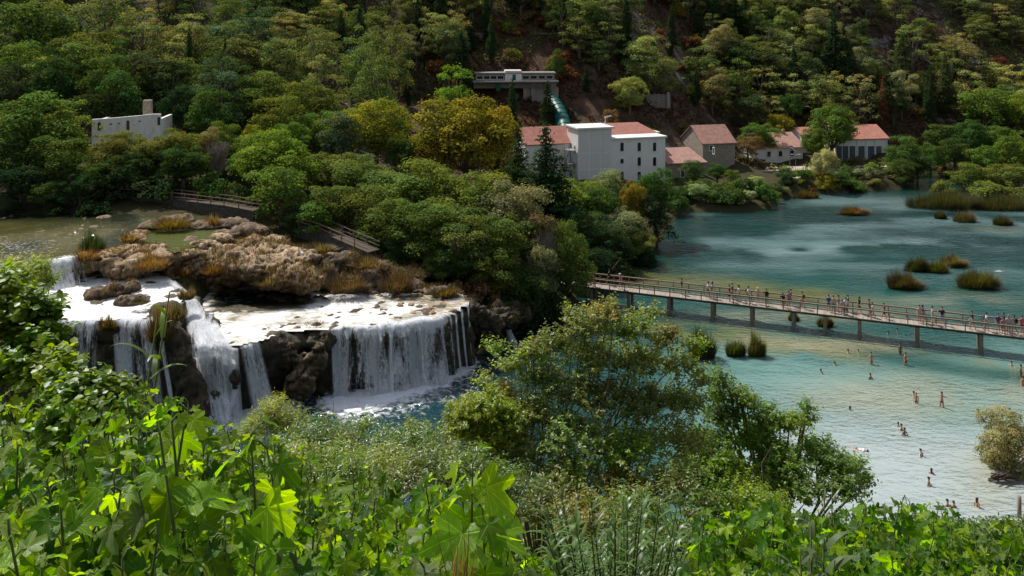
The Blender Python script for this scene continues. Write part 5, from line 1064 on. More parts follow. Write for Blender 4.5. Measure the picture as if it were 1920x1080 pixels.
# railed walkways on the left
def walkway(name, label, pts, zs, wallh, side=1):
    P3 = [np.array(W(px, py, z)) for (px, py), z in zip(pts, zs)]; e = empty(name, P3[0], label, 'walkway'); wl = MB(); dk = MB(); rl = MB(); posts = []
    for a, b in zip(P3[:-1], P3[1:]):
        d = norm(b-a); n2 = np.array((-d[1], d[0], 0)); n2 = n2 if n2[1] > 0 else -n2
        dk.bar(a+n2*.9, b+n2*.9, 1.9, .12); wl.bar(a-np.array((0, 0, wallh/2))+n2*.1, b-np.array((0, 0, wallh/2))+n2*.1, .4, wallh-.15)
        for zz in (.45, .95): rl.bar(a+(0, 0, zz), b+(0, 0, zz), .06, .1); rl.bar(a+n2*1.8+(0, 0, zz), b+n2*1.8+(0, 0, zz), .06, .1)
        L = np.linalg.norm(b-a); k = int(L/1.7)
        for i in range(k): posts += [a+(b-a)*i/k, a+(b-a)*i/k+n2*1.8]
    loc(e, dk.build('walking_deck', M['darkwood'], e)); loc(e, wl.build('stone_wall', M['shadedstone'], e)); loc(e, rl.build('rail', M['wood'], e))  # deck and wall take darker colours in place of tree shade
    m = MB().box((0, 0, .5), (.11, .11, 1.1)).mesh('railing_post'); m.materials.append(M['wood'])
    for q in posts: o = link('railing_post', m, None, e); o.location = Vector(q)-e.location
walkway('railed_walkway', 'timber railed walkway on a grey stone wall along the upper river', [(165, 362), (225, 367), (300, 372), (370, 380), (420, 386), (475, 396)], [12.2, 12.2, 12.1, 12.0, 11.9, 11.6], 1.8)
walkway('railed_walkway', 'second timber railed walkway sloping down under the trees behind the outcrop', [(560, 422), (600, 435), (640, 453), (690, 474)], [10.6, 10.2, 9.7, 9.2], 1.6)
# ================================================================== people
def skin_mesh(nodes, edges, root, sub=1):
    me = bpy.data.meshes.new('b'); keys = list(nodes); ix = {k: i for i, k in enumerate(keys)}
    me.from_pydata([nodes[k][0] for k in keys], [(ix[a], ix[b]) for a, b in edges], []); o = bpy.data.objects.new('b', me); COL.objects.link(o)
    sk = o.modifiers.new('s', 'SKIN'); sk.use_smooth_shade = True
    for k in keys:
        sv = me.skin_vertices[0].data[ix[k]]; sv.radius = nodes[k][1] if hasattr(nodes[k][1], '__len__') else (nodes[k][1],)*2; sv.use_root = (k == root)
    ss = o.modifiers.new('d', 'SUBSURF'); ss.levels = sub; ss.render_levels = sub
    r = bpy.data.meshes.new_from_object(o.evaluated_get(bpy.context.evaluated_depsgraph_get())); bpy.data.objects.remove(o); r.materials.clear()
    for p in r.polygons: p.use_smooth = True
    return r
def pose(arms, legs, lean=0.0, head=(0, 0)):
    """arms: per side (elbow, wrist, hand); legs: per side (knee, ankle); faces -y"""
    J = {}; l = lean
    J['pelvis'] = ((0, 0, .95), (.125, .105)); J['waist'] = ((0, -.12*l, 1.12), (.115, .09)); J['chest'] = ((0, -.32*l, 1.33), (.14, .1)); J['neckb'] = ((0, -.42*l, 1.46), (.06, .06)); J['neck'] = ((head[0]*.3, -.45*l-.01, 1.53), (.052, .052))
    J['jaw'] = ((head[0]*.6, -.47*l-.03+head[1], 1.60), (.068, .075)); J['head'] = ((head[0], -.48*l-.015+head[1], 1.68), (.078, .092)); J['crown'] = ((head[0], -.48*l-.005+head[1], 1.75), (.055, .065)); J['nose'] = ((head[0]*.8, -.47*l-.115+head[1], 1.645), (.012, .014))
    E_ = [('pelvis', 'waist'), ('waist', 'chest'), ('chest', 'neckb'), ('neckb', 'neck'), ('neck', 'jaw'), ('jaw', 'head'), ('head', 'crown'), ('jaw', 'nose')]
    for s, sd in ((-1, 'r'), (1, 'l')):
        el, wr, ha = arms[0 if s < 0 else 1]; kn, an = legs[0 if s < 0 else 1]
        J['sh'+sd] = ((s*.18, -.4*l, 1.4), (.058, .058)); J['el'+sd] = (el, (.042, .042)); J['wr'+sd] = (wr, (.03, .028)); J['ha'+sd] = (ha, (.042, .02)); d = norm(np.array(ha)-np.array(wr))
        sdv = norm(np.cross(d, (0, 1, 0))+1e-6); J['fi'+sd] = (tuple(np.array(ha)+d*.09), (.03, .014)); J['th'+sd] = (tuple(np.array(ha)+d*.03+np.array((0, -.05, 0))), (.013, .012))
        J['hi'+sd] = ((s*.095, 0, .9), (.092, .095)); J['kn'+sd] = (kn, (.06, .062)); J['an'+sd] = (an, (.04, .042)); J['to'+sd] = ((an[0]+s*.02, an[1]-.15, .035), (.042, .028))
        E_ += [('neckb', 'sh'+sd), ('sh'+sd, 'el'+sd), ('el'+sd, 'wr'+sd), ('wr'+sd, 'ha'+sd), ('ha'+sd, 'fi'+sd), ('ha'+sd, 'th'+sd), ('pelvis', 'hi'+sd), ('hi'+sd, 'kn'+sd), ('kn'+sd, 'an'+sd), ('an'+sd, 'to'+sd)]
    return J, E_
def mid(a, b, k): return tuple(np.array(a)*(1-k)+np.array(b)*k)
def make_person(J, E_):
    r = {'body': skin_mesh(J, E_, 'pelvis')}
    S = {k: (J[k][0], tuple(np.array(J[k][1])*1.17+.012)) for k in ('waist', 'chest')}; S['pelv'] = ((0, 0, .93), (.15, .125)); S['neckb'] = (tuple(np.array(J['neckb'][0])+np.array((0, 0, -.035))), (.075, .07)); se = [('pelv', 'waist'), ('waist', 'chest'), ('chest', 'neckb')]
    for sd in 'rl': S['sh'+sd] = (J['sh'+sd][0], (.078, .076)); S['sl'+sd] = (mid(J['sh'+sd][0], J['el'+sd][0], .72), (.066, .066)); se += [('neckb', 'sh'+sd), ('sh'+sd, 'sl'+sd)]
    r['shirt'] = skin_mesh(S, se, 'chest')
    def legs(kend, rad):
        S = {'pel': ((0, 0, 1.0), (.142, .118)), 'pe2': ((0, 0, .9), (.142, .122))}; e = [('pel', 'pe2')]
        for sd in 'rl':
            S['h'+sd] = (J['hi'+sd][0], (.112, .114)); S['k'+sd] = (mid(J['hi'+sd][0], J['kn'+sd][0], min(1, kend)), (rad, rad)); e += [('pe2', 'h'+sd), ('h'+sd, 'k'+sd)]
            if kend > 1: S['a'+sd] = (mid(J['kn'+sd][0], J['an'+sd][0], .9), (.062, .062)); e.append(('k'+sd, 'a'+sd))
        return skin_mesh(S, e, 'pe2')
    r['shorts'] = legs(.72, .098); r['trousers'] = legs(2, .078); r['trunks'] = legs(.45, .1)
    S = {'a': ((0, 0, 1.02), (.14, .115)), 'b': ((0, 0, .8), (.19, .17)), 'c': ((0, 0, .55), (.22, .2))}; r['skirt'] = skin_mesh(S, [('a', 'b'), ('b', 'c')], 'b')
    hd = np.array(J['head'][0])
    mb = MB(); mb.ell(hd+np.array((0, .016, .045)), (.093, .104, .088), 12, 8); r['hair'] = mb.mesh('hair', True)
    mb = MB(); mb.ell(hd+np.array((0, .022, .035)), (.098, .106, .095), 12, 8); mb.ell(hd+np.array((0, .075, -.12)), (.075, .045, .16), 10, 8); r['longhair'] = mb.mesh('hair', True)
    mb = MB(); mb.ell(hd+np.array((0, .0, .055)), (.102, .112, .085), 12, 8); mb.ell(hd+np.array((0, -.03, .045)), (.165, .175, .016), 14, 4); r['hat'] = mb.mesh('hat', True)
    c = np.array(J['chest'][0]); mb = MB(); mb.ell(c+np.array((0, .2, -.06)), (.15, .1, .23), 10, 8); r['backpack'] = mb.mesh('backpack', True)
    mb = MB(); mb.ell((.33, 0, .72), (.07, .14, .17), 8, 6); mb.bar((.3, 0, .8), (.2, 0, 1.4), .03); r['bag'] = mb.mesh('bag', True)
    for k, m in r.items(): m.name = k; m.materials.append(M['skin' if k == 'body' else 'hair' if 'hair' in k else 'cloth'])
    return r
def arm(s, el, wr, ha=None): el = (s*el[0], el[1], el[2]); wr = (s*wr[0], wr[1], wr[2]); ha = ha or (s*(abs(wr[0])+.0), 0, 0); return el, wr, tuple(np.array(wr)+norm(np.array(wr)-np.array(el))*.08)
ST = lambda s: ((s*.1, -.015, .5), (s*.11, .02, .075))
down = lambda s: arm(s, (.24, .03, 1.13), (.25, -.06, .9))
POSES = dict(stand=make_person(*pose((down(-1), down(1)), (ST(-1), ST(1)))),
    walk=make_person(*pose((arm(-1, (.23, .12, 1.16), (.24, .06, .93)), arm(1, (.23, -.08, 1.16), (.22, -.28, 1.0))), (((-.1, -.2, .52), (-.11, -.2, .075)), ((.1, .06, .5), (.1, .3, .15))), .12)),
    lean=make_person(*pose((arm(-1, (.25, -.2, 1.18), (.2, -.42, 1.1)), arm(1, (.25, -.2, 1.18), (.2, -.42, 1.1))), (ST(-1), ((.12, -.1, .52), (.12, -.04, .075))), .35)),
    hip=make_person(*pose((arm(-1, (.42, .08, 1.2), (.2, -.05, 1.02)), down(1)), (ST(-1), ((.14, -.04, .5), (.17, -.02, .075))))),
    wade=make_person(*pose((arm(-1, (.32, -.04, 1.18), (.4, -.16, 1.0)), arm(1, (.33, -.05, 1.18), (.42, -.16, 1.02))), (((-.11, -.1, .52), (-.12, -.04, .075)), ((.1, .04, .5), (.12, .14, .075))), .1)),
    reach=make_person(*pose((arm(-1, (.34, -.04, 1.3), (.52, -.12, 1.2)), arm(1, (.42, -.02, 1.3), (.66, -.1, 1.2))), (((-.1, -.14, .52), (-.11, -.1, .075)), ((.1, .05, .5), (.11, .16, .1))), .05)),
    bend=make_person(*pose((arm(-1, (.3, -.42, 1.1), (.32, -.5, .85)), arm(1, (.3, -.42, 1.1), (.34, -.52, .85))), (ST(-1), ST(1)), .9)))
SKINS = [(.5, .27, .18), (.42, .21, .135), (.6, .37, .28), (.28, .135, .08)]
def person(pos, rz, ps, label, group, shirt=None, legs='shorts', lcol=(.05, .06, .1), hair='hair', hcol=(.025, .015, .01), skin=0, extra=None, size=1.0, rx=0.0):
    e = empty('person', pos, label, 'person', group, rz); e.scale = (size,)*3; e.rotation_euler = (rx, 0, rz); r = POSES[ps]
    link('body', r['body'], None, e, SKINS[skin]); link('hair' if 'hair' in hair else 'sun_hat', r[hair], None, e, hcol)
    if shirt is not None: link('shirt', r['shirt'], None, e, shirt)
    if legs: link(legs if legs != 'trunks' else 'swim_trunks', r[legs], None, e, lcol)
    for k, c in (extra or {}).items(): link(k, r[k], None, e, c)
    return e
WH, BK, PK, DR, BL, TE, GY, PU, GN = (.75, .75, .77), (.015, .015, .018), (.7, .16, .32), (.25, .02, .03), (.04, .1, .35), (.02, .28, .3), (.35, .34, .35), (.16, .06, .18), (.2, .28, .05)
def on_bridge(px, lane, rz, ps, desc, **kw):
    """lane 0..1 across the deck, 0 at the near railing"""
    t = (px-960)/F; o = A+Nn*BW*(1-lane); x = (t*o[1]-o[0])/(D[0]-t*D[1]); p = o+D*x
    kw['size'] = kw.get('size', 1)*1.12; person((p[0], p[1], ZD), rz, ps, desc, 'people crossing the footbridge', **kw)
al = math.atan2(D[1], D[0]); RT, LF, NEAR, FARR = al+math.pi/2, al-math.pi/2, al, al+math.pi
bp = [(1111, .25, RT, 'walk', 'person in pink shirt at the shaded far left of the footbridge', dict(shirt=PK, lcol=GY)), (1141, .8, RT, 'walk', 'person in black by the far rail at the left of the footbridge', dict(shirt=BK, lcol=BK)), (1164, .25, LF, 'walk', 'person with pale cap and bright pink shirt near the left end of the footbridge', dict(shirt=PK, lcol=(.3, .2, .2), hair='hat', hcol=(.6, .55, .55))),
 (1278, .6, RT, 'stand', 'lone person in dark top between the second and fourth piers', dict(shirt=(.05, .06, .09), lcol=(.3, .2, .15))), (1327, .55, RT, 'walk', 'person in white T-shirt and black shorts beside a long haired companion', dict(shirt=WH, lcol=BK)), (1335, .55, RT, 'walk', 'long haired person in patterned top and pale shorts', dict(shirt=GY, lcol=(.6, .55, .5), hair='longhair')),
 (1367.5, .35, RT, 'stand', 'person in dark red top with dark skirt, in a close pair', dict(shirt=DR, legs='skirt', lcol=(.1, .02, .03))), (1373, .7, RT, 'stand', 'person in charcoal top half behind the dark red one', dict(shirt=(.06, .06, .07), lcol=BK)), (1386, .5, LF, 'walk', 'person in white top with long hair walking alone in mid bridge', dict(shirt=WH, lcol=(.3, .25, .22), hair='longhair')),
 (1402, .45, RT, 'walk', 'person in white shirt with dark backpack', dict(shirt=WH, lcol=(.5, .4, .4), extra={'backpack': BK})), (1421, .45, NEAR, 'stand', 'person in pale pink shirt facing the near rail', dict(shirt=(.65, .45, .52), lcol=(.5, .33, .28), hair='hat', hcol=(.5, .4, .35))), (1437, .35, NEAR, 'hip', 'broad person in black T-shirt and black shorts', dict(shirt=BK, lcol=BK)),
 (1468, .4, NEAR, 'bend', 'person in black bending down at the near rail', dict(shirt=BK, lcol=BK, size=.9)), (1479, .4, NEAR, 'stand', 'person in mauve top beside the bending one', dict(shirt=(.35, .22, .34), lcol=BK)), (1481.5, .75, RT, 'walk', 'person in dark red top just right of the mauve one', dict(shirt=DR, lcol=BK)),
 (1505, .55, LF, 'walk', 'person in yellow green vest and dark red shorts', dict(shirt=GN, lcol=DR, extra={'backpack': DR})), (1553.5, .5, FARR, 'stand', 'person in deep blue shirt with dark shorts at the left of the big group', dict(shirt=BL, lcol=BK)), (1562.5, .45, FARR, 'stand', 'bare backed person in teal shorts in the big group', dict(lcol=TE, legs='skirt')),
 (1572, .6, RT, 'stand', 'person in mid blue top and pale shorts in the big group', dict(shirt=(.08, .17, .42), lcol=(.5, .45, .5))), (1579.5, .3, NEAR, 'stand', 'short person in dusty pink dress in front of the big group', dict(shirt=(.55, .35, .35), legs='skirt', lcol=(.55, .35, .35), size=.88)), (1586, .35, NEAR, 'stand', 'person in white shirt and black trousers at the right of the big group', dict(shirt=WH, legs='trousers', lcol=BK)),
 (1589.5, .8, RT, 'stand', 'person in dark top behind the white shirted one', dict(shirt=(.05, .05, .07), lcol=BK)), (1610.5, .75, RT, 'walk', 'long haired person in black top near the far rail', dict(shirt=BK, lcol=BK, hair='longhair')), (1629.5, .5, LF, 'stand', 'dark haired person in smoky grey top beside a paler child', dict(shirt=(.14, .12, .13), lcol=(.2, .15, .14))), (1636.5, .4, LF, 'walk', 'slight child in white top and shorts', dict(shirt=WH, lcol=(.6, .5, .45), size=.85)),
 (1658, .45, LF, 'walk', 'small person in brown with a shoulder bag', dict(shirt=(.16, .1, .06), lcol=(.1, .08, .06), size=.88, extra={'bag': (.12, .07, .03)})), (1724, .4, NEAR, 'stand', 'bare chested person in green shorts leading a pair', dict(lcol=(.12, .3, .12))), (1730, .5, RT, 'stand', 'long haired person in purple dress with a blue bag', dict(shirt=PU, legs='skirt', lcol=PU, hair='longhair', extra={'bag': (.1, .3, .5)})),
 (1748, .45, RT, 'stand', 'person in pale grey top just left of a small child', dict(shirt=(.5, .47, .48), lcol=GY)), (1754.5, .25, NEAR, 'bend', 'small crouching child by the near rail', dict(shirt=(.5, .3, .25), lcol=(.3, .2, .15), size=.62)), (1766.5, .5, NEAR, 'hip', 'person in dark maroon shirt and bright blue shorts, hand on hip', dict(shirt=(.09, .015, .03), lcol=(.02, .2, .75))),
 (1823.5, .35, LF, 'walk', 'lone person in black walking between the last two piers', dict(shirt=BK, lcol=(.06, .04, .04))), (1848.5, .4, RT, 'walk', 'person in white shirt and orange shorts with a red bag', dict(shirt=WH, lcol=(.75, .2, .05), extra={'backpack': (.05, .06, .14)})), (1871.5, .4, NEAR, 'stand', 'person in dark violet patterned shirt at the left of the right hand group', dict(shirt=PU, lcol=(.08, .06, .1))),
 (1882, .65, LF, 'stand', 'person in black top at the back of the right hand group', dict(shirt=BK, lcol=BK)), (1881.5, .25, NEAR, 'stand', 'short person in rose top in the right hand group', dict(shirt=(.5, .2, .26), lcol=(.2, .1, .12), size=.88)), (1891, .35, NEAR, 'stand', 'fair haired person in pale grey blouse in the right hand group', dict(shirt=(.5, .46, .46), lcol=(.3, .22, .2), hair='longhair', hcol=(.35, .2, .09))),
 (1903, .4, LF, 'walk', 'person in dark red shirt with black backpack', dict(shirt=(.16, .02, .03), lcol=BK, extra={'backpack': BK})), (1916.5, .5, NEAR, 'stand', 'person in orange red top at the very edge of the photo', dict(shirt=(.6, .16, .1), lcol=DR))]
for (px, ln, rz, ps, desc, kw) in bp: on_bridge(px, ln, rz, ps, desc, skin=int(px) % 3, **kw)
def in_water(px, py, deep, rz, ps, desc, **kw):      # py at the waterline; deep = how far the feet are under water
    p = W(px, py, 0); person((p[0], p[1], -deep), rz, ps, desc, 'bathers in the lake', **kw)
sw = [(1665, 626, 1.45, .4, 'stand', 'head of a swimmer left of the eighth pier', {}), (1682, 619, 1.5, 1.2, 'stand', 'head of a swimmer close under the footbridge deck', {}), (1722, 628, 1.38, 2, 'reach', 'swimmer holding on beside a bridge pier', {}), (1590, 661, 1.42, 1, 'stand', 'dark haired swimmer up to the neck left of the man in turquoise shorts', {}), (1609, 659, 1.48, 2.6, 'stand', 'pale swimmer low in the water left of the man in turquoise shorts', dict(hcol=(.25, .15, .08))),
 (1634, 683, .5, 3.3, 'wade', 'bather in turquoise shorts wading with arms held out', dict(lcol=(.02, .42, .45))), (1688, 665, .52, .4, 'stand', 'deeply tanned bather in dark red shorts standing by the bridge', dict(lcol=(.2, .015, .02), skin=3)), (1698, 684, .5, 3.5, 'hip', 'bather in navy shorts in front of the one in dark red', dict(lcol=(.015, .02, .12))),
 (1565, 684, 1.45, .7, 'stand', 'lone dark haired head in the water far left of the wading bathers', {}), (1547.5, 700, 1.36, 4.5, 'bend', 'swimmer leaning forward with shoulders above water', {}), (1631, 710, 1.22, .5, 'wade', 'bather in water to the chest below the one in turquoise', dict(skin=1)), (1713, 741, 1.4, .8, 'stand', 'bather up to the neck just behind a standing child', {}), (1718, 756, .55, -.6, 'stand', 'child standing knee deep in the sandy shallows', dict(lcol=DR, size=.86)),
 (1766, 763, .35, -.9, 'reach', 'slim bather in bikini with one arm stretched out on the sandbank', dict(hair='longhair', lcol=(.12, .05, .05))), (1594, 769, 1.42, 1, 'stand', 'lone dark head in the water above the green shrub', dict(hair='longhair')), (1843, 787, .82, -1.6, 'bend', 'bather bending over with both arms in the water', dict(lcol=BK)), (1893, 775, 1.3, 1, 'stand', 'dark head above the rounded waterside bush', {}),
 (1684, 799, 1.34, .6, 'stand', 'smallest and rearmost of three bathers in a line', dict(size=.95)), (1690, 806, 1.25, .8, 'stand', 'middle one of three bathers in a line', {}), (1695, 815, 1.15, .5, 'wade', 'nearest and biggest of three bathers in a line', dict(skin=3)), (1725.5, 854, 1.22, .9, 'reach', 'pale bather in water to the chest with arms forward', dict(skin=2)), (1746.5, 888, 1.36, 2.6, 'stand', 'dark head right above the bather nearest the fig leaves', dict(hair='longhair')),
 (1740, 909, 1.16, .9, 'wade', 'bather with bare shoulders just above the fig leaves', dict(skin=1)), (1832, 950, 1.12, 1.8, 'stand', 'long haired bather standing at the near shore', dict(hair='longhair')), (1776, 948, 1.3, .7, 'stand', 'dark head just behind the fig leaf tips', {}), (1788, 951, 1.32, .2, 'stand', 'second dark head just behind the fig leaf tips', {}), (1914, 705, .6, .9, 'stand', 'tanned bather in dark shorts at the right edge', dict(lcol=BK, skin=3)), (1917, 722, .9, .3, 'wade', 'bather at the right edge below the one in dark shorts', {}),
 (1897, 686, 1.32, -1.2, 'reach', 'swimmer with raised arm left of the bathers at the right edge', dict(skin=2)), (1503, 797, 1.36, .4, 'stand', 'swimmer half hidden by the tip of the green shrub', {}), (1096, 571, 1.3, .9, 'wade', 'swimmer with red and blue top under the shaded end of the bridge', dict(shirt=(.05, .12, .4), hcol=(.4, .02, .02)))]
for (px, py, dp, rz, ps, desc, kw) in sw: in_water(px, py, dp, rz, ps, desc, legs=kw.pop('legs', 'trunks'), **kw)
p = W(1597, 838, 0); person((p[0]-.5, p[1], -.16), 1.1, 'reach', 'prone swimmer in red and white beside the green shrub', 'bathers in the lake', shirt=(.75, .7, .7), legs='trunks', lcol=(.6, .02, .03), rx=R(82))
p = W(1513, 316, 2.1); person((p[0], p[1], 2.1), 2.5, 'stand', 'dark clothed person standing on the sunny quay', 'people on the quay', shirt=BK, legs='trousers', lcol=BK)
# ================================================================== reeds, rushes and grass
def blades(name, base, tip, width, tint, mat, sag=.25, segs=4):
    """base/tip (n,3); ribbons that arch from base to tip"""
    n = len(base); d = tip-base; L = np.linalg.norm(d, axis=1, keepdims=True); hz = norm(np.c_[d[:, 1], -d[:, 0], np.zeros(n)]+1e-6)
    V = []; ks = np.linspace(0, 1, segs+1)
    for k in ks:
        c = base+d*k; c = c.copy(); c[:, 2] += (L[:, 0]*sag)*(k-k**2.2)*1.6
        w = (width*(1-k**1.6)*(.5+.5*min(1, k*4)))[:, None]; V += [c-hz*w/2, c+hz*w/2]
    V = np.stack(V, 1); m = V.shape[1]; f = np.array([(2*i, 2*i+1, 2*i+3, 2*i+2) for i in range(segs)]).ravel()
    loops = (f[None]+np.arange(n)[:, None]*m).ravel(); col = np.repeat(tint, m, axis=0)
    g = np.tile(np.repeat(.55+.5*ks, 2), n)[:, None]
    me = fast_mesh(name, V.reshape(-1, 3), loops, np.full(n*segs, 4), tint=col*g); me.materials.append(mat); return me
def clump(name, label, cat, px, py, wpx, hpx, z, tints, n=900, spread=.35, depth=.55, group=None, sag=.3, bw=.05):
    c = W(px, py, z); s = c[1]/F; w = wpx*s/2; h = hpx*s*.8
    a = rng.uniform(0, 6.283, n); r = np.sqrt(rng.random(n)); u = np.c_[np.cos(a)*r, np.sin(a)*r]
    lump = 1+.6*vnoise(np.c_[u*2.3, np.full(n, px*.1)], 8)
    b = np.c_[u[:, 0]*w*.8, u[:, 1]*w*.8*depth+w*.3*depth, np.full(n, -.1)]
    hh = h*(1-(.2 if w > 7 else .45)*r**3)*lump*np.where(rng.random(n) < .12, rng.uniform(1.0, 1.4, n), rng.uniform(.5, 1.08, n)); t = b+np.c_[u[:, 0]*w*spread*rng.uniform(.3, 1, n), u[:, 1]*w*spread*depth, hh]+np.c_[rng.normal(0, .12*h, (n, 2)), np.zeros(n)]
    tint = np.array([TINT[k] if isinstance(k, str) else k for k in tints])[rng.integers(len(tints), size=n)]*rng.uniform(.55, 1.35, n)[:, None]
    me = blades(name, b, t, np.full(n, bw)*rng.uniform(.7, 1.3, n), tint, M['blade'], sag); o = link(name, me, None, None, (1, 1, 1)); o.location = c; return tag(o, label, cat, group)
straw = (.34, .25, .12); rushg = (.07, .10, .03); rb = (.17, .11, .05); yg = (.22, .21, .04); og = (.34, .18, .05)
for (px, py, w, h, tn, lb) in ((1700, 541, 78, 36, (rb, rb, rushg), 'big dark brown reed clump standing nearest above the footbridge'), (1721, 508, 54, 24, (rb, rushg, rushg), 'dull brown reed clump touching a yellow green one'), (1760, 511, 46, 24, (yg, yg, rushg), 'small yellow green reed clump in the middle of the islets'),
        (1790, 500, 58, 24, (yg, straw, rb), 'straw topped reed clump at the back of the islets'), (1838, 540, 92, 34, (yg, rushg, rb), 'wide green and brown reed clump right of the other islets'), (1603, 402, 64, 15, (rb, rb, og), 'flat lone brown reed clump far out on the pale water'),
        (1764, 410, 26, 17, (rb, rushg), 'small brown reed tuft in front of the big reed bed'), (1810, 416, 50, 22, (rb, straw, rushg), 'middle brown reed tuft in front of the big reed bed'), (1882, 422, 42, 22, (rb, rushg, rushg), 'dark reed tuft nearest the right edge below the reed bed'),
        (1548, 612, 34, 22, (rb, rushg, yg), 'grass tuft growing round a bridge pier below the big group of people'), (1489, 601, 22, 18, (yg, rushg), 'little grass tuft beside a bridge pier'), (1380, 668, 42, 36, (yg, rushg, rushg), 'left one of two round rush tussocks in the shallows'), (1420, 668, 38, 46, (yg, yg, rushg), 'taller right one of two round rush tussocks in the shallows'),
        (1318, 672, 56, 58, (rushg, rushg, yg), 'tall rush tussock rising behind the brown green shrub')):
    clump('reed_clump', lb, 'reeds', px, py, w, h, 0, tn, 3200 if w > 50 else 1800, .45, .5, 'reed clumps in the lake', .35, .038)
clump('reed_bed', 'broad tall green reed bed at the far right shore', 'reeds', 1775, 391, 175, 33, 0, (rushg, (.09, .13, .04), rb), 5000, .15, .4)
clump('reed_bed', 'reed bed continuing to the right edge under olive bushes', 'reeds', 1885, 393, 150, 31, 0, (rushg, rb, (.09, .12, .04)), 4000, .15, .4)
clump('reed_bed', 'rust brown reeds at the foot of the shore under the pale olive tree', 'reeds', 1512, 372, 60, 18, 0, (rb, og, rushg), 1200, .2, .3)
for (px, py, z, w, h, tn, n, lb) in ((172, 470, 11.0, 52, 38, (rushg, (.05, .09, .03)), 900, 'dark green rush tussock on the brown rock of the upper river'), (160, 487, 10.6, 60, 24, (og, rb, og), 700, 'orange brown grass under the green rush tussock'), (205, 475, 10.8, 60, 18, (og, straw), 600, 'short orange grass behind the green rush tussock'), (242, 450, 11.1, 44, 18, (og, straw), 400, 'orange grass patch at the corner of the small olive pool'),
        (318, 428, 11.2, 84, 26, (og, yg, rb), 1200, 'long golden grass bank on the rim behind the small pool'), (398, 422, 11.2, 40, 22, (og, straw), 500, 'golden grass tuft on the rim near the walkway'), (282, 505, 9.8, 66, 34, (og, og, straw), 1400, 'bright orange grass mound dropping beside the white stream'), (272, 490, 10.2, 46, 24, (og, rb), 700, 'orange grass at the top of the orange mound'),
        (300, 640, 7.0, 50, 70, (rb, rb, straw), 1500, 'hanging brown sedge in front of the slanting cascade'), (318, 600, 8.6, 56, 36, (rb, straw, rushg), 1200, 'brown sedge crest over the mossy buttress'), (348, 560, 8.8, 34, 26, (rb, straw), 700, 'brown sedge head with white water beside it'), (202, 618, 7.9, 38, 32, (og, rushg, rb), 800, 'orange and green tuft on the lip between the left falls'), (262, 568, 9.1, 40, 10, (rb, rushg), 400, 'thin brown grass on the small stream boulder'),
        (398, 514, 8.9, 44, 22, (rb, og), 700, 'rust grass patch on the face of the tan outcrop'), (510, 535, 8.0, 76, 26, (rb, straw, straw), 1500, 'long brown sedge fringe on the nose of the tan outcrop'), (560, 540, 7.6, 60, 22, (straw, rb), 900, 'pale brown sedge fringe at the right end of the tan outcrop'), (345, 515, 8.6, 40, 20, (rb, og), 600, 'rust grass on the left face of the tan outcrop'),
        (650, 545, 6.8, 90, 34, (rb, rb, (.2, .12, .08)), 1400, 'reddish brown sedge on the slope behind the falls terrace'), (745, 545, 6.7, 70, 34, (rb, (.2, .12, .08)), 1300, 'reddish brown sedge nearer the shrubs behind the falls terrace'), (690, 500, 8.4, 80, 22, (rb, straw), 900, 'brown dry grass under the sloping railing'), (835, 556, 6.2, 60, 26, (og, rb, rushg), 900, 'olive and orange grass at the back right corner of the falls terrace'), (600, 470, 9.6, 70, 16, (rb, straw), 700, 'dry grass on top of the brown slope by the railing')):
    clump('grass_tuft', lb, 'grass tuft', px, py, w, h, z, tn, n, .55, .6, 'grass tufts on the travertine', -.12 if 'hanging' in lb or 'fringe' in lb else .05, .06)
o = tree('fine', 1892, 772, 125, 69.0, 'grey', 'rounded grey green bush standing in the lake at the right edge', base=-2.4)
p = W(1886, 905, 0); mb = MB()
for k in range(11): a = rng.uniform(-1, 1); mb.tube([(p[0]-1+rng.uniform(-.4, .4), p[1]+rng.uniform(-.5, .5), .1+k*.06), (p[0]+rng.uniform(-.2, .2), p[1]+a*.4, .25+k*.04), (p[0]+1.1, p[1]+a*.7, .1+k*.05)], [.06, .08, .03], 6)
tag(mb.build('driftwood', M['darkwood'], None, True), 'dark tangle of driftwood in the water under the rounded bush', 'driftwood')
p = W(1911, 962, .3); tag(MB().tube([(p[0], p[1], -.8), (p[0], p[1], 1.5)], [.16, .14], 9).build('mooring_post', M['wood'], None, True), 'single weathered wooden post on the near shore at the right edge', 'post')

# sedge growing on the travertine, too fine to count
def moss_blades(name, src, label, n, tints, ln, up=.5, zmin=5.8):
    o = bpy.data.objects[src]; me = o.data; k = len(me.vertices); V = np.empty(k*3, np.float32); me.vertices.foreach_get('co', V); V = V.reshape(-1, 3).astype(float); N = np.empty(k*3, np.float32); me.vertex_normals.foreach_get('vector', N); N = N.reshape(-1, 3)
    patch = fbm(V*.45, 3, 15); ok = np.where((N[:, 2] > -.1) & (patch > .02) & (V[:, 2] > zmin))[0]; ix = ok[rng.integers(len(ok), size=n)]; b = V[ix]+rng.normal(0, .12, (n, 3)); d = norm(N[ix]*.8+rng.normal(0, .35, (n, 3))+np.array((0, 0, up)))*(ln*rng.uniform(.5, 1.3, n))[:, None]
    tt = np.array(tints)[rng.integers(len(tints), size=n)]*rng.uniform(.5, 1.3, n)[:, None]; tag(link(name, blades(name, b, b+d, np.full(n, .06), tt, M['blade'], -.2), None, None, (1, 1, 1)), label, 'sedge', None, 'stuff')
moss_blades('dry_sedge', 'travertine_outcrop', 'dry brown sedge matted over the tan travertine outcrop', 9000, [straw, rb, og, (.12, .1, .04)], .42)
moss_blades('dry_sedge', 'travertine_outcrop.001', 'dry reddish sedge matted over the shaded travertine slope', 8000, [rb, (.2, .12, .08), straw, rushg], .45)
moss_blades('dry_sedge', 'travertine_barrier', 'short ochre sedge on the low travertine barrier', 2500, [og, straw, rb], .32)
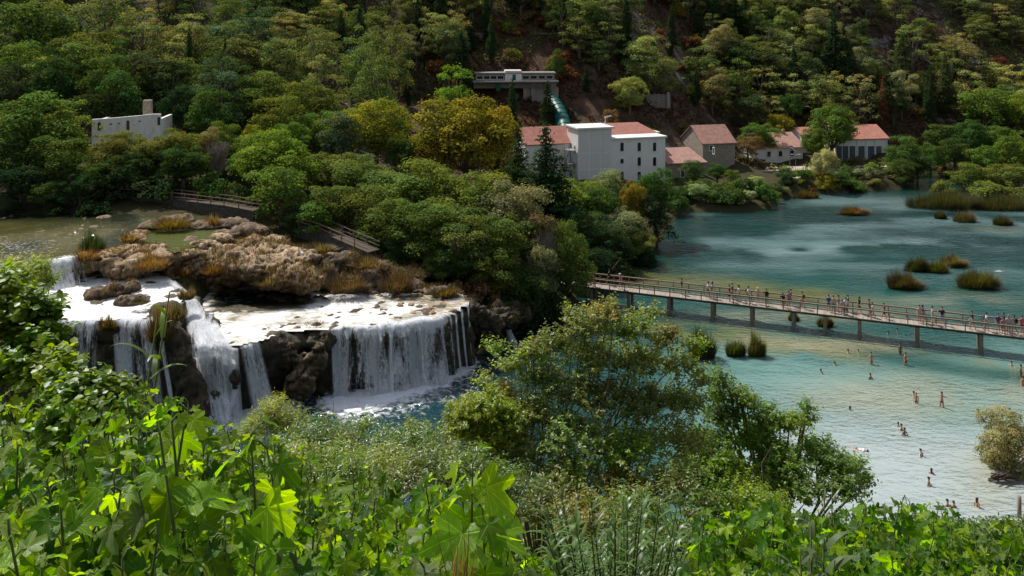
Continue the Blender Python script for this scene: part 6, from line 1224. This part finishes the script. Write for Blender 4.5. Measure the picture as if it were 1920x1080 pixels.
moss_blades('dry_sedge', 'dark_bank', 'dark brown brush matted over the bank right of the curtain fall', 5000, [(.09, .06, .035), (.12, .07, .04), rushg], .5, .4, .3)
moss_blades('dry_sedge', 'overhanging_ledge', 'mossy fringe along the overhanging ledge', 1500, [(.12, .1, .03), rb], .28, -.3, 4.8)
moss_blades('dry_sedge', 'river_boulder', 'thin brown sedge on the long boulder of the upper stream', 700, [rb, straw], .22, .3)
# ================================================================== the near slope: figs, shrubs and canes
OV_V = [(0, 0, 0), (.2, .25, .05), (.27, .55, .06), (.15, .85, .0), (0, 1.05, -.06), (-.15, .85, .0), (-.27, .55, .06), (-.2, .25, .05), (0, .5, -.02)]
OV_F = [(0, 1, 8), (1, 2, 8), (2, 3, 8), (3, 4, 8), (4, 5, 8), (5, 6, 8), (6, 7, 8), (7, 0, 8)]
RO_V = [(a*1.75, b, c) for a, b, c in OV_V]
LA_V = [(0, 0, 0), (.13, .4, .04), (0, 1, -.1), (-.13, .4, .04)]; LA_F = [(0, 1, 2), (0, 2, 3)]
def fig_template(seed):
    r_ = np.random.default_rng(seed); key = [(0, 1.0), (12, .93), (22, .60), (27, .52), (36, .72), (46, .9), (57, .78), (70, .46), (76, .42), (90, .55), (104, .6), (120, .46), (140, .32), (160, .24), (180, .07)]
    ang = []; rad = []
    for s in (1, -1):
        for a, r in (key if s > 0 else key[1:-1][::-1]): ang.append(s*a); rad.append(r*r_.uniform(.92, 1.08))
    ang, rad = np.radians(ang), np.array(rad); n = len(ang); V = [(0, 0, 0)]
    dr, cup, fold = r_.uniform(.12, .5), r_.uniform(-.25, .3), r_.uniform(.15, .5)
    for q in (.5, 1.0):
        for a, r in zip(ang, rad):
            x, y = math.sin(a)*r*q, math.cos(a)*r*q; V.append((x, y, fold*abs(x)*(1-.5*abs(x))-dr*y*abs(y)+cup*x*x+.05*math.sin(a*6+seed)*q*q+r_.uniform(-.035, .035)*q))
    Fc = [(0, 1+i, 1+(i+1) % n) for i in range(n)]+[(1+i, 1+n+i, 1+n+(i+1) % n, 1+(i+1) % n) for i in range(n)]
    return [(a, b, c) for a, b, c in V], [f[::-1] for f in Fc]
FIGT = [fig_template(s) for s in range(12)]
def ribbon_tubes(mb, pts, rads, n=5): mb.tube(pts, rads, n)
def fig(label, stems, leafm, tints, base=None, nl=(10, 15), name='fig_tree', cat='fig tree', spread=1.0, up=.75, stem_r=.012):
    """stems: list of tips (world); each gets its own stem and a spiral of lobed leaves"""
    tips = np.array(stems); b0 = tips.mean(0)+np.array((0, .5, 0)) if base is None else np.array(base); g = ground(b0[0], b0[1])
    e = empty(name, (b0[0], b0[1], g), label, cat, 'fig bushes on the near slope'); st = MB()
    buckets = [[] for _ in FIGT]
    for tp in tips:
        L = rng.uniform(.7, 1.15); foot = np.array((tp[0]*.7+b0[0]*.3+rng.uniform(-.15, .15), tp[1]+rng.uniform(.0, .4), max(g-.2, tp[2]-rng.uniform(1.2, 1.9))))
        c1 = foot*.45+tp*.55+np.array((rng.uniform(-.12, .12), rng.uniform(-.1, .1), -.05)); pts = [foot, foot*.6+c1*.4, c1, c1*.45+tp*.55, tp]
        st.tube(pts, [stem_r*.9, stem_r*.8, stem_r*.7, stem_r*.55, stem_r*.3], 6)
        n = rng.integers(*nl); a0 = rng.uniform(0, 6.28)
        sb = rng.uniform(.75, 1.4)
        for i in range(n):
            k = i/(n-1); az = a0+i*2.4; s = leafm*rng.uniform(.7, 1.2)*(1-.45*(1-k)**3)*(1 if i else .75)
            if i < 2: s *= .75
            q = tp-(tp-c1)*k**1.25*1.05; out = np.array((math.cos(az), math.sin(az), 0)); el = up*(1-k)*.9-.05+rng.uniform(-.2, .25)
            pd = norm(out*math.cos(el)+np.array((0, 0, math.sin(el)))); pl = leafm*rng.uniform(.45, .8)*spread*(.5+k*.6); a = q+pd*pl
            st.tube([q, q+pd*pl*.55+np.array((0, 0, .01)), a], [.0045, .0035, .003], 4, False)
            tdir = norm(pd+np.array((0, 0, -.2-rng.random()*.7))+rng.normal(0, .22, 3)); nrm = norm(np.array((0, -.25, .8))+out*rng.uniform(.0, .9)+rng.normal(0, .3, 3))
            t_ = np.array(TINT[tints[rng.integers(len(tints))]])*rng.uniform(.72, 1.25)*sb
            buckets[rng.integers(len(FIGT))].append((a, nrm, tdir, s, t_))
    link_rel(e, st.build('branches', M['stalk'], None, True))
    V = []; LO = []; SZ = []; TN = []; UV = []; off = 0
    for (tv, tf), b in zip(FIGT, buckets):
        if not b: continue
        P, N, Tt, S, tn = [np.array(x) for x in zip(*b)]
        tv = np.array(tv); N = norm(N); Tt = norm(Tt-N*np.sum(Tt*N, 1, keepdims=True)); B = np.cross(Tt, N); q = tv[None]*S[:, None, None]
        vv = P[:, None]+q[..., 0:1]*B[:, None]+q[..., 1:2]*Tt[:, None]+q[..., 2:3]*N[:, None]; k = len(tv)
        fl = np.concatenate([np.array(f) for f in tf]); fs = np.array([len(f) for f in tf])
        V.append(vv.reshape(-1, 3)); LO.append((fl[None]+np.arange(len(P))[:, None]*k).ravel()+off); SZ.append(np.tile(fs, len(P))); TN.append(np.repeat(tn, k, axis=0)); UV.append(np.tile(tv[:, :2], (len(P), 1))); off += k*len(P)
    me = fast_mesh('leaves', np.concatenate(V), np.concatenate(LO), np.concatenate(SZ), tint=np.concatenate(TN), uv=np.concatenate(UV), smooth=True); me.materials.append(M['figleaf'])
    link_rel(e, link('leaves', me, None, None, (1, 1, 1))); return e
def link_rel(e, o): o.parent = e; o.matrix_parent_inverse = Matrix.Translation(e.location).inverted(); return o
def shrub(name, label, cat, base, blobs, nt, leafm, lpt, tints, tv=OV_V, tf=OV_F, twl=.5, droop=.0, mat='nearleaf', trunk_r=.06, jit=.9, group=None, bare=0, seedcol=.25):
    """base world point; blobs (px,py,Y,r[,kz]) hold the twigs; every twig carries its leaves"""
    b0 = np.array(base, float); e = empty(name, b0, label, cat, group); br_ = MB(); P = []; N = []; Tt = []; S = []; tn = []
    tot = sum(b[3]**2 for b in blobs)
    for bl in blobs:
        c = WY(*bl[:3]); r = bl[3]; kz = bl[4] if len(bl) > 4 else .85; d = c-b0; mid_ = b0+d*.5+rng.normal(0, .06, 3)*np.linalg.norm(d)+np.array((0, 0, .08*np.linalg.norm(d)))
        tr_ = trunk_r*min(1, np.linalg.norm(d)/4); br_.tube([b0, b0*.6+mid_*.4+rng.normal(0, .03, 3)*r, mid_, mid_*.45+c*.55+rng.normal(0, .05, 3)*r, c], [tr_, tr_*.75, tr_*.5, tr_*.33, tr_*.16], 6)
        tc = np.array([TINT[k] for k in tints]); bt = tc[rng.integers(len(tc))]*rng.uniform(1-seedcol, 1+seedcol)
        for i in range(max(4, int(nt*r*r/tot))):
            dr = rnd(1)[0]; dr[2] = abs(dr[2])*.9-.25; rr = r*rng.uniform(.35, 1.0); tip = c+dr*rr*np.array((1, 1, kz))+np.array((0, 0, .12*r)); s0 = c+(tip-c)*.25+rng.normal(0, .1*r, 3)
            if i % 3 == 0: br_.tube([s0, s0*.5+tip*.5+rng.normal(0, .03*r, 3), tip], [trunk_r*.13, trunk_r*.09, trunk_r*.04], 3, False)
            ax = norm(tip-s0+rng.normal(0, .25, 3)*r*.3+np.array((0, 0, .25*r*(1-droop*2)))); L = twl*rng.uniform(.6, 1.3); k = rng.integers(lpt*2//3, lpt*4//3+1); f = np.linspace(.15, 1, k)
            az = rng.uniform(0, 6.28)+np.arange(k)*2.4; u = norm(np.cross(ax, (.3, .2, 1))); v = np.cross(ax, u); out = np.cos(az)[:, None]*u+np.sin(az)[:, None]*v
            st_ = tip-ax*L*.5; P.append(st_+ax*(f*L)[:, None]); Tt.append(norm(out+ax*.55+rng.normal(0, .25, (k, 3))+np.array((0, 0, -droop)))); N.append(norm(np.array((0, 0, .9))+ax*.4+rng.normal(0, jit*.5, (k, 3))))
            S.append(leafm*rng.uniform(.6, 1.25, k)*(1.05-.35*f)); cc = (bt*.6+tc[rng.integers(len(tc))]*.4)*rng.uniform(.8, 1.22); tn.append(cc*rng.uniform(.75, 1.25, k)[:, None])
            if i % 4 == 0: br_.tube([st_-ax*L*.3, st_+ax*L], [.004, .002], 3, False)
    for i in range(bare):
        bl = blobs[rng.integers(len(blobs))]; c = WY(*bl[:3]); a = c+rng.normal(0, .5, 3)*bl[3]; br_.tube([b0*.3+a*.7, a, a+rnd(1)[0]*bl[3]*.9+np.array((0, -.2, .3))*bl[3]], [trunk_r*.3, trunk_r*.2, trunk_r*.05], 4, False)
    link_rel(e, br_.build('branches', M['twig'], None, True))
    me = leaf_cloud('leaves', np.concatenate(P), np.concatenate(N), np.concatenate(Tt), np.concatenate(S), np.concatenate(tn), tv, tf, M[mat]); link_rel(e, link('leaves', me, None, None, (1, 1, 1))); return e
def cane(name, label, cat, base, stems, leafl, leafw, tint, nleaf=14, group=None):
    """giant reed: stems with long arching strap leaves; stems are (tip world)"""
    b0 = np.array(base, float); e = empty(name, b0, label, cat, group); st = MB(); Bs = []; Ts = []; Wd = []; Tn = []
    for tp in stems:
        tp = np.array(tp); foot = np.array((b0[0]+(tp[0]-b0[0])*.35, b0[1]+(tp[1]-b0[1])*.35, b0[2]-.1)); m_ = foot*.5+tp*.5+np.array((0, 0, .05)); st.tube([foot, m_, tp], [.014, .012, .005], 6)
        az = rng.uniform(0, 6.28)
        for i in range(nleaf):
            k = i/nleaf; q = foot*(1-.35-.65*k)+tp*(.35+.65*k); a = az+(i % 2)*math.pi+rng.uniform(-.5, .5); el = rng.uniform(.25, .8)+k*.35; L = leafl*rng.uniform(.6, 1.15)*(1-.3*k)
            Bs.append(q); Ts.append(q+np.array((math.cos(a)*math.cos(el), math.sin(a)*math.cos(el), math.sin(el)*.75-.25))*L); Wd.append(leafw*rng.uniform(.7, 1.2)); Tn.append(np.array(tint)*rng.uniform(.7, 1.3))
    link_rel(e, st.build('stems', M['stalk'], None, True)); me = blades('leaves', np.array(Bs), np.array(Ts), np.array(Wd), np.array(Tn), M['caneleaf'], .42, 7); link_rel(e, link('leaves', me, None, None, (1, 1, 1))); return e
M['caneleaf'] = leaf_mat('cane_leaves', .38, (1.7, 1.7, .4), .55, .35)
TINT.update(fig=np.array((.108, .19, .009)), figdark=np.array((.048, .11, .008)), figlight=np.array((.175, .25, .01)), figgrey=np.array((.2, .25, .11)), lime=np.array((.2, .25, .012)), small=np.array((.13, .21, .014)), ash=np.array((.2, .23, .07)), bronze=np.array((.23, .18, .04)), bronze2=np.array((.26, .14, .04)))
def tops(xs_, ys_, x): return float(np.interp(x, xs_, ys_))
OX = [-40, 60, 120, 200, 250, 300, 380, 440, 520, 580, 640, 700, 780, 850, 900, 960, 1010, 1060]; OY = [720, 715, 725, 705, 700, 735, 760, 815, 800, 850, 885, 870, 900, 880, 920, 975, 1040, 1075]
figs = ['large lobed fig bush filling the lower left corner', 'fig bush with broad shaded leaves under the slanting cascade', 'fig bush with sunlit lobed leaves below the middle cascade', 'fig bush left of the upright fig shoot at bottom centre', 'low fig bush along the bottom edge right of centre']
rngs = [(-40, 230), (200, 430), (400, 640), (600, 830), (800, 1030)]
for lb, (a, b) in zip(figs, rngs):
    stems = []
    rows = [(0, 5.2, 13), (45, 4.6, 13), (95, 4.0, 12), (150, 3.5, 11), (205, 3.1, 10), (265, 2.95, 9), (330, 2.8, 8), (395, 2.65, 7)]
    for dy, Yd, n in rows:
        for i in range(n):
            px = a+(b-a)*(i+.5)/n+rng.uniform(-22, 22); py = tops(OX, OY, px)+dy*1.0+rng.uniform(-12, 40)+14
            if py > 1130: continue
            stems.append(WY(px, py, Yd*rng.uniform(.9, 1.12)))
    fig(lb, stems, .118, ['fig', 'fig', 'figlight', 'figdark', 'figlight', 'figgrey'])
fig('single upright fig shoot with big sunlit leaves at bottom centre', [WY(886, 870, 3.6), WY(868, 925, 3.7), WY(905, 955, 3.5)], .2, ['figlight', 'fig'], None, (8, 11), 'fig_shoot', 'fig shoot')
fig('big fig leaves rising in front of the middle cascade', [WY(322, 790, 3.0), WY(350, 768, 3.1), WY(300, 815, 2.9)], .16, ['figlight', 'fig'], None, (6, 9), 'fig_shoot', 'fig shoot')
fig('fig shoot with curled leaves left of the small conifer like shrub', [WY(470, 815, 3.2), WY(500, 840, 3.2)], .19, ['figlight', 'fig'], None, (6, 9), 'fig_shoot', 'fig shoot')
RX = [1320, 1400, 1450, 1500, 1560, 1620, 1680, 1740, 1790, 1840, 1880, 1930, 1970]; RY = [965, 945, 932, 945, 948, 940, 945, 925, 955, 990, 968, 975, 975]
for lb, (a, b) in zip(('fig bush right of the reeds along the lower right', 'fig bush around the broad leaved cane', 'fig bush below the bathers at the lower right', 'fig bush in the lower right corner'), ((1310, 1470), (1450, 1640), (1620, 1790), (1770, 1960))):
    stems = []
    for dy, Yd, n in ((0, 9.0, 10), (30, 8.4, 10), (62, 7.8, 9), (95, 7.2, 8), (130, 6.6, 7)):
        for i in range(n):
            px = a+(b-a)*(i+.5)/n+rng.uniform(-14, 14); py = tops(RX, RY, px)+dy+rng.uniform(-8, 22)+8
            stems.append(WY(px, py, Yd*rng.uniform(.93, 1.08)))
    fig(lb, stems, .17, ['figdark', 'fig', 'figdark', 'figlight'], None, (9, 13), stem_r=.014)
# small leaved tree at the left edge
def gbase(px, Y, dx=0): X = (px-960)*Y/F+dx; return (X, Y, ground(X, Y)-.1)
shrub('small_leaved_tree', 'bright green small leaved tree at the left edge in front of the falls', 'tree', gbase(70, 5.6), [(12, 560, 5.6, .17), (50, 585, 5.6, .18), (15, 625, 5.6, .22), (75, 640, 5.5, .17), (45, 680, 5.4, .22), (90, 590, 5.6, .09), (10, 700, 5.4, .22), (90, 700, 5.3, .2), (22, 528, 5.7, .1)], 420, .062, 11, ['small', 'lime', 'small', 'fig'], RO_V, OV_F, .16, trunk_r=.014)
shrub('small_leaved_shrub', 'bright small leaved shrub in front of the veil fall and the slanting cascade', 'shrub', gbase(200, 5.0), [(130, 735, 5.0, .13), (175, 728, 5.0, .11), (215, 735, 5.0, .08), (165, 775, 4.9, .16), (225, 775, 4.9, .12), (120, 790, 4.8, .16), (245, 755, 5.0, .05)], 260, .058, 10, ['small', 'lime', 'fig'], RO_V, OV_F, .15, trunk_r=.012)
shrub('soft_shrub', 'soft yellow green crown at the left edge beside the white chute', 'shrub', gbase(30, 20), [(20, 515, 20, .55), (75, 500, 20, .35), (60, 535, 20, .5), (95, 525, 20, .3)], 260, .13, 10, ['yellow', 'olive', 'small'], LA_V, LA_F, .4, trunk_r=.05)
cane('giant_cane', 'arching giant cane shoot in front of the mossy buttress', 'cane', gbase(120, 6.2), [WY(318, 548, 6.2), WY(296, 590, 6.1)], .5, .055, (.15, .23, .03), 13)
# shrubs behind the figs
shrub('feathery_shrub', 'yellow green feathery mound at the foot of the middle cascade', 'shrub', gbase(515, 17), [(515, 772, 17, .42, 1.0), (500, 800, 17, .5), (545, 800, 17, .5), (470, 815, 17, .4)], 420, .09, 12, ['lime', 'yellow', 'olive'], LA_V, LA_F, .25, trunk_r=.05)
shrub('willow_shrub', 'thin leaved glinting shrub below the lower pool', 'shrub', gbase(690, 13), [(600, 835, 13, .42), (650, 832, 13.4, .36), (720, 846, 13, .4), (790, 830, 13, .36), (550, 850, 13, .4), (640, 870, 12.6, .4), (720, 880, 12.2, .45), (800, 875, 12.6, .38), (835, 850, 13, .25), (560, 890, 11, .5), (640, 900, 11, .5), (720, 910, 11, .5), (800, 900, 11, .5), (870, 900, 11, .5), (940, 930, 11, .5), (680, 800, 13.3, .16), (770, 806, 13.3, .18), (600, 800, 13.3, .14), (735, 812, 13.4, .12), (560, 815, 13.2, .15)], 2300, .09, 13, ['ash', 'green', 'small', 'yellow', 'deep'], LA_V, LA_F, .34, .05, trunk_r=.02, bare=16, mat='glintleaf', seedcol=.4)
shrub('yellow_shrub', 'yellow green shrub at the right of the lower pool', 'shrub', gbase(905, 19), [(880, 780, 19, .55), (920, 765, 19, .5), (950, 790, 19, .5), (870, 815, 19, .55), (930, 820, 19, .6), (905, 860, 18.6, .6)], 900, .1, 12, ['lime', 'yellow', 'bright'], OV_V, OV_F, .35, trunk_r=.05)
cane('giant_cane', 'single cane plume beside the yellow green feathery mound', 'cane', gbase(610, 14), [WY(598, 742, 14), WY(625, 752, 14), WY(612, 770, 14)], .6, .05, (.16, .2, .07), 10)
blobsH = [(930, 655, 20.5, .3), (1075, 590, 20.5, .3), (1215, 590, 20.6, .3), (1300, 650, 20.6, .35), (905, 720, 20, .3), (1150, 575, 20.3, .2), (1140, 592, 20, .45), (1100, 620, 20, .6), (1180, 625, 20, .65), (1040, 650, 20, .55), (1000, 670, 20, .5), (1250, 640, 20.4, .5), (1110, 680, 20, .8), (1200, 690, 20, .8), (1020, 720, 20, .7), (960, 690, 20, .4), (1280, 690, 20.4, .55), (1100, 750, 19.6, .9), (1200, 770, 19.6, .9), (1000, 790, 19.6, .8), (1280, 760, 20, .7), (1080, 830, 19, .9), (1180, 850, 19, .9), (980, 850, 19, .7), (1280, 840, 19.4, .8), (1060, 900, 18.5, .8), (1160, 910, 18.5, .7), (960, 900, 18.5, .6), (1310, 720, 20.4, .3), (950, 745, 20, .4), (1010, 960, 17, .7), (1100, 980, 16, .7), (1190, 970, 17, .7), (1260, 930, 18, .8)]
shrub('brown_green_shrub', 'tall brownish green shrub with bare grey branches at centre', 'shrub', gbase(1010, 19), blobsH, 3300, .105, 13, ['olive', 'bronze', 'green', 'small', 'olive', 'ash', 'bronze'], OV_V, OV_F, .42, trunk_r=.04, bare=46, seedcol=.4)
blobsI = [(1345, 715, 22, .4), (1385, 750, 22, .42), (1440, 795, 22, .5), (1440, 765, 22.3, .18), (1340, 960, 20, .8), (1420, 960, 20, .8), (1360, 790, 22, .6), (1400, 755, 22.4, .35), (1330, 850, 21.5, .8), (1420, 830, 22, .7), (1480, 800, 22, .4), (1510, 790, 22.2, .3), (1460, 870, 21.5, .8), (1530, 850, 22, .55), (1560, 880, 21.5, .6), (1600, 880, 22, .45), (1370, 910, 21, .9), (1480, 920, 21, .8), (1580, 920, 21, .6), (1620, 905, 22, .3), (1345, 745, 22.2, .3), (1300, 900, 21, .8), (1515, 765, 22.4, .2)]
shrub('green_shrub', 'fresh green shrub with upright tips right of the brownish one', 'shrub', gbase(1450, 22), blobsI, 2900, .11, 13, ['bright', 'green', 'small', 'lime', 'deep'], OV_V, OV_F, .42, trunk_r=.09, bare=10, seedcol=.35)
st = [WY(rng.uniform(1010, 1330), rng.uniform(925, 1075), rng.uniform(8.5, 11.5)) for _ in range(76)]
for j, (lb, lo_, hi_) in enumerate((('stand of bluish green canes left of the lower right figs', 0, 38), ('second stand of bluish green canes nearer the bottom edge', 38, 76))):
    ss = st[lo_:hi_]; m_ = np.mean(ss, 0); cane('giant_cane', lb, 'cane', (m_[0], m_[1], ground(m_[0], m_[1])), ss, .5, .036, (.12, .21, .05), 18)
cane('giant_cane', 'broad leaved grey green cane among the lower right figs', 'cane', gbase(1530, 6.2), [WY(1520, 985, 6.0), WY(1545, 1010, 6.0), WY(1500, 1040, 6.0), WY(1565, 1050, 6.0)], .42, .06, (.12, .17, .06), 12)
cane('giant_cane', 'thin grassy cane rising behind the lower right figs', 'cane', gbase(1560, 9.4), [WY(1560, 905, 9.4), WY(1545, 930, 9.4), WY(1600, 945, 9.4)], .5, .022, (.16, .2, .06), 14)
# dry grass in the bottom middle
n = 40; px = rng.uniform(840, 880, n); b = np.array([WY(a, 1110, 2.6) for a in px]); tp = b+np.c_[rng.normal(0, .06, n), rng.normal(0, .06, n), rng.uniform(.08, .2, n)]
tag(link('grass_tuft', blades('grass', b, tp, np.full(n, .004), np.tile((.3, .2, .08), (n, 1))*rng.uniform(.6, 1.3, n)[:, None], M['blade'], .1), None, None, (1, 1, 1)), 'dry straw grass tuft at the bottom edge below the upright fig shoot', 'grass tuft', 'grass tufts on the near slope')
# leafy cover of the slope under the shrubs
n = 70000; Yc = 2.5+rng.random(n)**.8*60; X = rng.uniform(-.75, .75, n)*Yc+rng.normal(0, 1, n); Pn = np.c_[X, Yc]; ok = ~inside(Pn, lake_poly) & (poly_dist(Pn, lake_poly) > 1.2); X, Yc = X[ok], Yc[ok]; n = len(X)
Zc = gz(X, Yc)+rng.uniform(0, .55, n)*np.clip(Yc/12, .4, 1.4); tt = np.array([TINT[k] for k in ('deep', 'green', 'figdark', 'olive')])[rng.integers(4, size=n)]*rng.uniform(.5, 1.2, n)[:, None]
me = leaf_cloud('cover', np.c_[X, Yc, Zc], norm(rnd(n)*.7+np.array((0, 0, .8))), rnd(n), rng.uniform(.1, .24, n), tt, OV_V, OV_F, M['nearleaf'])
tag(link('ground_cover', me, None, None, (1, 1, 1)), 'tangled green ground cover on the near slope', 'ground cover', kind='stuff')

finish_labels()
# ================================================================== camera and light
cam = bpy.data.cameras.new('camera'); co = bpy.data.objects.new('camera', cam); COL.objects.link(co); co.location = (0, 0, CZ); co.rotation_euler = (R(90), 0, 0)
cam.sensor_width = 36; cam.lens = F/1920*36; cam.shift_y = -(540-HY)/1920; cam.clip_start = .1; cam.clip_end = 2000; SC.camera = co
SUN_EL, SUN_AZ = R(54), R(-40)
sun = bpy.data.lights.new('sun', 'SUN'); so = bpy.data.objects.new('sun', sun); COL.objects.link(so); sun.energy = 5.0; sun.angle = R(.5); sun.color = (1, .955, .88)
sd = Vector((math.sin(SUN_AZ)*math.cos(SUN_EL), math.cos(SUN_AZ)*math.cos(SUN_EL), math.sin(SUN_EL))); so.rotation_euler = sd.to_track_quat('Z', 'Y').to_euler(); so.location = (0, 60, 120)
w = bpy.data.worlds.new('World'); SC.world = w; w.use_nodes = True; nt_ = w.node_tree; bg = nt_.nodes['Background']; sky = nt_.nodes.new('ShaderNodeTexSky'); sky.sky_type = 'NISHITA'; sky.sun_disc = False; sky.sun_elevation = SUN_EL; sky.sun_rotation = SUN_AZ; sky.air_density = 1.2; sky.dust_density = 1.5
hs = nt_.nodes.new('ShaderNodeHueSaturation'); hs.inputs['Saturation'].default_value = .6; nt_.links.new(sky.outputs[0], hs.inputs['Color']); nt_.links.new(hs.outputs[0], bg.inputs[0]); bg.inputs[1].default_value = .115
SC.view_settings.view_transform = 'Standard'; SC.view_settings.look = 'None'; SC.view_settings.exposure = 0; SC.view_settings.gamma = 1
SC.render.engine = 'CYCLES'; SC.cycles.use_denoising = True; SC.cycles.max_bounces = 8; SC.cycles.transparent_max_bounces = 16; SC.cycles.sample_clamp_indirect = 6; SC.cycles.caustics_reflective = False; SC.cycles.caustics_refractive = False
